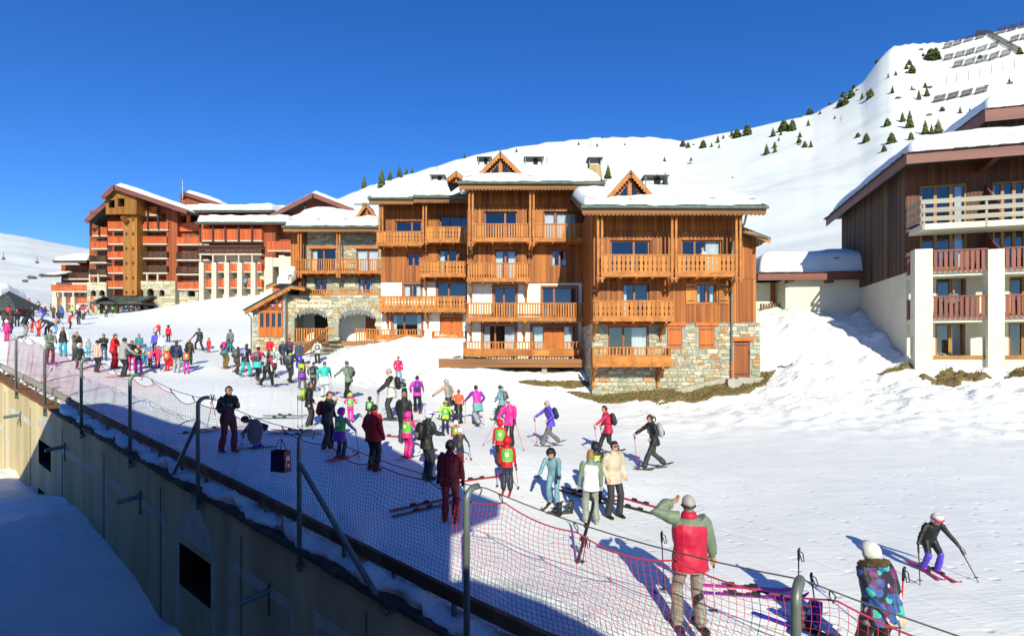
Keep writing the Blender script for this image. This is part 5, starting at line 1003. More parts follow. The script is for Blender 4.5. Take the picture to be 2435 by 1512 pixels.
for a in AT:
    if K0 < a < K1: MB().tube([(tk(a)-.02,.02,cab(a)+.03),(tk(a)+.03,.05,cab(a)-.04),(tk(a),.11,top(a)-.02),(tk(a)-.03,.06,cab(a)-.05),(tk(a)-.02,.02,cab(a)+.03)],.008,5).build('hanging_loop', M['cable'], nroot)
# building the picture is taken from: only its shadow is seen
vb = tag(empty('viewpoint_building', (W5.x,W5.y,0), WA), 'gabled building at the viewpoint whose roof shades the near piste and wall', 'building')
pm = [(-12.2,-6),(-11.4,2.6),(-8.3,4.5),(-5.2,6.7),(-3.4,7.75),(-1,7.75),(1.9,7.6),(3.6,7.7),(7,8.5),(9.4,9.7),(11.9,9.6),(13.7,9.0),(15.4,8.2),(16.55,8.05),(16.4,7.44),(14.97,6.65),(14.97,-6)]
MB().prism(pm[::-1],-16,-7.6).build('main_block', M['dwood'], vb); MB().prism([(14.98,-6),(14.98,5.3),(15.5,5.5),(17,5.5),(18.4,5.2),(28,4.7),(28,-6)][::-1],-15,-7.6).build('side_block', M['dwood'], vb)
# carrier bag hooked on the net
k = 5.66; t = tk(k); z = wall_z(k)+1.05
bg_ = tag(empty('carrier_bag', tuple(w3(t,.05,z)), WA+R(14)), 'red and navy carrier bag with handles hooked on the net', 'bag')
red_b, navy_b = surf('bag_red', (.30,.008,.012), .4), surf('bag_navy', (.012,.012,.09), .4)
MB().add([(-.2,-.1,0),(.2,-.1,0),(.2,.1,0),(-.2,.1,0),(-.19,-.09,.45),(.19,-.09,.45),(.19,.09,.45),(-.19,.09,.45)],[(0,3,2,1),(1,2,6,5),(2,3,7,6),(3,0,4,7)]).add([(-.2,-.1,0),(.2,-.1,0),(.19,-.09,.45),(-.19,-.09,.45)],[(0,1,2,3)],1).build('body',[red_b,navy_b],bg_)
for y in (-.09,.09): MB().tube([(-.09,y,.44),(-.02,y*.3,.68),(.02,0,.7),(.08,y,.44)],.009,5).build('handle', red_b, bg_)
mb = MB()
for i,(za,zb) in enumerate(((.26,.40),(.12,.24))): mb.box(.2,.203,-.03+.02*i,.045,za-.02,zb-.06).box(.2,.203,-.05,-.035,za-.02,zb-.02)
mb.build('side_print', M['plaster'], bg_)
# ---------------------------------------------------------------- dry grass, rocks, trees and snow fences
def patch(name, cx, cy, rx, ry, seed, thr=-.05, blades=350, rot=0, kind='stuff', mask=None):
    n = 70; xs = np.linspace(-1,1,n); U, W = np.meshgrid(xs, xs, indexing='ij'); c, s = math.cos(rot), math.sin(rot); X = cx+U*rx*c-W*ry*s; Y = cy+U*rx*s+W*ry*c
    f = (1-U**2-W**2)+fbm(X/.7+seed, Y/.7, 4)*1.3 if mask is None else mask(X,Y)+fbm(X/.6+seed, Y/.6, 4)*.9
    Z = ground(X,Y).reshape(X.shape)+np.clip((f-thr)*.25,-.15,.07); keep = f > thr-.25; mb = MB(); ix = lambda i,j: i*n+j
    mb.v = [tuple(p) for p in np.stack([X,Y,Z],-1).reshape(-1,3)]
    mb.f = [(ix(i,j),ix(i+1,j),ix(i+1,j+1),ix(i,j+1)) for i in range(n-1) for j in range(n-1) if keep[i,j] and keep[i+1,j+1] and keep[i+1,j] and keep[i,j+1]]; mb.m = [0]*len(mb.f); r = random.Random(seed); k = 0
    for _ in range(blades*4):
        i, j = r.randrange(n), r.randrange(n)
        if f[i,j] < thr+.1: continue
        x, y, z = X[i,j]+r.uniform(-.05,.05), Y[i,j]+r.uniform(-.05,.05), Z[i,j]; a = r.uniform(0,6.28); h = r.uniform(.05,.14); dx, dy = math.cos(a)*.03, math.sin(a)*.03
        mb.add([(x-dx,y-dy,z-.01),(x+dx,y+dy,z-.01),(x+r.uniform(-.08,.08),y+r.uniform(-.08,.08),z+h)],[(0,1,2)],1); k += 1
        if k > blades: break
    return tag(mb.build(name, [M['grass'],M['blade']], None, True), kind=kind)
def verge(X, Y):                                       # thawed strip along the foot of the right-hand chalet
    px = X/Y*FPX+CX; d = 31-Y; w_ = np.interp(px, [1330,1395,1430,1600,1780,1825,1850], [-.5,.4,1.3,2.0,1.9,1.2,-.6]); return 1.1*np.clip((w_-d)/.6,-2,1)*np.where(d < -.3,-1,1)
patch('dry_grass', 9.3, 30.2, 6.8, 2.6, 3, 0, 1800, mask=verge)
for px,py,rx,ry,sd in ((1330,912,2.6,.5,5),(2265,900,1.5,1.0,7),(2130,880,.7,.35,9),(2420,890,.9,.4,12),(2180,876,2.0,.25,14)):
    g = ray_ground(px,py); patch('dry_grass', g.x, g.y, rx, ry, sd, .15, 160)
p_ = at(1010,858,37); patch('dry_grass', at(1240,880,35.5).x, 35.2, 4.5, .9, 21, .1, 200)
def rock_mesh(seed, name='rock'):
    bm = bmesh.new(); bmesh.ops.create_icosphere(bm, subdivisions=2, radius=1); r = random.Random(seed)
    for v in bm.verts: n = .7+.5*r.random(); v.co = Vector((v.co.x*n, v.co.y*n*.8, v.co.z*n*.55))
    me = bpy.data.meshes.new(name); bm.to_mesh(me); bm.free(); me.materials.append(M['rock']); return me
ROCK = [rock_mesh(i) for i in range(5)]
def mtn_hit(px, py):
    d = np.geomspace(50, 620, 2600); x = (px-CX)*d/FPX; z = EYE+(HY-py)*d/FPX; g = ground(x, d, False); h = np.nonzero(z-g < 0)[0]
    i = h[0] if len(h) else int(np.argmin(z-g)); return Vector((x[i], d[i], g[i]))
NTH = ['first','second','third','fourth','fifth','sixth','seventh','eighth','ninth','tenth','eleventh','twelfth','thirteenth','fourteenth','fifteenth','sixteenth','seventeenth','eighteenth','nineteenth','twentieth']
def nth(i): return NTH[i] if i < 20 else ({2:'twenty',3:'thirty',4:'forty',5:'fifty',6:'sixty',7:'seventy',8:'eighty'}[(i+1)//10]+('-'+NTH[(i+1)%10-1] if (i+1)%10 else 'th')).replace('yth','ieth')
RK = [(1975,242,14),(2010,230,18),(2040,215,10),(2135,235,16),(2205,210,20),(2200,228,12),(2210,275,16),(1905,275,10),(2170,215,12),(1900,345,10),(1650,345,8),(2290,345,8),(2155,175,12),(2190,120,14),(2345,205,10),(2400,200,16),(1640,390,12),(75,660,20),(60,668,14),(100,655,18)]
RK.sort()
for i,(px,py,wd) in enumerate(RK):
    g = mtn_hit(px,py) if px > 200 else at(px,py,150); s = wd*g.y/FPX*.5; o = link('rock', ROCK[i%5], None, tuple(g), (0,0,i), (s,s,s*.8)); tag(o, 'dark bare rock on the snowy slope, %s rock from the left'%nth(i), 'rock', 'rocks showing through the mountain snow')
# conifers: drooping whorls of needle sprays
def fir_crown(seed, fat=.3, n=13, bushy=False):
    r = random.Random(seed); mb = MB()
    for k in range(n):
        s = k/(n-1); z = .08+.90*s; rad = fat*(1-s)**(.8 if not bushy else .45)*(r.uniform(.8,1.15)); m = int(16-8*s)
        for j in range(m):
            a = 2*math.pi*(j+r.random())/m; l = rad*r.uniform(.75,1.2)+.02; d = Vector((math.cos(a),math.sin(a),0)); q = Vector((-d.y,d.x,0)); w_ = l*.34+.012; dr = .35*l+.02
            b = Vector((0,0,z+r.uniform(-.03,.03))); tip = b+d*l-Vector((0,0,dr)); md = b+d*l*.55-Vector((0,0,dr*.25))
            mb.add([b,md+q*w_,tip,md-q*w_,md+Vector((0,0,.045))],[(0,1,4),(1,2,4),(2,3,4),(3,0,4)])
            e = b+d*l*.3; mb.add([e+q*w_*.6,e+d*l*.55+Vector((0,0,.05)),e-q*w_*.6-Vector((0,0,.02))],[(0,1,2)])
    mb.add([(0,0,1.0),(.02,0,.9),(-.01,.017,.9),(-.01,-.017,.9)],[(0,1,2),(0,2,3),(0,3,1)]); return mb.mesh('crown', M['fir'])
FIR = [fir_crown(1,.28),fir_crown(2,.24,15),fir_crown(3,.34,11),fir_crown(4,.5,9,True),fir_crown(5,.42,10,True)]
TRK = MB().tube([(0,0,-.1),(0,0,.9)],[.028,.006],6).mesh('trunk', M['bark'])
TREES = [(866,447,30,1),(908,445,46,1),(928,428,24,0),(950,418,26,1),(967,408,16,0),(980,405,14,0),(930,437,10,2),(955,422,12,2),(1105,376,12,0),(1190,366,10,2),(1228,362,10,2),(1433,330,8,0),(1486,346,8,2),(1376,345,9,2),(1446,425,33,0),(1580,384,12,2),(1643,383,11,2),(1582,440,30,0),(1562,430,18,0),
 (1420,349,10,2),(1742,424,6,2),(1624,349,16,3),(1636,352,14,4),(1672,352,20,4),(1707,340,18,0),(1692,350,12,2),(1740,325,18,1),(1752,328,22,3),(1720,330,10,2),(1710,352,10,2),(1777,322,28,3),(1823,368,26,0),(1843,363,18,2),(1852,335,10,2),(1838,325,22,2),(1864,312,28,3),(1884,311,28,4),(1857,322,14,0),(1902,327,14,2),(1842,352,16,2),(1900,341,14,3),(1914,351,16,3),(1928,351,18,0),(1922,300,16,0),(1925,270,16,3),(1950,272,10,2),(1985,283,9,2),(1998,253,18,3),(2024,233,22,3),(2050,237,17,0),(2070,233,24,4),(2062,225,10,2),(2010,250,22,3),(2122,222,18,0),(2168,215,12,0),(2185,238,25,0),(2204,230,22,0),(2200,208,12,4),(2112,186,12,0),(2130,180,12,2),(2168,175,22,3),(2155,165,14,2),(2213,144,30,3),(2225,142,30,4),(2162,155,14,3),(2120,340,26,4),(2110,300,20,3),(2146,290,24,0),(2163,305,42,0),(2200,320,34,0),(2231,334,50,2),(2215,320,24,0),(2166,333,20,4),(2060,338,22,4),(2102,361,17,4),(2040,327,12,3),(2240,265,12,3),(2283,270,16,0),(2306,270,14,0),(2425,130,20,2),(2330,140,10,3),(2400,195,10,0),(2195,135,10,2),(2005,205,12,3),(2030,190,10,3),(2085,150,10,3)]
TREES.sort()
TN = {0:('spruce_tree','slim dark green spruce'),1:('spruce_tree','tall rounded green conifer'),2:('spruce_tree','small dark spruce sapling'),3:('dwarf_pine','rounded bushy dwarf pine'),4:('dwarf_pine','broad low dwarf pine')}
for i,(px,py,h,kd) in enumerate(TREES):
    g = mtn_hit(px,py); H = h*g.y/FPX*1.0; nm_, ds = TN[kd]; tr = tag(empty(nm_, (g.x,g.y,g.z-.1), i*1.7), '%s, %s tree from the left on the mountain'%(ds,nth(i)), 'tree', 'conifers scattered on the mountain slope')
    w_ = H*rnd.uniform(.85,1.15); link('crown', FIR[kd], tr, scale=(w_,w_,H)); link('trunk', TRK, tr, scale=(H,H,H))
for i,(px,py,h) in enumerate(((1040,405,16),(1105,372,14),(1300,393,22),(1405,350,20),(2000,290,18))):   # bare larches
    g = mtn_hit(px,py); H = h*g.y/FPX; r = random.Random(i); mb = MB().tube([(0,0,-.2),(0,0,H)],[H*.015,H*.004],5); tr = tag(empty('bare_larch', tuple(g), 0), 'leafless pale larch, %s of the bare trees from the left'%nth(i), 'tree', 'bare larches on the slope'); mb.build('trunk', M['bark'], tr); mb = MB()
    for j in range(46): z = H*(.12+.85*r.random()); a = r.uniform(0,6.28); l = H*.26*(1.05-z/H)+.1; mb.tube([(0,0,z),(math.cos(a)*l,math.sin(a)*l,z+l*.35)],[.035,.012],3)
    mb.build('branches', M['rock'], tr)
# snow fences
def fence(px0,py0,px1,py1,hp,n,label,lean=.16,nm='snow_fence',grp='snow fences on the mountain'):
    a, b = mtn_hit(px0,py0), mtn_hit(px1,py1); d = b-a; L = d.length; h = hp*(a.y+b.y)/2/FPX; root = tag(empty(nm, tuple(a)), label, 'snow fence', grp); up = Vector((lean,-.25,1)).normalized()*h; pm_ = MB().beam((0,0,-.1),tuple(up),.42,.2).mesh('paling', M['fence'])
    for i in range(n): link('paling', pm_, root, tuple(d*((i+.5)/n)))
    for f in (.3,.72): MB().beam(tuple(up*f+Vector((0,.25,0))),tuple(d+up*f+Vector((0,.25,0))),.12,.2).build('rail', M['fence'], root)
    for t in (.2,.8): MB().beam(tuple(d*t+up*.8),tuple(d*t+Vector((.2,1.6,-.2))),.14,.14).build('stay', M['fence'], root)
def row(pts, hp, n, name):
    for i,(x0,y0,x1,y1) in enumerate(pts): fence(x0,y0,x1,y1,hp,n,'dark slatted snow fence, %s in the %s'%(nth(i),name))
row([(2217,246,2245,240),(2250,240,2276,233),(2282,234,2309,226),(2316,227,2345,220)],16,10,'lowest fence row on the slope')
row([(2264,164,2287,159),(2290,160,2316,152),(2318,154,2345,146),(2348,148,2372,138),(2376,140,2402,131)],17,9,'third fence row from the top')
row([(2242,146,2264,142),(2268,141,2292,134),(2294,135,2315,128),(2318,129,2345,120),(2350,120,2372,112)],15,9,'second fence row from the top')
row([(2241,119,2262,114),(2264,112,2285,106),(2290,104,2313,97),(2318,97,2340,90)],14,9,'upper left fence row on the ridge')
row([(2366,84,2390,79),(2394,78,2415,72),(2420,70,2445,66)],16,10,'topmost fence row at the right corner'); row([(2398,105,2420,98),(2423,98,2448,92)],16,10,'short row below the right corner')
fence(2318,84,2348,84,12,12,'grey netted fence end on the skyline',0); fence(2348,86,2420,128,14,34,'long grey fence running down the ridge',0)
pr = tag(empty('wire_fence', tuple(mtn_hit(2250,203))), 'thin wire fence with spaced posts crossing the steep slope', 'fence'); o0 = mtn_hit(2250,203); PP = [(2250,203),(2275,196),(2303,190),(2330,182),(2358,175),(2385,168),(2412,162),(2440,155)]; W_ = [mtn_hit(*p)-o0 for p in PP]
for v in W_: MB().tube([tuple(v-Vector((0,0,.3))),tuple(v+Vector((0,0,5)))],.11,5).build('post', M['fence'], pr)
for z in (1.5,3,4.5): MB().tube([tuple(v+Vector((0,0,z))) for v in W_],.025,3).build('wire', M['fence'], pr)
# chairlift chairs far left
for i,(px,py) in enumerate(((8,611),(88,620))):
    p = at(px,py,330); c = tag(empty('lift_chair', tuple(p)), 'tiny dark chairlift chair above the far slope, '+('nearest the left edge' if i == 0 else 'right one of two'), 'chairlift', 'chairlift chairs'); MB().box(-1.0,1.0,-.2,.2,-1.6,-1.3).box(-1.0,1.0,.2,.28,-1.3,-.5).build('seat', M['fence'], c); MB().tube([(0,0,-1.0),(0,0,2.6)],.12,5).tube([(-1.2,0,-.4),(0,0,.4),(1.2,0,-.4)],.1,4).build('hanger', M['fence'], c)
    # cable
tag(MB().tube([tuple(at(-200,602,400)+Vector((0,0,4))),tuple(at(8,611,330)+Vector((0,0,2.6))),tuple(at(88,620,330)+Vector((0,0,2.6))),tuple(at(420,660,310))],.05,4).build('lift_cable', M['cable']), 'thin chairlift cable strung over the far left slope', 'cable')
# ---------------------------------------------------------------- people
CL = dict(black=(.012,.012,.014),dark=(.03,.032,.038),grey=(.13,.14,.15),lgrey=(.36,.38,.39),white=(.78,.78,.78),navy=(.012,.018,.06),red=(.56,.008,.014),dred=(.24,.008,.016),crimson=(.55,.012,.06),rose=(.62,.02,.11),pink=(.75,.03,.30),magenta=(.62,.03,.42),hotpink=(.72,.02,.22),orange=(.72,.13,.025),bib=(.75,.16,.03),coral=(.7,.12,.05),yellow=(.65,.55,.03),lime=(.42,.62,.03),green=(.13,.48,.05),dgreen=(.02,.055,.045),sage=(.17,.23,.17),olive=(.12,.115,.065),khaki=(.17,.12,.035),teal=(.03,.22,.24),turq=(.03,.48,.44),aqua=(.02,.36,.52),sky=(.13,.36,.62),paleblue=(.17,.33,.42),blue=(.01,.09,.55),royal=(.02,.03,.55),violet=(.09,.06,.58),purple=(.20,.03,.38),wine=(.10,.012,.022),plum=(.055,.025,.06),brown=(.075,.045,.03),dbrown=(.035,.022,.016),beige=(.55,.46,.36),cream=(.66,.62,.54),jeans=(.05,.09,.17),ljeans=(.16,.25,.33),grt=(.27,.29,.25),silver=(.55,.57,.58),gingham=(.4,.1,.1),hair_brown=(.045,.022,.010),hair_dark=(.016,.011,.008),hair_blond=(.30,.17,.06),hair_grey=(.38,.37,.35),hair_ginger=(.20,.07,.022),hair_mid=(.10,.055,.025))
CM = {}
def cloth(c):
    if c not in CM:
        if c == 'pattern': CM[c] = vor_mat('petal_print_jacket')
        elif c == 'maze': CM[c] = maze_mat()
        elif c in ('plaid','plaidblue','plaidaqua'): CM[c] = plaid_mat(c, dict(plaid=((.6,.42,.34),(.30,.03,.03),(.6,.55,.5)),plaidblue=((.03,.035,.06),(.09,.12,.2),(.012,.012,.016)),plaidaqua=((.03,.04,.05),(.05,.4,.42),(.3,.55,.55)))[c])
        elif c == 'leopard': CM[c] = surf('violet_print_pack', (.55,.5,.7), .7, (.05,.03,.22), 22, (1,1,1), 0, detail=1)
        elif c == 'rainbow': CM[c] = vor_mat('bright_print_jacket', 9, [(.7,.03,.3),(.05,.5,.5),(.7,.6,.1),(.02,.02,.03),(.7,.65,.65)])
        elif c == 'skin': CM[c] = M['skin']
        else:
            h = c.startswith('hair'); k = CL[c]; CM[c] = surf('cloth_'+c, k, .55 if not h else .6, tuple(v*.8 for v in k), 5 if not h else 30, (1,1,1), .35 if not h else .5, 22, dist=.012)
    return CM[c]
def vor_mat(name, sc=10, cols=None):
    m, t, p, N, L = new_mat(name); tc = N('ShaderNodeTexCoord'); vo = N('ShaderNodeTexVoronoi'); vo.inputs['Scale'].default_value = sc; L(tc.outputs['Object'], vo.inputs[0])
    ve = N('ShaderNodeTexVoronoi'); ve.feature = 'DISTANCE_TO_EDGE'; ve.inputs['Scale'].default_value = sc; L(tc.outputs['Object'], ve.inputs[0])
    cr = N('ShaderNodeValToRGB'); cr.color_ramp.interpolation = 'CONSTANT'; cols = cols or [(.03,.45,.38),(.03,.08,.30),(.50,.49,.46),(.13,.012,.10),(.03,.10,.34),(.03,.42,.36),(.10,.01,.08)]
    for i, c in enumerate(cols): el = cr.color_ramp.elements[i] if i < 2 else cr.color_ramp.elements.new(i/len(cols)); el.position = i/len(cols); el.color = (*c,1)
    L(vo.outputs['Color'], cr.inputs[0]); st = N('ShaderNodeMath'); st.operation = 'LESS_THAN'; st.inputs[1].default_value = .6; L(vo.outputs['Distance'], st.inputs[0])
    mx = N('ShaderNodeMix'); mx.data_type = 'RGBA'; mx.inputs[6].default_value = (.012,.012,.03,1); L(st.outputs[0], mx.inputs[0]); L(cr.outputs[0], mx.inputs[7]); L(mx.outputs[2], p.inputs['Base Color']); p.inputs['Roughness'].default_value = .6; return m
def maze_mat():
    m, t, p, N, L = new_mat('black_white_print'); tc = N('ShaderNodeTexCoord'); br = N('ShaderNodeTexBrick'); br.inputs['Scale'].default_value = 14; br.inputs['Mortar Size'].default_value = .06; br.inputs['Color1'].default_value = (.75,.75,.75,1); br.inputs['Color2'].default_value = (.65,.65,.65,1); br.inputs['Mortar'].default_value = (.01,.01,.01,1)
    mp = N('ShaderNodeMapping'); mp.inputs['Rotation'].default_value = (.4,.9,.5); L(tc.outputs['Object'], mp.inputs[0]); L(mp.outputs[0], br.inputs[0]); L(br.outputs[0], p.inputs['Base Color']); p.inputs['Roughness'].default_value = .7; return m
def plaid_mat(n, c):
    m, t, p, N, L = new_mat(n+'_cloth'); tc = N('ShaderNodeTexCoord'); a = N('ShaderNodeTexWave'); a.inputs['Scale'].default_value = 3.2; a.bands_direction = 'X'; b = N('ShaderNodeTexWave'); b.inputs['Scale'].default_value = 3.2; b.bands_direction = 'Z'; L(tc.outputs['Object'], a.inputs[0]); L(tc.outputs['Object'], b.inputs[0])
    m1 = N('ShaderNodeMix'); m1.data_type = 'RGBA'; m1.inputs[6].default_value = (*c[0],1); m1.inputs[7].default_value = (*c[1],1); L(a.outputs['Fac'], m1.inputs[0]); m2 = N('ShaderNodeMix'); m2.data_type = 'RGBA'; m2.inputs[7].default_value = (*c[2],1); L(m1.outputs[2], m2.inputs[6]); mu = N('ShaderNodeMath'); mu.operation = 'MULTIPLY'; mu.inputs[1].default_value = .7; L(b.outputs['Fac'], mu.inputs[0]); L(mu.outputs[0], m2.inputs[0]); L(m2.outputs[2], p.inputs['Base Color']); p.inputs['Roughness'].default_value = .8; return m
def ik(a, b, l1, l2, hint):
    a, b = Vector(a), Vector(b); d = b-a; D = min(d.length, (l1+l2)*.999); d.normalize(); x = (l1*l1-l2*l2+D*D)/(2*D); h = math.sqrt(max(0, l1*l1-x*x)); hv = Vector(hint)-d*Vector(hint).dot(d); hv = hv.normalized() if hv.length > 1e-4 else Vector((0,1,0))
    return a+d*x+hv*h, a+d*D
# lean, hip height, left/right ankle (x,y,lift), left/right hand (x,y,z)
POSE = dict(
 stand=(3,.93,(-.11,.02,0),(.12,-.03,0),(-.27,.08,.80),(.27,.06,.80)), relax=(2,.92,(-.13,.05,0),(.10,-.06,0),(-.25,.16,.92),(.28,.0,.80)),
 poles=(6,.91,(-.12,.05,0),(.13,-.02,0),(-.32,.34,1.02),(.33,.30,1.0)), front=(5,.93,(-.11,.03,0),(.12,-.02,0),(-.08,.33,1.12),(.09,.33,1.10)),
 walk=(9,.90,(-.09,.30,0),(.10,-.36,.10),(-.28,.10,1.0),(.27,.42,1.08)), walk2=(9,.90,(-.09,-.34,.09),(.10,.30,0),(-.27,.42,1.08),(.28,.08,1.0)),
 bend=(62,.86,(-.14,.08,0),(.14,-.05,0),(-.2,.62,.55),(.2,.58,.45)), lean=(26,.89,(-.14,.10,0),(.13,-.12,0),(-.30,.40,.95),(.30,.42,.88)), ski=(24,.82,(-.13,.06,0),(.14,-.06,0),(-.50,.22,.86),(.55,.26,.92)),
 wide=(4,.86,(-.30,.02,0),(.30,-.04,0),(-.40,.26,.98),(.40,.24,.98)), pockets=(1,.93,(-.14,.03,0),(.13,-.04,0),(-.25,.08,.92),(.25,.08,.92)), hips=(3,.93,(-.12,.02,0),(.12,-.02,0),(-.24,.0,1.0),(.25,.02,.97)),
 look=(2,.93,(-.15,.04,0),(.14,-.04,0),(-.20,.10,1.60),(.36,.10,.88)), eat=(4,.93,(-.10,.04,0),(.11,-.05,0),(-.20,.14,.92),(.05,.26,1.42)), glove=(10,.92,(-.13,.03,0),(.13,-.03,0),(-.02,-.25,.86),(.14,-.27,.80)), point=(10,.92,(-.12,.05,0),(.13,-.05,0),(-.28,.1,.85),(.30,.55,1.15)), carry=(4,.93,(-.12,.05,0),(.12,-.05,0),(-.34,.12,1.12),(.34,.12,1.12)), thumbs=(2,.93,(-.10,.10,0),(.12,-.10,0),(-.14,.20,1.20),(.16,.20,1.22)))
PEOPLE = []; SKM = {}
def ski_mesh(c):
    if c not in SKM:
        mb = MB(); pr = [(-.72,.038,0),(-.6,.046,0),(-.2,.04,0),(.2,.038,.0),(.6,.046,0),(.78,.05,.02),(.88,.04,.06),(.94,.015,.11)]
        for i,(y,w_,z) in enumerate(pr): mb.v += [(-w_,y,z),(w_,y,z),(w_,y,z+.014),(-w_,y,z+.014)]
        for i in range(len(pr)-1): b = i*4; mb.f += [(b,b+1,b+5,b+4),(b+1,b+2,b+6,b+5),(b+2,b+3,b+7,b+6),(b+3,b,b+4,b+7)]; mb.m += [0]*4
        mb.f += [(0,3,2,1),(len(mb.v)-4,len(mb.v)-3,len(mb.v)-2,len(mb.v)-1)]; mb.m += [0,0]
        mb.box(-.035,.035,-.20,-.08,.014,.07,1); mb.box(-.035,.035,.14,.26,.014,.065,1); mb.box(-.03,.03,-.08,.14,.014,.03,1); SKM[c] = mb.mesh('ski', [cloth(c),M['black']])
    return SKM[c]
def shoe_mesh(c):
    k = 'S'+c
    if k not in SKM:
        mb = MB(); pts = [(.10*math.sin(a)*(1.0 if math.cos(a) > 0 else .75), .30*math.cos(a), .03+.05*max(0,math.cos(a))**2) for a in [i*2*math.pi/16 for i in range(17)]]
        mb.tube(pts,.013,5); mb.add([(x*.9,y*.9,z) for x,y,z in pts[:-1]],[tuple(range(16))],1); mb.box(-.06,.06,-.06,.1,.03,.05,1); SKM[k] = mb.mesh('snowshoe',[cloth(c),M['black']])
    return SKM[k]
def ellipsoid(c, r, n=12, m=8, f=None):
    mb = MB(); c = Vector(c)
    for i in range(m+1):
        t = math.pi*i/m
        for j in range(n):
            a = 2*math.pi*j/n; p = Vector((math.sin(t)*math.cos(a)*r[0], math.sin(t)*math.sin(a)*r[1], math.cos(t)*r[2]))
            if f: p = f(p)
            mb.v.append(tuple(c+p))
    for i in range(m):
        for j in range(n): mb.f.append((i*n+j,(i+1)*n+j,(i+1)*n+(j+1)%n,i*n+(j+1)%n)); mb.m.append(0)
    return mb
POLES = []
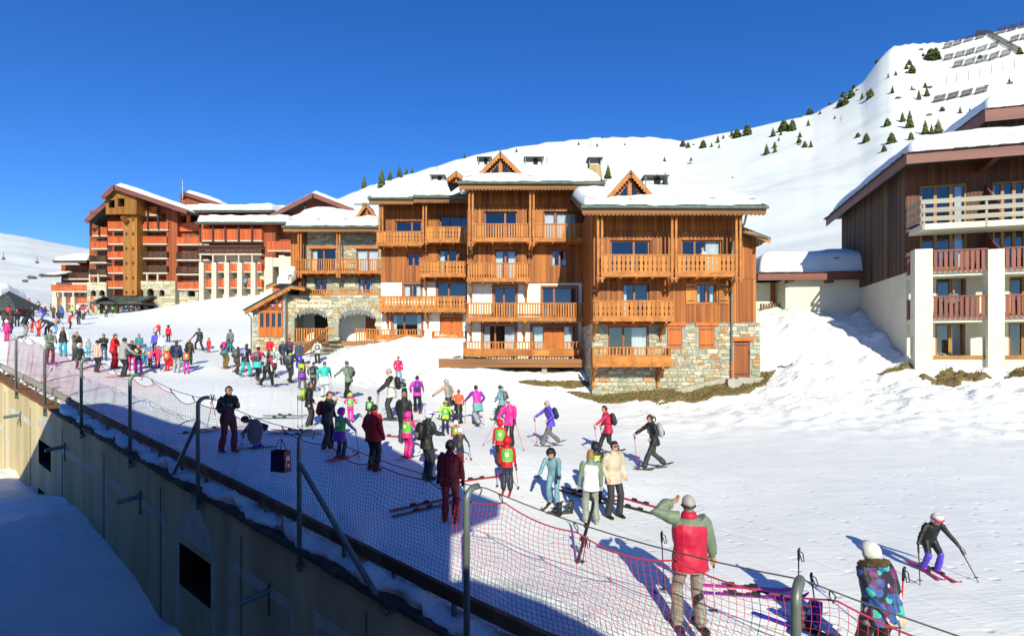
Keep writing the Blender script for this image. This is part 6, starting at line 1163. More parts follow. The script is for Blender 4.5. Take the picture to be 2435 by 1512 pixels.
def person(px, py, hpx, face, pose, label, jk='black', pt='black', head=('hair','hair_dark'), sl=None, gl='black', bt='dark', bib=None, pack=None, waist=None, skis=None, shoes=None, pole=None, sg=False, kid=False, short='', puff=0, pos=None, headup=0, scarf=None, fur=None, yoke=None, ht=None, poleoff=(.06,.10)):
    lean, hz, fl, fr, hl, hr = POSE[pose]; g = ray_ground(px,py) if pos is None else Vector(pos); d = g.y; b = 1+puff
    up = Vector((0,math.sin(R(lean)),math.cos(R(lean)))); fw = Vector((0,math.cos(R(lean)),-math.sin(R(lean)))); X = Vector((1,0,0)); hip = Vector((0,-.22*math.sin(R(lean))-.0,hz)); hs = 1.28 if kid else 1.0
    sp = lambda t: hip+up*t; sh = [sp(.475)+X*s*.185 for s in (-1,1)]; nk = sp(.53); hc = nk+up*(.125*hs)+fw*.025+Vector((0,.03 if lean > 20 else 0,0)); top = hc.z+.125*hs+(.02 if head[0] in ('helmet','beanie') else 0)
    S = (ht/top) if ht else hpx*d/FPX/(top+.0); near_ = hpx > 150; near2 = hpx > 95
    pr = []; T = lambda st, side, tg: pr.append((st, side, tg))
    T([(sp(-.17),.196*b,.150*b),(sp(-.05),.190*b,.146*b),(sp(.05),.182*b,.137*b),(sp(.15),.168*b,.126*b),(sp(.32),.186*b,.134*b),(sp(.44),.172*b,.115*b),(sp(.505),.10,.088),(sp(.57),.066,.07)], X, 'jk')
    T([(nk-up*.02,.052,.056),(nk+up*.09,.05,.056)], X, 'skin')
    hd = lambda z, y=0: hc+up*z*hs+fw*y*hs
    T([(hd(-.118,.03),.03*hs,.035*hs),(hd(-.09,.022),.052*hs,.062*hs),(hd(-.04,.005),.068*hs,.085*hs),(hd(.02,0),.075*hs,.095*hs),(hd(.07,-.005),.068*hs,.085*hs),(hd(.112,-.008),.03*hs,.04*hs)], X, 'skin')
    T([(hd(.015,.09),.010*hs,.010*hs),(hd(-.028,.112),.015*hs,.012*hs)], X, 'skin')
    ank = []
    for s, f in ((-1,fl),(1,fr)):
        hp = hip+X*s*.088; an = Vector((f[0],f[1],f[2]+.10)); kn, an = ik(hp, an, .43, .42, (s*.12,1,0)); ank.append(an)
        T([(hp+Vector((0,0,.05)),.092,.11),(hp-(hp-kn)*.25,.098,.105),(kn,.074,.08),(kn+(an-kn)*.5,.076,.082),(an+(kn-an)*.12,.078,.088),(an+(kn-an)*.02,.08,.092)], X, 'pt')
        yw = Vector((0,1,-.25 if f[2] > .05 else 0)).normalized(); T([(an+(kn-an)*.12,.056,.062),(an+Vector((0,0,-.02)),.056,.062),(an+Vector((0,.0,-.06)),.05,.06)], X, 'bt'); T([(an-yw*.09+Vector((0,0,-.055)),.04,.04),(an-yw*.02+Vector((0,0,-.05)),.05,.048),(an+yw*.1+Vector((0,0,-.06)),.05,.042),(an+yw*.18+Vector((0,0,-.07)),.04,.028)], X, 'bt')
    hands = []
    for s, h, a in ((-1,hl,sh[0]),(1,hr,sh[1])):
        off = Vector((0,math.sin(R(lean))*.49-.22*math.sin(R(lean)) if lean < 60 else 0,(hz-.93)*1)); tgt = Vector(h)+ (off if lean < 30 else Vector((0,0,0)))
        el, wr = ik(a, tgt, .285, .25, ((s*1.0,-.25,-.1) if h[1] < -.15 else (s*.5,-.6,-.7)) if h[2] < 1.55 else (s,.0,-.25)); dr = (wr-el).normalized()
        T([(a+X*(-s*.05)+up*.01,.075*b,.078*b),(a+(el-a)*.25,.073*b,.073*b),(el,.056*b,.058*b),(el+(wr-el)*.5,.054*b,.054*b),(wr-dr*.01,.046*b,.046*b)], up.cross(dr) if abs(up.dot(dr)) < .95 else X, 'sl')
        pv = wr+dr*.05
        if near_:
            sd = dr.cross(Vector((0,0,1))); sd = sd.normalized() if sd.length > .1 else X.copy(); pn = sd.cross(dr)
            T([(wr-dr*.02,.034,.026),(wr+dr*.03,.046,.026),(wr+dr*.085,.044,.022)], sd, 'gl')
            for q,l in ((-.033,.060),(-.011,.072),(.011,.068),(.033,.052)): b0 = wr+dr*.075+sd*q; m_ = b0+dr*l*.55-pn*.012*s; T([(b0,.0135,.0135),(m_,.0135,.0135),(m_+dr*l*.25-pn*.035*s,.012,.012)], sd, 'gl')
            b0 = wr+dr*.02+sd*.035*(-s); T([(b0,.016,.016),(b0+dr*.03+sd*.03*(-s),.0145,.0145),(b0+dr*.06+sd*.034*(-s)-pn*.01*s,.012,.012)], sd, 'gl')
        else: T([(wr-dr*.02,.042,.036),(pv,.050,.038),(pv+dr*.06,.032,.028)], X, 'gl'); T([(wr+dr*.03,.02,.02),(wr+dr*.06+X*(-s)*.045,.017,.017)], X, 'gl')
        hands.append(wr+dr*.06)
    root = tag(empty('person', tuple(g), R(face-90)), label, 'person', None)
    cols = dict(jk=jk, pt=pt, sl=sl or jk, gl=gl, bt=bt, skin='skin'); tags = ['jk','pt','sl','gl','bt','skin','yk']; cols['yk'] = yoke or jk; mb = MB()
    for st, side, tg in pr: mb.loft([(c*S, ra*S, rb*S) for c, ra, rb in st], side, 14 if near2 else 10)
    me = mb.mesh('body', []); ob = link('body', me, root); md = ob.modifiers.new('r','REMESH'); md.mode = 'VOXEL'; md.voxel_size = (.0115 if near_ else .017 if near2 else .024 if hpx > 45 else .036)*max(S,.6); md.use_smooth_shade = True
    sm = ob.modifiers.new('s','SMOOTH'); sm.factor = .5; sm.iterations = 2 if hpx < 95 else 3
    PEOPLE.append((ob, [( [(tuple(c*S),(ra+rb)/2*S) for c,ra,rb in st], tags.index(tg)) for st,side,tg in pr], [cloth(cols[t]) for t in tags], S, hip*S, up))
    V3 = lambda v: tuple(Vector(v)*S)
    rot = Matrix((X, fw, up)).transposed()
    def headpart(name, r, fn, mat, c=hc, n=14, m=9):
        e = ellipsoid((0,0,0), r, n, m, fn); e.v = [V3(c+rot@(Vector(v)*hs)) for v in e.v]; return e.build(name, mat, root, True)
    kind = head[0]; jit = random.Random(len(PEOPLE))
    if kind in ('hair','long','pony'):
        def hf(p):
            q = Vector(p)
            if q.y > .03 and q.z < .055: q = Vector((q.x*.72,q.y*.55,q.z))
            if q.z < -.03 and kind != 'long': q = Vector((q.x*.75,q.y*.7,max(q.z,-.055)))
            if kind == 'long' and q.z < 0 and q.y < .04: q = Vector((q.x*1.12,q.y*.9-.01,q.z*2.0))
            return q+Vector((jit.uniform(-1,1),jit.uniform(-1,1),jit.uniform(-1,1)))*.006
        headpart('hair', (.086,.106,.124), hf, cloth(head[1]))
        if kind == 'pony': b0 = hd(.03,-.10); MB().tube([V3(b0),V3(b0-fw*.05-up*.02),V3(b0-fw*.06-up*.1),V3(b0-fw*.03-up*.16)],[.028*S,.03*S,.022*S,.008*S],7).build('ponytail', cloth(head[1]), root, True)
    elif kind in ('helmet','beanie'):
        hm = kind == 'helmet'
        def hf(p):
            q = Vector(p)
            if q.y > .02 and q.z < .03: q = Vector((q.x*.70,q.y*.5,q.z))
            if q.z < -.075: q = Vector((q.x*.85,q.y*.85,-.075))
            return q
        he = headpart(kind, (.112,.130,.132) if hm else (.092,.112,.13), hf, cloth(head[1]))
        if hm and len(head) > 2 and head[2]:
            e = ellipsoid((0,0,0),(.118,.134,.034),14,5); e.v = [V3(hc+rot@((Vector(v)+Vector((0,.004,.032)))*hs)) for v in e.v]; e.build('goggles', cloth(head[2]), root, True)
        if hm and hpx > 95:
            vt = MB()
            for i in range(4): a = -.5+i*.33; c_ = hc+rot@(Vector((math.sin(a)*.06,-.02+.05*math.cos(a),.118))*hs); vt.box(*[q for k_ in range(3) for q in (c_[k_]*S-.008,c_[k_]*S+.008)])
            vt.build('helmet_vents', M['black'], root, kind='stuff')
    elif kind == 'cap': headpart('cap', (.09,.11,.125), lambda p: Vector((p.x,p.y,max(p.z,.02))), cloth(head[1])); headpart('hair', (.084,.1,.1), lambda p: Vector((p.x,p.y-.02 if p.y < 0 else p.y*.5,min(p.z,.03))), cloth('hair_mid'))
    elif kind == 'band': headpart('hair', (.086,.106,.124), lambda p: Vector((p.x*(.75 if p.z < -.02 else 1),p.y*(.55 if p.y > .03 and p.z < .05 else 1),max(p.z,-.04))), cloth(head[1])); headpart('headband', (.095,.113,.034), lambda p: p+Vector((0,0,-.012)), cloth(head[2]))
    if hpx > 60 and not (70 < face < 110):
        if sg: c_ = hd(.018,.093); e = MB().loft([(V3(c_-X*.062*hs-fw*.03),.012*S,.016*S),(V3(c_-X*.035*hs),.018*S,.022*S),(V3(c_),.01*S,.012*S),(V3(c_+X*.035*hs),.018*S,.022*S),(V3(c_+X*.062*hs-fw*.03),.012*S,.016*S)], fw, 8); e.build('sunglasses', M['black'], root, True)
        elif kind != 'helmet' or not (len(head) > 2 and head[2]):
            for s in (-1,1): ellipsoid(V3(hd(.016,.089)+X*s*.032*hs), (.013*S,.008*S,.009*S), 8, 5).build('eye', M['black'], root, True)
        e = MB().loft([(V3(hd(-.066,.083)-X*.022*hs),.003*S,.003*S),(V3(hd(-.067,.09)),.008*S,.006*S),(V3(hd(-.066,.083)+X*.022*hs),.003*S,.003*S)], fw, 6); e.build('mouth', cloth('coral') if False else M['lips'], root, True)
    if bib:
        st = [(V3(sp(t)),ra*b*S*1.06+.006,rb*b*S*1.10+.006) for t,ra,rb in ((.06,.178,.134),(.2,.176,.13),(.34,.188,.137),(.45,.155,.122))]; q = MB().loft(st, X, 16); q.f, q.m = q.f[:-2], q.m[:-2]; bo = q.build('bib', cloth(bib), root, True)
        q = MB().loft([(V3(sp(.045)),.186*b*S,.143*b*S+.004),(V3(sp(.07)),.190*b*S,.147*b*S+.006)], X, 16); q.f, q.m = q.f[:-2], q.m[:-2]; q.build('bib_trim', cloth('white'), bo, True)
        for s in (-1,1): e = ellipsoid((0,0,0),(.075,.012,.085),10,6); e.v = [tuple(Vector(V3(sp(.27)+fw*s*(.138*b+.012)))+Vector((v[0]*S,0,0))+up*v[2]*S+fw*v[1]*S) for v in e.v]; e.build('bib_emblem', cloth('white'), bo, True)
    if pack:
        pc = lambda t,o: V3(sp(t)-fw*o); q = MB().loft([(pc(.06,.20),.10*S,.05*S),(pc(.10,.215),.145*S,.085*S),(pc(.28,.225),.155*S,.10*S),(pc(.42,.21),.14*S,.08*S),(pc(.47,.195),.08*S,.04*S)], X, 14); bo = q.build('backpack', cloth(pack), root, True)
        MB().loft([(pc(.10,.29),.07*S,.03*S),(pc(.16,.31),.095*S,.04*S),(pc(.24,.305),.085*S,.03*S)], X, 10).build('pocket', cloth('dark' if pack not in ('dark','black') else 'grey'), bo, True)
        for s in (-1,1): MB().tube([V3(sp(.44)-fw*.13+X*s*.09),V3(sp(.53)+X*s*.10),V3(sp(.42)+fw*.13*b+X*s*.11),V3(sp(.22)+fw*.13*b+X*s*.14),V3(sp(.12)-fw*.08+X*s*.18)],.016*S,5).build('strap', cloth('dark'), bo, True)
    if waist:
        q = MB().loft([(V3(sp(.05)),.188*S*b,.142*S*b),(V3(sp(-.02)),.20*S*b,.155*S*b),(V3(sp(-.18)-fw*.02),.215*S*b,.18*S*b),(V3(sp(-.30)-fw*.03),.225*S*b,.19*S*b)], X, 16); q.f, q.m = q.f[:-2], q.m[:-2]; r2 = random.Random(len(PEOPLE)); q.v = [(x+r2.uniform(-.01,.01),y+r2.uniform(-.01,.01),z+r2.uniform(-.025,.02)) for x,y,z in q.v]; q.build('waist_jacket', cloth(waist), root, True)
    if scarf: q = MB().loft([(V3(sp(.47)+fw*.01),.10*S,.10*S),(V3(sp(.52)+fw*.01),.105*S,.105*S),(V3(sp(.57)+fw*.015),.08*S,.085*S)], X, 12); q.build('scarf', cloth(scarf), root, True)
    if fur:
        q = MB().tube([V3(sp(.52)+X*math.cos(a)*.13+fw*math.sin(a)*.12-up*.03*math.sin(a)) for a in [i*math.pi*2/14 for i in range(15)]], .045*S, 8); r2 = random.Random(3); q.v = [tuple(Vector(v)+Vector((r2.uniform(-1,1),r2.uniform(-1,1),r2.uniform(-1,1)))*.016*S) for v in q.v]; q.build('fur_trim', cloth(fur), root)
    for s, an in zip((-1,1), ank):
        if skis: link('ski', ski_mesh(skis), root, (an.x*S,an.y*S,.012), (0,0,0), (S*.9,S*.92,S))
        if shoes: link('snowshoe', shoe_mesh(shoes), root, (an.x*S,an.y*S,(an.z-.10)*S+.005), (R(-14) if an.z > .15 else 0,0,0), (S,S,S))
    if pole:
        rm = Matrix.Rotation(R(face-90), 3, 'Z')
        for s, h, nm in ((-1,hands[0],'left'),(1,hands[1],'right')):
            if pole.startswith('1') and s < 0: continue
            hw = g+rm@(h*S); fo = rm@Vector((s*poleoff[0],-poleoff[1] if 'walk' in pose else poleoff[1]*.8,0))*1.0; POLES.append((hw, fo, S, pole.strip('1'), 'ski pole in the %s hand of %s'%(nm, short or label), pos))
    return root
M['lips'] = surf('lips', (.35,.12,.09), .5, bump=0)
p = person; HE = 'helmet'
# far left, near the kiosk and the hotel entrance
p(43,739,27,270,'stand','skier in a full red suit and grey helmet beside the kiosk','red','red',(HE,'silver'),bt='black')
p(35,731,23,90,'stand','red-jacketed skier half hidden behind the red-suited skier by the kiosk','red','dark',(HE,'grey'))
p(27,731,17,100,'stand','child in black top and teal trousers closest to the kiosk','black','turq',(HE,'black'),kid=True)
p(59,733,26,100,'stand','skier in crimson jacket and black trousers right of the red-suited skier','crimson','black',(HE,'black'))
p(69,733,24,80,'stand','skier in orange-red jacket and dark trousers in the kiosk group','coral','dark',(HE,'black'))
p(93,735,20,270,'lean','skier in black with a bright yellow vest above the left crowd','black','black',(HE,'black'),bib='yellow')
p(121,738,16,180,'stand','small child in dark suit with lime vest near the hotel pillar','dark','navy',(HE,'black'),bib='lime',kid=True)
p(78,764,35,270,'front','man in black holding both hands before his chest, upper left crowd','black','dark',('cap','black'),skis=None)
p(102,766,36,250,'lean','skier in blue-violet jacket with open black vest and jeans','violet','jeans',(HE,'black'),sl='violet',bib=None)
p(24,793,52,88,'relax','long-haired woman in brown-black jacket seen from behind at far left','dbrown','black',('long','hair_mid'),skis=None,bt='grey')
p(41,777,43,300,'front','person in long black padded coat with red scarf in left crowd','black','black',('hair','hair_brown'),scarf='crimson',puff=.15)
p(60,799,57,85,'lean','person in black jacket and grey-green trousers with gold print on back','black','grt',(HE,'black'),bib=None,short='gold-print jacket',pole='silver')
p(76,791,28,110,'lean','small child in red suit leaning forward beside the orange-bibbed child','red','crimson',(HE,'crimson'),kid=True)
p(91,800,40,92,'stand','child in red helmet and red suit wearing an orange bib, left crowd','red','red',(HE,'red'),bib='bib',kid=True,skis='red')
p(114,797,40,190,'bend','person in black bending far over beside the light-blue child','black','dark',('hair','hair_dark'))
p(132,793,42,80,'lean','tall child in light-blue suit with orange bib, back turned','sky','sky',(HE,'navy'),bib='bib',skis='lgrey',kid=False)
p(139,770,33,100,'relax','brown-haired person in black jacket above the light-blue child','black','dark',('long','hair_brown'))
p(166,782,38,60,'point','skier in red jacket, black trousers and white helmet reaching left','red','black',(HE,'white'),skis='dark')
p(188,772,38,270,'poles','man in black ski clothes with poles facing the camera, left slope','black','dark',('cap','dark'),pole='silver',short='man in black, left slope')
p(197,760,38,90,'poles','skier in red, grey and white jacket seen from behind','crimson','dark',(HE,'dark'),pole='silver',short='red-grey-white jacket',bib=None,waist='lgrey')
p(185,748,27,270,'carry','skier in white jacket and yellow helmet carrying skis near the arcade','white','grey',(HE,'yellow'))
p(158,742,26,270,'stand','skier in navy jacket and bright purple trousers by the hotel pillars','navy','purple',('hair','hair_dark'))
p(228,746,22,270,'stand','child in pale patterned jacket and lime trousers by the canopy','lgrey','lime',(HE,'crimson'))
p(221,743,24,90,'stand','person in orange jacket left of the entrance canopy','coral','crimson',(HE,'coral'))
p(253,754,20,180,'bend','person in black bending with straddled legs before the canopy','black','dark',('hair','hair_dark'))
p(294,742,21,190,'lean','person in pale grey ski suit under the canopy','lgrey','lgrey',(HE,'silver'))
p(307,741,14,180,'bend','crouching person in light grey right of the canopy','silver','lgrey',('beanie','grey'))
p(324,741,11,180,'lean','small child in teal crouching right of the canopy','teal','turq',(HE,'turq'),kid=True)
p(332,741,12,180,'stand','small child in crimson suit beside the stone arcade','crimson','crimson',(HE,'crimson'),kid=True)
p(8,777,40,80,'relax','person in dark jacket cut by the left edge, lower one','dark','black',('hair','hair_dark'))
p(12,748,27,270,'stand','person in navy coat left of the kiosk group','navy','dark',('beanie','crimson'))
p(20,756,30,100,'walk','skier in black and crimson crossing behind the long-haired woman','crimson','black',(HE,'black'),skis='dark')
p(50,752,30,60,'poles','skier in grey jacket with pale helmet above the left crowd','grey','black',(HE,'white'),pole='silver',short='grey-jacket skier')
p(66,749,24,270,'stand','skier in teal jacket between the kiosk and the left crowd','teal','dark',(HE,'dark'))
p(108,752,27,200,'walk','skier in pink jacket walking below the hotel pillars','rose','dark',('beanie','white'))
p(128,757,30,270,'stand','person in dark brown coat left of the reaching red jacket','brown','black',('hair','hair_brown'))
p(148,758,29,90,'relax','person in blue jacket above the reaching red jacket','blue','dark',(HE,'dark'))
p(172,751,26,270,'stand','child in yellow jacket in front of the arcade','yellow','dark',(HE,'black'),kid=True)
p(208,750,24,180,'walk','skier in white and black below the arcade','white','black',(HE,'black'))
p(15,812,52,95,'stand','child in pink suit at the left edge behind the net','hotpink','hotpink',(HE,'white'),kid=True)
p(240,744,19,270,'stand','person in maroon coat under the canopy edge','wine','dark',('hair','hair_dark'))
p(268,745,20,90,'stand','person in green jacket at the canopy post','green','dark',('beanie','dark'))
p(345,858,42,100,'stand','child in violet suit behind the multicoloured girl','violet','violet',(HE,'sky'),kid=True)
p(407,872,48,80,'stand','child in red suit half behind the navy jacket','red','red',(HE,'red'),kid=True)
p(305,868,52,250,'stand','child in lime bib between the maze print and the class','lime','dark',(HE,'dark'),kid=True)
p(672,868,58,270,'relax','woman in dark blue fleece beside the red helmet','navy','dark',('long','hair_mid'))
p(745,930,70,100,'walk','walker in grey fleece behind the turquoise top','grey','dark',('hair','hair_mid'),pack='dark',shoes='dark')
# ski-school group on the left
p(118,866,82,335,'front','man in sage-green jacket and wine trousers standing behind the net','sage','wine',('hair','hair_dark'),sg=True,gl='skin',skis='purple',bt='purple')
p(150,847,71,300,'relax','man in black vest with white sleeves and bright blue trousers','black','aqua',('hair','hair_grey'),sl='white',sg=True,pole='1silver',short='man in blue trousers')
p(181,862,74,330,'eat','blond person in olive parka eating, left of the ski class','olive','dbrown',('hair','hair_blond'),gl='skin',bt='white',fur='brown')
p(188,878,63,335,'stand','child in white helmet, dark green jacket and brown trousers on skis','dgreen','dbrown',(HE,'white'),bib=None,scarf='turq',skis='red',bt='sky',kid=True,pack='crimson')
p(211,845,41,280,'stand','small child in bright blue with orange bib and beige helmet','aqua','aqua',(HE,'beige'),bib='bib',kid=True)
p(230,886,77,80,'relax','dark-haired woman in red and white plaid jacket, back turned','plaid','black',('hair','hair_dark'))
p(247,857,63,300,'front','person in black jacket and jeans with sunglasses on forehead','black','jeans',('hair','hair_dark'),sg=True,gl='skin')
p(271,876,82,10,'front','ski instructor all in bright red, tallest of the class','red','red',('hair','hair_dark'),gl='skin',bt='red',puff=.12,scarf='red')
p(292,896,93,60,'poles','man in black and white maze-print jacket on skis','maze','black',('hair','hair_dark'),skis='red',pole='dark',short='maze-print jacket man')
p(313,881,72,320,'relax','ginger-haired woman with black scarf and pink trousers','black','hotpink',('long','hair_ginger'),sg=True,scarf='black')
p(330,887,70,300,'poles','girl in multicoloured jacket, magenta trousers and pink helmet','rainbow','magenta',(HE,'pink'),skis='aqua',pole='dark',short='girl in multicoloured jacket')
p(331,852,58,280,'stand','person in teal jacket with sunglasses behind the ski class','teal','dark',('hair','hair_brown'),sg=True)
p(344,866,47,290,'stand','child in turquoise suit and dark helmet half hidden in the class','aqua','aqua',(HE,'dark','purple'),kid=True,skis='lgrey')
p(356,875,53,80,'stand','child in turquoise helmet and magenta jacket with orange bib','magenta','dark',(HE,'turq'),bib='bib',kid=True,skis='dark')
p(375,874,55,290,'stand','child in white helmet and crimson-white suit facing the camera','rose','crimson',(HE,'white','dark'),kid=True,skis='dark',bib=None)
p(368,837,48,270,'stand','child in blue-violet jacket holding poles behind the class','violet','navy',('hair','hair_brown'),kid=True,pole='silver',short='child in blue-violet')
p(383,846,50,100,'stand','skier in white jacket and white helmet bending over the class','white','lgrey',(HE,'white'))
p(377,800,33,270,'wide','child in red jacket and white helmet higher up the slope','red','black',(HE,'white'),kid=True,pole='silver',short='child in white helmet upslope',skis='dark')
p(400,813,41,95,'stand','child in red jacket and black helmet with back turned upslope','red','black',(HE,'black'),kid=True,pole='silver',short='child in black helmet upslope',skis='dark')
p(397,882,55,90,'stand','child in yellow helmet, orange bib and red trousers','red','red',(HE,'yellow'),bib='bib',kid=True,skis='orange')
p(419,887,78,90,'pockets','person in navy padded jacket and pale trousers, back turned','navy','lgrey',('hair','hair_mid'),puff=.14,bt='beige')
p(443,887,61,120,'stand','child in black helmet, orange bib and magenta trousers','dgreen','magenta',(HE,'black'),bib='bib',kid=True,skis='crimson')
p(450,868,61,95,'stand','person in brown parka with fur hood beside the navy jacket','dbrown','dbrown',('long','hair_blond'),fur='brown')
p(474,833,53,270,'wide','skier in dark jacket and black trousers gliding towards the camera','dark','black',(HE,'black'),skis='dark',pole='dark',short='gliding skier in dark')
p(497,838,35,270,'stand','small child in red suit and black helmet alone on the slope','red','red',(HE,'black'),kid=True,skis='dark',gl='red')
# snowshoe party in front of the stone wing
p(548,838,55,270,'stand','skier in grey camouflage jacket and black helmet behind the red rucksack','grey','black',(HE,'black','dark'))
p(536,876,77,80,'lean','snowshoer with big pink rucksack, teal shirt and khaki trousers','teal','khaki',('hair','hair_brown'),pack='hotpink',shoes='orange',pole='silver',short='pink-rucksack walker',gl='skin',ht=1.72)
p(564,889,65,85,'walk','woman in brown fleece and brown trousers walking with poles','brown','brown',('hair','hair_mid'),shoes='dark',pole='red',short='woman in brown fleece',pack='grey')
p(584,896,79,85,'walk2','woman with violet print rucksack and turquoise trousers','black','turq',('hair','hair_mid'),pack='leopard',shoes='dark',pole='red',short='violet rucksack walker')
p(613,906,82,95,'walk','woman in pink top with turquoise jacket tied round the waist','rose','black',('hair','hair_dark'),pack='grey',waist='turq',shoes='lgrey',pole='dark',short='pink top, turquoise waist')
p(635,920,84,75,'walk2','woman in black vest with pink sleeves and small pale rucksack','black','black',('hair','hair_mid'),sl='rose',pack='lgrey',shoes='dark',pole='silver',short='black vest walker')
p(651,895,72,90,'walk','person in white top with pale rucksack behind the pink sleeves','white','dark',('beanie','cream'),pack='lgrey',pole='silver',short='white-top walker',shoes='dark')
p(642,857,53,290,'stand','woman in red jacket with sunglasses by the stone foot of the wing','red','black',('hair','hair_dark'),sg=True)
p(688,864,61,270,'stand','skier in dark plum jacket and red helmet below the arches','plum','dark',(HE,'red'),sg=True)
p(690,910,79,90,'walk','walker in dark grey jacket with round-crested rucksack','dark','dark',('hair','hair_dark'),pack='grey',pole='silver',short='crested-rucksack walker',shoes='dark',scarf='lime')
p(711,875,64,300,'stand','person in dark blue checked shirt and bright blue trousers','plaidblue','royal',('beanie','sage'),sg=True)
p(719,926,73,100,'walk2','walker with lime rucksack and purple jacket round the waist','black','grey',('hair','hair_brown'),pack='lime',waist='purple',shoes='lime',pole='silver',short='lime-rucksack walker',sl='skin')
p(756,865,57,270,'poles','skier in black helmet and grey vest at the foot of the stairs','cream','black',(HE,'black'),bib='grey',pole='1dark',short='skier at the stairs')
p(772,946,87,110,'walk','woman in turquoise top and white trousers on snowshoes','turq','white',('hair','hair_ginger'),waist='white',shoes='lime',pole='silver',short='turquoise-top woman')
p(828,950,92,150,'walk2','man in olive-grey jacket with grey and red daypack','sage','black',('hair','hair_mid'),pack='grey',shoes='brown',pole='silver',short='olive-jacket man')
p(947,912,65,300,'pockets','man in raspberry jacket and pale jeans standing below the terrace','rose','ljeans',('hair','hair_dark'),sg=True)
# middle of the piste
p(735,1016,109,20,'relax','woman in black jacket with lime daypack beside planted poles','black','dark',('pony','hair_mid'),pack='lime',bt='lgrey',gl='skin',sg=True)
p(779,1071,141,350,'eat','woman in brown quilted jacket eating, sunglasses on her head','brown','dark',('hair','hair_mid'),gl='skin',bt='white',puff=.1,pack='red')
p(809,1091,124,70,'poles','girl in pink helmet and pale green bib with purple waistband','lgrey','dark',(HE,'magenta'),bib='green',waist='purple',skis='red',bt='red',pole='1dark',short='girl in pink helmet',kid=True,gl='hotpink')
p(833,1004,72,90,'carry','child in lime helmet and pink suit carrying skis across the shoulders','pink','pink',(HE,'lime'),bib='green',kid=True,gl='pink')
p(879,1004,62,100,'stand','child in black helmet and green bib behind the red padded jacket','dark','dark',(HE,'black'),bib='green',kid=True)
p(888,1119,158,60,'pockets','man in big red padded jacket and black trousers','red','black',('hair','hair_dark'),puff=.26,bt='dbrown',gl='red',scarf='red',sg=True,skis=None)
p(542,1076,158,330,'thumbs','bearded man in black jacket holding his rucksack straps, in shade','black','wine',('hair','hair_dark'),pack='black',gl='skin',sg=True,bt='dbrown')
p(613,1066,84,200,'bend','child in black top and blue trousers stooping in the shade','black','royal',(HE,'dark'),kid=True,skis='olive',pole='1silver',short='stooping child',ht=.95,bt='brown')
p(930,999,124,200,'poles','grey-haired man in black and white jacket on skis','cream','dark',('hair','hair_grey'),sl='black',skis='grey',pole='dark',short='grey-haired skier',pack='black')
p(962,1002,95,190,'stand','skier in black hood and goggles with turquoise scarf','black','black',(HE,'black','grey'),scarf='turq',skis='red')
p(960,1058,127,80,'relax','woman in black jacket and grey trousers, streaked hair, back turned','black','dark',('hair','hair_blond'),bt='lgrey',pack=None)
p(992,981,88,100,'walk','woman in magenta jacket with floral rucksack','magenta','black',('hair','hair_dark'),pack='purple',shoes='crimson',pole='1silver',short='magenta-jacket woman')
p(1066,1002,103,160,'walk2','woman in grey T-shirt and beanie with black waist jacket','grt','black',('beanie','lgrey'),sl='skin',waist='black',pole='1red',short='grey T-shirt woman',shoes='dark')
p(1090,1006,80,80,'hips','woman in orange top and black skirted waist, hand on hip','coral','black',('hair','hair_ginger'),waist='black',gl='skin',shoes='dark')
p(1134,1013,97,120,'walk2','woman in purple top with aqua checked shirt round her waist','magenta','lgrey',('hair','hair_dark'),sl='purple',waist='plaidaqua',shoes='grey',pole='red',short='purple-top woman')
p(1193,1002,86,150,'walk','woman in pale blue top with grey rucksack and ponytail','paleblue','dark',('pony','hair_brown'),pack='grey',shoes='dark',sg=True)
p(1212,1061,115,250,'poles','instructor in pink padded jacket and white helmet with poles','pink','black',(HE,'white'),sg=True,puff=.1,pole='red',short='pink-jacket instructor',poleoff=(.35,.25),gl='dark')
p(1189,1105,109,90,'stand','child in red helmet and green bib, farther of two','red','black',(HE,'red'),bib='green',kid=True,gl='red',pole='1dark',short='farther red-helmet child')
p(1206,1168,132,85,'stand','child in red helmet and green bib, nearer of two, on skis','red','dark',(HE,'red'),bib='green',kid=True,skis='rose',pole='red',short='nearer red-helmet child')
p(1059,1028,77,280,'poles','child in lime jacket and lime helmet with goggles','lime','black',(HE,'lime','royal'),bib='green',kid=True,gl='royal',skis='dark',pole='1silver',short='lime-jacket child')
p(968,1089,112,60,'poles','child in pink suit and pink helmet with green bib on skis','hotpink','hotpink',(HE,'pink'),bib='green',kid=True,skis='lgrey',bt='red',pole='dark',short='pink-suited child',gl='hotpink')
p(1016,1141,167,40,'front','man in white helmet with black rucksack and dark trousers','black','dark',(HE,'white','royal'),pack='black',bt='black',sl='dark')
p(1084,1072,74,90,'stand','child in white helmet with green bib over red','red','dark',(HE,'white'),bib='green',kid=True)
p(1093,1102,86,80,'poles','child in white helmet and dark grey jacket with orange collar','dark','dark',(HE,'white'),scarf='orange',kid=True,skis='red',pole='1dark',short='orange-collar child')
p(1070,1242,198,85,'stand','man in dark red ski suit and black helmet, half in shade','dred','dred',(HE,'black'),bt='red',gl='black',pole='1dark',short='dark red ski-suit man',puff=.1,skis=None)
p(1307,1062,110,190,'walk','white-haired woman in violet top with navy rucksack','violet','grey',('hair','hair_grey'),pack='navy',shoes='grey',pole='red',short='violet-top woman',sg=True,gl='skin',bt='cream')
p(1444,1081,117,185,'walk2','woman in raspberry jacket with dark rucksack walking left','crimson','black',('hair','hair_brown'),pack='dark',pole='red',short='raspberry-jacket walker',gl='skin',shoes='dark')
p(1553,1117,132,180,'walk','ponytailed woman in black jacket with grey rucksack on snowshoes','black','dark',('pony','hair_brown'),pack='lgrey',shoes='dark',pole='1red',short='ponytailed walker',sg=True,gl='skin',bt='beige')
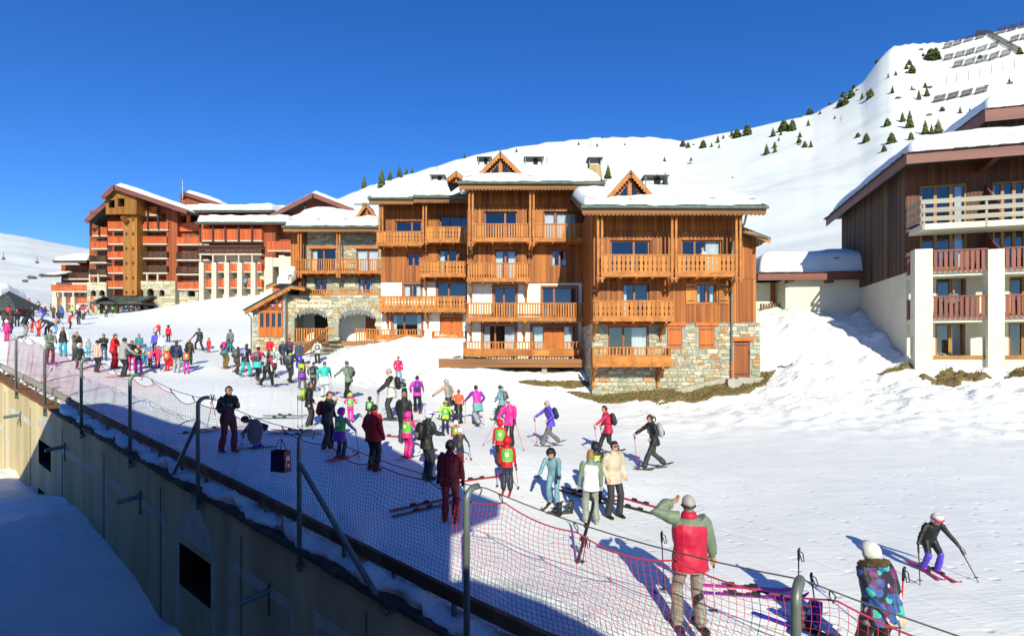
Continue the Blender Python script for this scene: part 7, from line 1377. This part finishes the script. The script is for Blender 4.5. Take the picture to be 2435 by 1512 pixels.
p(1316,1203,143,250,'lean','child in pale blue ski suit and black helmet looking down','paleblue','paleblue',(HE,'black'),skis='brown',bt='plum',kid=True,gl='black')
p(1417,1192,143,95,'stand','child in black helmet and green bib behind the blond woman','dark','black',(HE,'black'),bib='lime',kid=True)
p(1405,1246,177,95,'stand','blond woman in grey and white jacket and grey trousers','white','grt',('long','hair_blond'),sl='sage',bt='lgrey',gl='lgrey',yoke='sage')
p(1459,1231,183,300,'pockets','man in beige jacket with sunglasses and charcoal trousers','beige','dark',('hair','hair_dark'),sg=True,gl='skin',bt='black',puff=.1)
# foreground
EP = min(((abs(gz((2085-CX)*d/FPX,d)+1.72-(EYE-442*d/FPX)),d) for d in np.arange(5.5,8.5,.05)))[1]; EP = ((2085-CX)*EP/FPX, EP, gz((2085-CX)*EP/FPX,EP))
p(1640,1497,319,95,'look','man in red and green jacket shading his eyes, pole in hand','crimson','grt',('band','hair_grey','plum'),sl='sage',bt='black',gl='skin',puff=.24,pole='1silver',short='man shading his eyes',skis='blue',scarf='crimson',yoke='sage')
p(2085,1655,368,100,'glove','woman in petal-print jacket and white helmet adjusting her gloves','pattern','black',(HE,'white'),gl='beige',fur='hair_mid',scarf='turq',puff=.10,bt='dark',pos=EP,ht=1.72)
p(2213,1359,147,265,'ski','child in white helmet, black jacket and violet trousers skiing','black','violet',(HE,'white','rose'),kid=True,skis='rose',pole='dark',short='skiing child',gl='plum',bt='pink',poleoff=(.1,.25))
# people on balconies
FB = Face(1600,31); q = FB.uz(1672,607,-.7); p(0,0,52,200,'relax','fair-haired boy in white leaning on the upper right chalet balcony','white','dark',('hair','hair_blond'),pos=(FB.o.x+q[0],31-.7,FB.uz(1672,650,-.7)[1]),ht=1.45,kid=True)
q = at(583,664,93.2); p(0,0,22,270,'relax','person in bright blue on the pillared hotel balcony','aqua','dark',('hair','hair_dark'),pos=(q.x,93.2,at(583,684,93.2).z),ht=1.7)
FR = Face(2155,30.6,-15); u_, z_ = FR.uz(2266,752,-.8); wx = Vector((FR.o.x+FR.c*u_-FR.s*-.8, FR.o.y+FR.s*u_+FR.c*-.8, z_)); p(0,0,60,250,'relax','man in green and grey behind the maroon balcony slats','grey','dark',('hair','hair_dark'),pos=tuple(wx),ht=1.45)
# turn the limbs into one skin each and colour by region
dg = bpy.context.evaluated_depsgraph_get(); NEWM = []
for ob, pr, mats, S, hp_, up_ in PEOPLE: NEWM.append(bpy.data.meshes.new_from_object(ob.evaluated_get(dg)))
for (ob, pr, mats, S, hp_, up_), me in zip(PEOPLE, NEWM):
    ob.modifiers.clear(); old = ob.data; ob.data = me; bpy.data.meshes.remove(old); nv = len(me.vertices); co = np.empty(nv*3); me.vertices.foreach_get('co', co); co = co.reshape(-1,3)
    me.materials.clear()
    for m in mats: me.materials.append(m)
    npoly = len(me.polygons); fc = np.empty(npoly*3); me.polygons.foreach_get('center', fc); fc = fc.reshape(-1,3)
    def field(P):
        best = np.full(len(P), 1e9); tg = np.zeros(len(P), int)
        for st, t in pr:
            for (a,ra),(b,rb) in zip(st[:-1], st[1:]):
                a_, b_ = np.array(a), np.array(b); ab = b_-a_; u = np.clip(((P-a_)@ab)/max(ab@ab,1e-9),0,1); dd = np.linalg.norm(P-a_-u[:,None]*ab,axis=1)-(ra+(rb-ra)*u); w_ = dd < best; best[w_] = dd[w_]; tg[w_] = t
        hv = P-np.array(hp_); tau = hv@np.array(up_); c_ = (tg < 2)&(np.linalg.norm(hv,axis=1) < .42*S); tg[c_] = np.where(tau[c_] > -.15*S, 0, 1); c_ = (tg == 0)&(tau+.10*(hv@np.array((1,0,0))) > .425*S); tg[c_] = 6
        return tg
    tf = field(fc); me.polygons.foreach_set('material_index', tf.astype(np.int32)); me.polygons.foreach_set('use_smooth', np.ones(npoly,bool))
    nz = fbm(co[:,0]*9/S+co[:,1]*5/S+len(ob.name)*7+nv%43, co[:,2]*7/S, 3)*.016*S; tv = field(co); nz[(tv == 5)|(tv == 3)] = 0; nz *= 1.25
    no = np.empty(nv*3); me.vertices.foreach_get('normal', no); co = co+no.reshape(-1,3)*nz[:,None]; me.vertices.foreach_set('co', co.ravel()); me.update()
# poles held in the hands
def pole_mesh(L, c):
    mb = MB(); mb.tube([(0,0,.0),(0,0,L-.12)],[.006,.009],6); mb.tube([(0,0,L-.14),(0,0,L+.02),(0,.012,L+.05)],[.015,.016,.012],7,1); mb.tube([(0,0,.07),(0,0,.085)],[.045,.012],8,1); mb.tube([(0,.01,L),(.0,.05,L-.06),(0,.04,L-.14),(0,.01,L-.05)],.006,4,1); return mb.mesh('ski_pole',[cloth(c),M['black']])
for hw, fo, S, c, lab, pos in POLES:
    tip = Vector((hw.x+fo.x*1.2, hw.y+fo.y*1.2, 0)); tip.z = gz(tip.x, tip.y); ax = hw-tip; L = ax.length; o = link('ski_pole', pole_mesh(L, c), None, tuple(tip), tuple(ax.to_track_quat('Z','Y').to_euler())); tag(o, lab, 'ski pole', 'ski poles held by skiers and walkers')
# ---------------------------------------------------------------- skis, poles and boots left on the snow
def lying(px, py, ang, c, label, L=1.0, name='ski'):
    g = ray_ground(px,py); e = .6; dx, dy = math.cos(R(ang)), math.sin(R(ang)); pitch = math.atan2(gz(g.x+dx*e,g.y+dy*e)-gz(g.x-dx*e,g.y-dy*e), 2*e)
    o = link(name, ski_mesh(c), None, (g.x,g.y,g.z+.03), (0,0,0), (1,L,1)); o.rotation_euler = (pitch,0,R(ang-90)); tag(o, label, 'ski', 'skis lying on the snow'); return o
for a in ((675,990,20,'olive','olive ski lying beyond the stooping child, upper of pair'),(662,996,18,'dark','dark ski lying beyond the stooping child, lower of pair'),(700,1026,12,'red','red ski by the carrier bag, nearer the brown jacket'),(690,1036,14,'dred','dark red ski by the carrier bag, lower of pair'),
 (452,1032,5,'dark','dark ski in the shade left of the braced pole'),(520,1020,5,'red','red ski behind the man in black'),(75,910,5,'red','red ski behind the net at far left, upper of pair'),(88,924,5,'red','red ski behind the net at far left, lower of pair'),
 (995,1203,35,'black','black ski left of the dark red suit, upper of pair'),(1003,1215,35,'dark','black ski left of the dark red suit, lower of pair'),(1375,1182,325,'black','black ski behind the pale blue child'),(1392,1176,325,'dark','dark ski beside the blond woman'),(1505,1212,315,'dark','dark upturned ski right of the beige jacket, nearer'),(1520,1198,315,'rose','red-edged ski right of the beige jacket, farther'),
 (1760,1402,345,'magenta','magenta ski lying behind the net, farther of pair'),(1765,1420,345,'purple','magenta ski lying behind the net, nearer of pair'),(1130,1143,28,'red','red ski lying right of the dark red suit'),(935,1040,10,'red','red ski lying before the grey-haired skier'),(1945,1512,300,'blue','blue ski half hidden behind the front pole'),(1918,1508,315,'royal','dark blue ski half hidden behind the front pole')): lying(*a)
def stuck(px, py, hpx, c, label, lean=(0,0), name='planted_ski_pole'):
    g = ray_ground(px,py); L = hpx*g.y/FPX; o = tag(empty(name, tuple(g)), label, 'ski pole', 'ski poles planted in the snow'); o.rotation_euler = (R(lean[0]),R(lean[1]),0)
    MB().tube([(0,0,-.05),(0,0,L*.45)],[.007,.009],8).build('shaft', cloth(c), o, True); MB().tube([(0,0,L*.45),(0,0,L-.1)],.0095,8).build('upper_shaft', cloth('dark' if c != 'dark' else 'red'), o, True); MB().tube([(0,0,L-.14),(0,0,L),(0.015,0,L+.04)],[.016,.019,.015],8).build('grip', M['black'], o, True); MB().tube([(.01,0,L),(.06,0,L-.04),(.08,0,L-.15),(.05,0,L-.16),(.01,0,L-.03)],.008,5).build('strap', M['black'], o); MB().tube([(0,0,.06),(0,0,.08)],[.05,.015],8).build('basket', M['black'], o)
stuck(1899,1470,160,'red','black-gripped ski pole standing just right of the front pole'); stuck(1948,1508,140,'red','leaning red and white ski pole right of the front pole',(0,-8)); stuck(2135,1560,205,'dark','dark ski pole standing behind the petal-print jacket',(0,4))
stuck(1580,1410,140,'dark','dark-gloved ski pole standing left of the man shading his eyes',(0,-3)); stuck(708,1018,76,'teal','dark-gloved teal ski pole planted left of the lime daypack'); stuck(718,1018,74,'teal','teal ski pole planted closest to the lime daypack')
stuck(490,1027,88,'dark','dark ski pole of the crossed pair near the braced pole',(0,12)); stuck(520,1027,88,'silver','silver ski pole of the crossed pair near the braced pole',(0,-12))
stuck(1372,1340,62,'red','red ski pole stuck in the snow behind the net, left',(0,14)); stuck(1384,1342,62,'dark','dark ski pole stuck in the snow behind the net, middle',(0,10)); stuck(95,917,52,'dark','dark ski pole of the tilted pair at far left',(0,16)); stuck(100,917,48,'silver','silver ski pole of the tilted pair at far left',(0,30))
g = ray_ground(1393,1340); o = link('planted_ski', ski_mesh('dark'), None, tuple(g+Vector((0,0,.55))), (R(72),0,R(-70)), (1,.75,1)); tag(o, 'dark ski standing on its tail in the snow behind the net', 'ski')
def boot(px, py, c, label, rz):
    g = ray_ground(px,py); o = tag(empty('ski_boot', tuple(g), rz), label, 'ski boot', 'ski boots left on the snow'); MB().loft([((0,-.1,.03),.05,.03),((0,0,.05),.055,.05),((0,.12,.045),.055,.045),((0,.2,.03),.04,.025)],(1,0,0),10).loft([((0,-.04,.05),.058,.07),((0,-.06,.18),.06,.075),((0,-.05,.30),.065,.085)],(1,0,0),10).build('shell', cloth(c), o, True)
    for z in (.1,.2,.27): MB().box(-.07,.07,-.0,.045,z,z+.02).build('buckle', M['metal'], o)
boot(1326,1226,'black','black ski boot on the snow beside the pale blue child, left one',.6); boot(1352,1222,'dark','black ski boot on the snow beside the pale blue child, right one',1.9); boot(1931,1480,'royal','blue ski boot lying right of the front pole',.9); boot(1903,1500,'navy','navy ski boot lying behind the front pole',2.2)
# grey oval sledge disc tied at the net
g = ray_ground(640,1050); o = tag(empty('oval_board', tuple(g+Vector((0,-.9,.05))), R(20)), 'grey oval plastic board leaning beside the stooping child', 'board'); e = ellipsoid((0,0,.36),(.20,.045,.36),18,10); e.build('disc', cloth('grey'), o, True); MB().tube([(.20*math.cos(a),-.0,.36+.36*math.sin(a)) for a in [i*math.pi/12 for i in range(25)]],.016,6).build('rim', cloth('lgrey'), o, True)
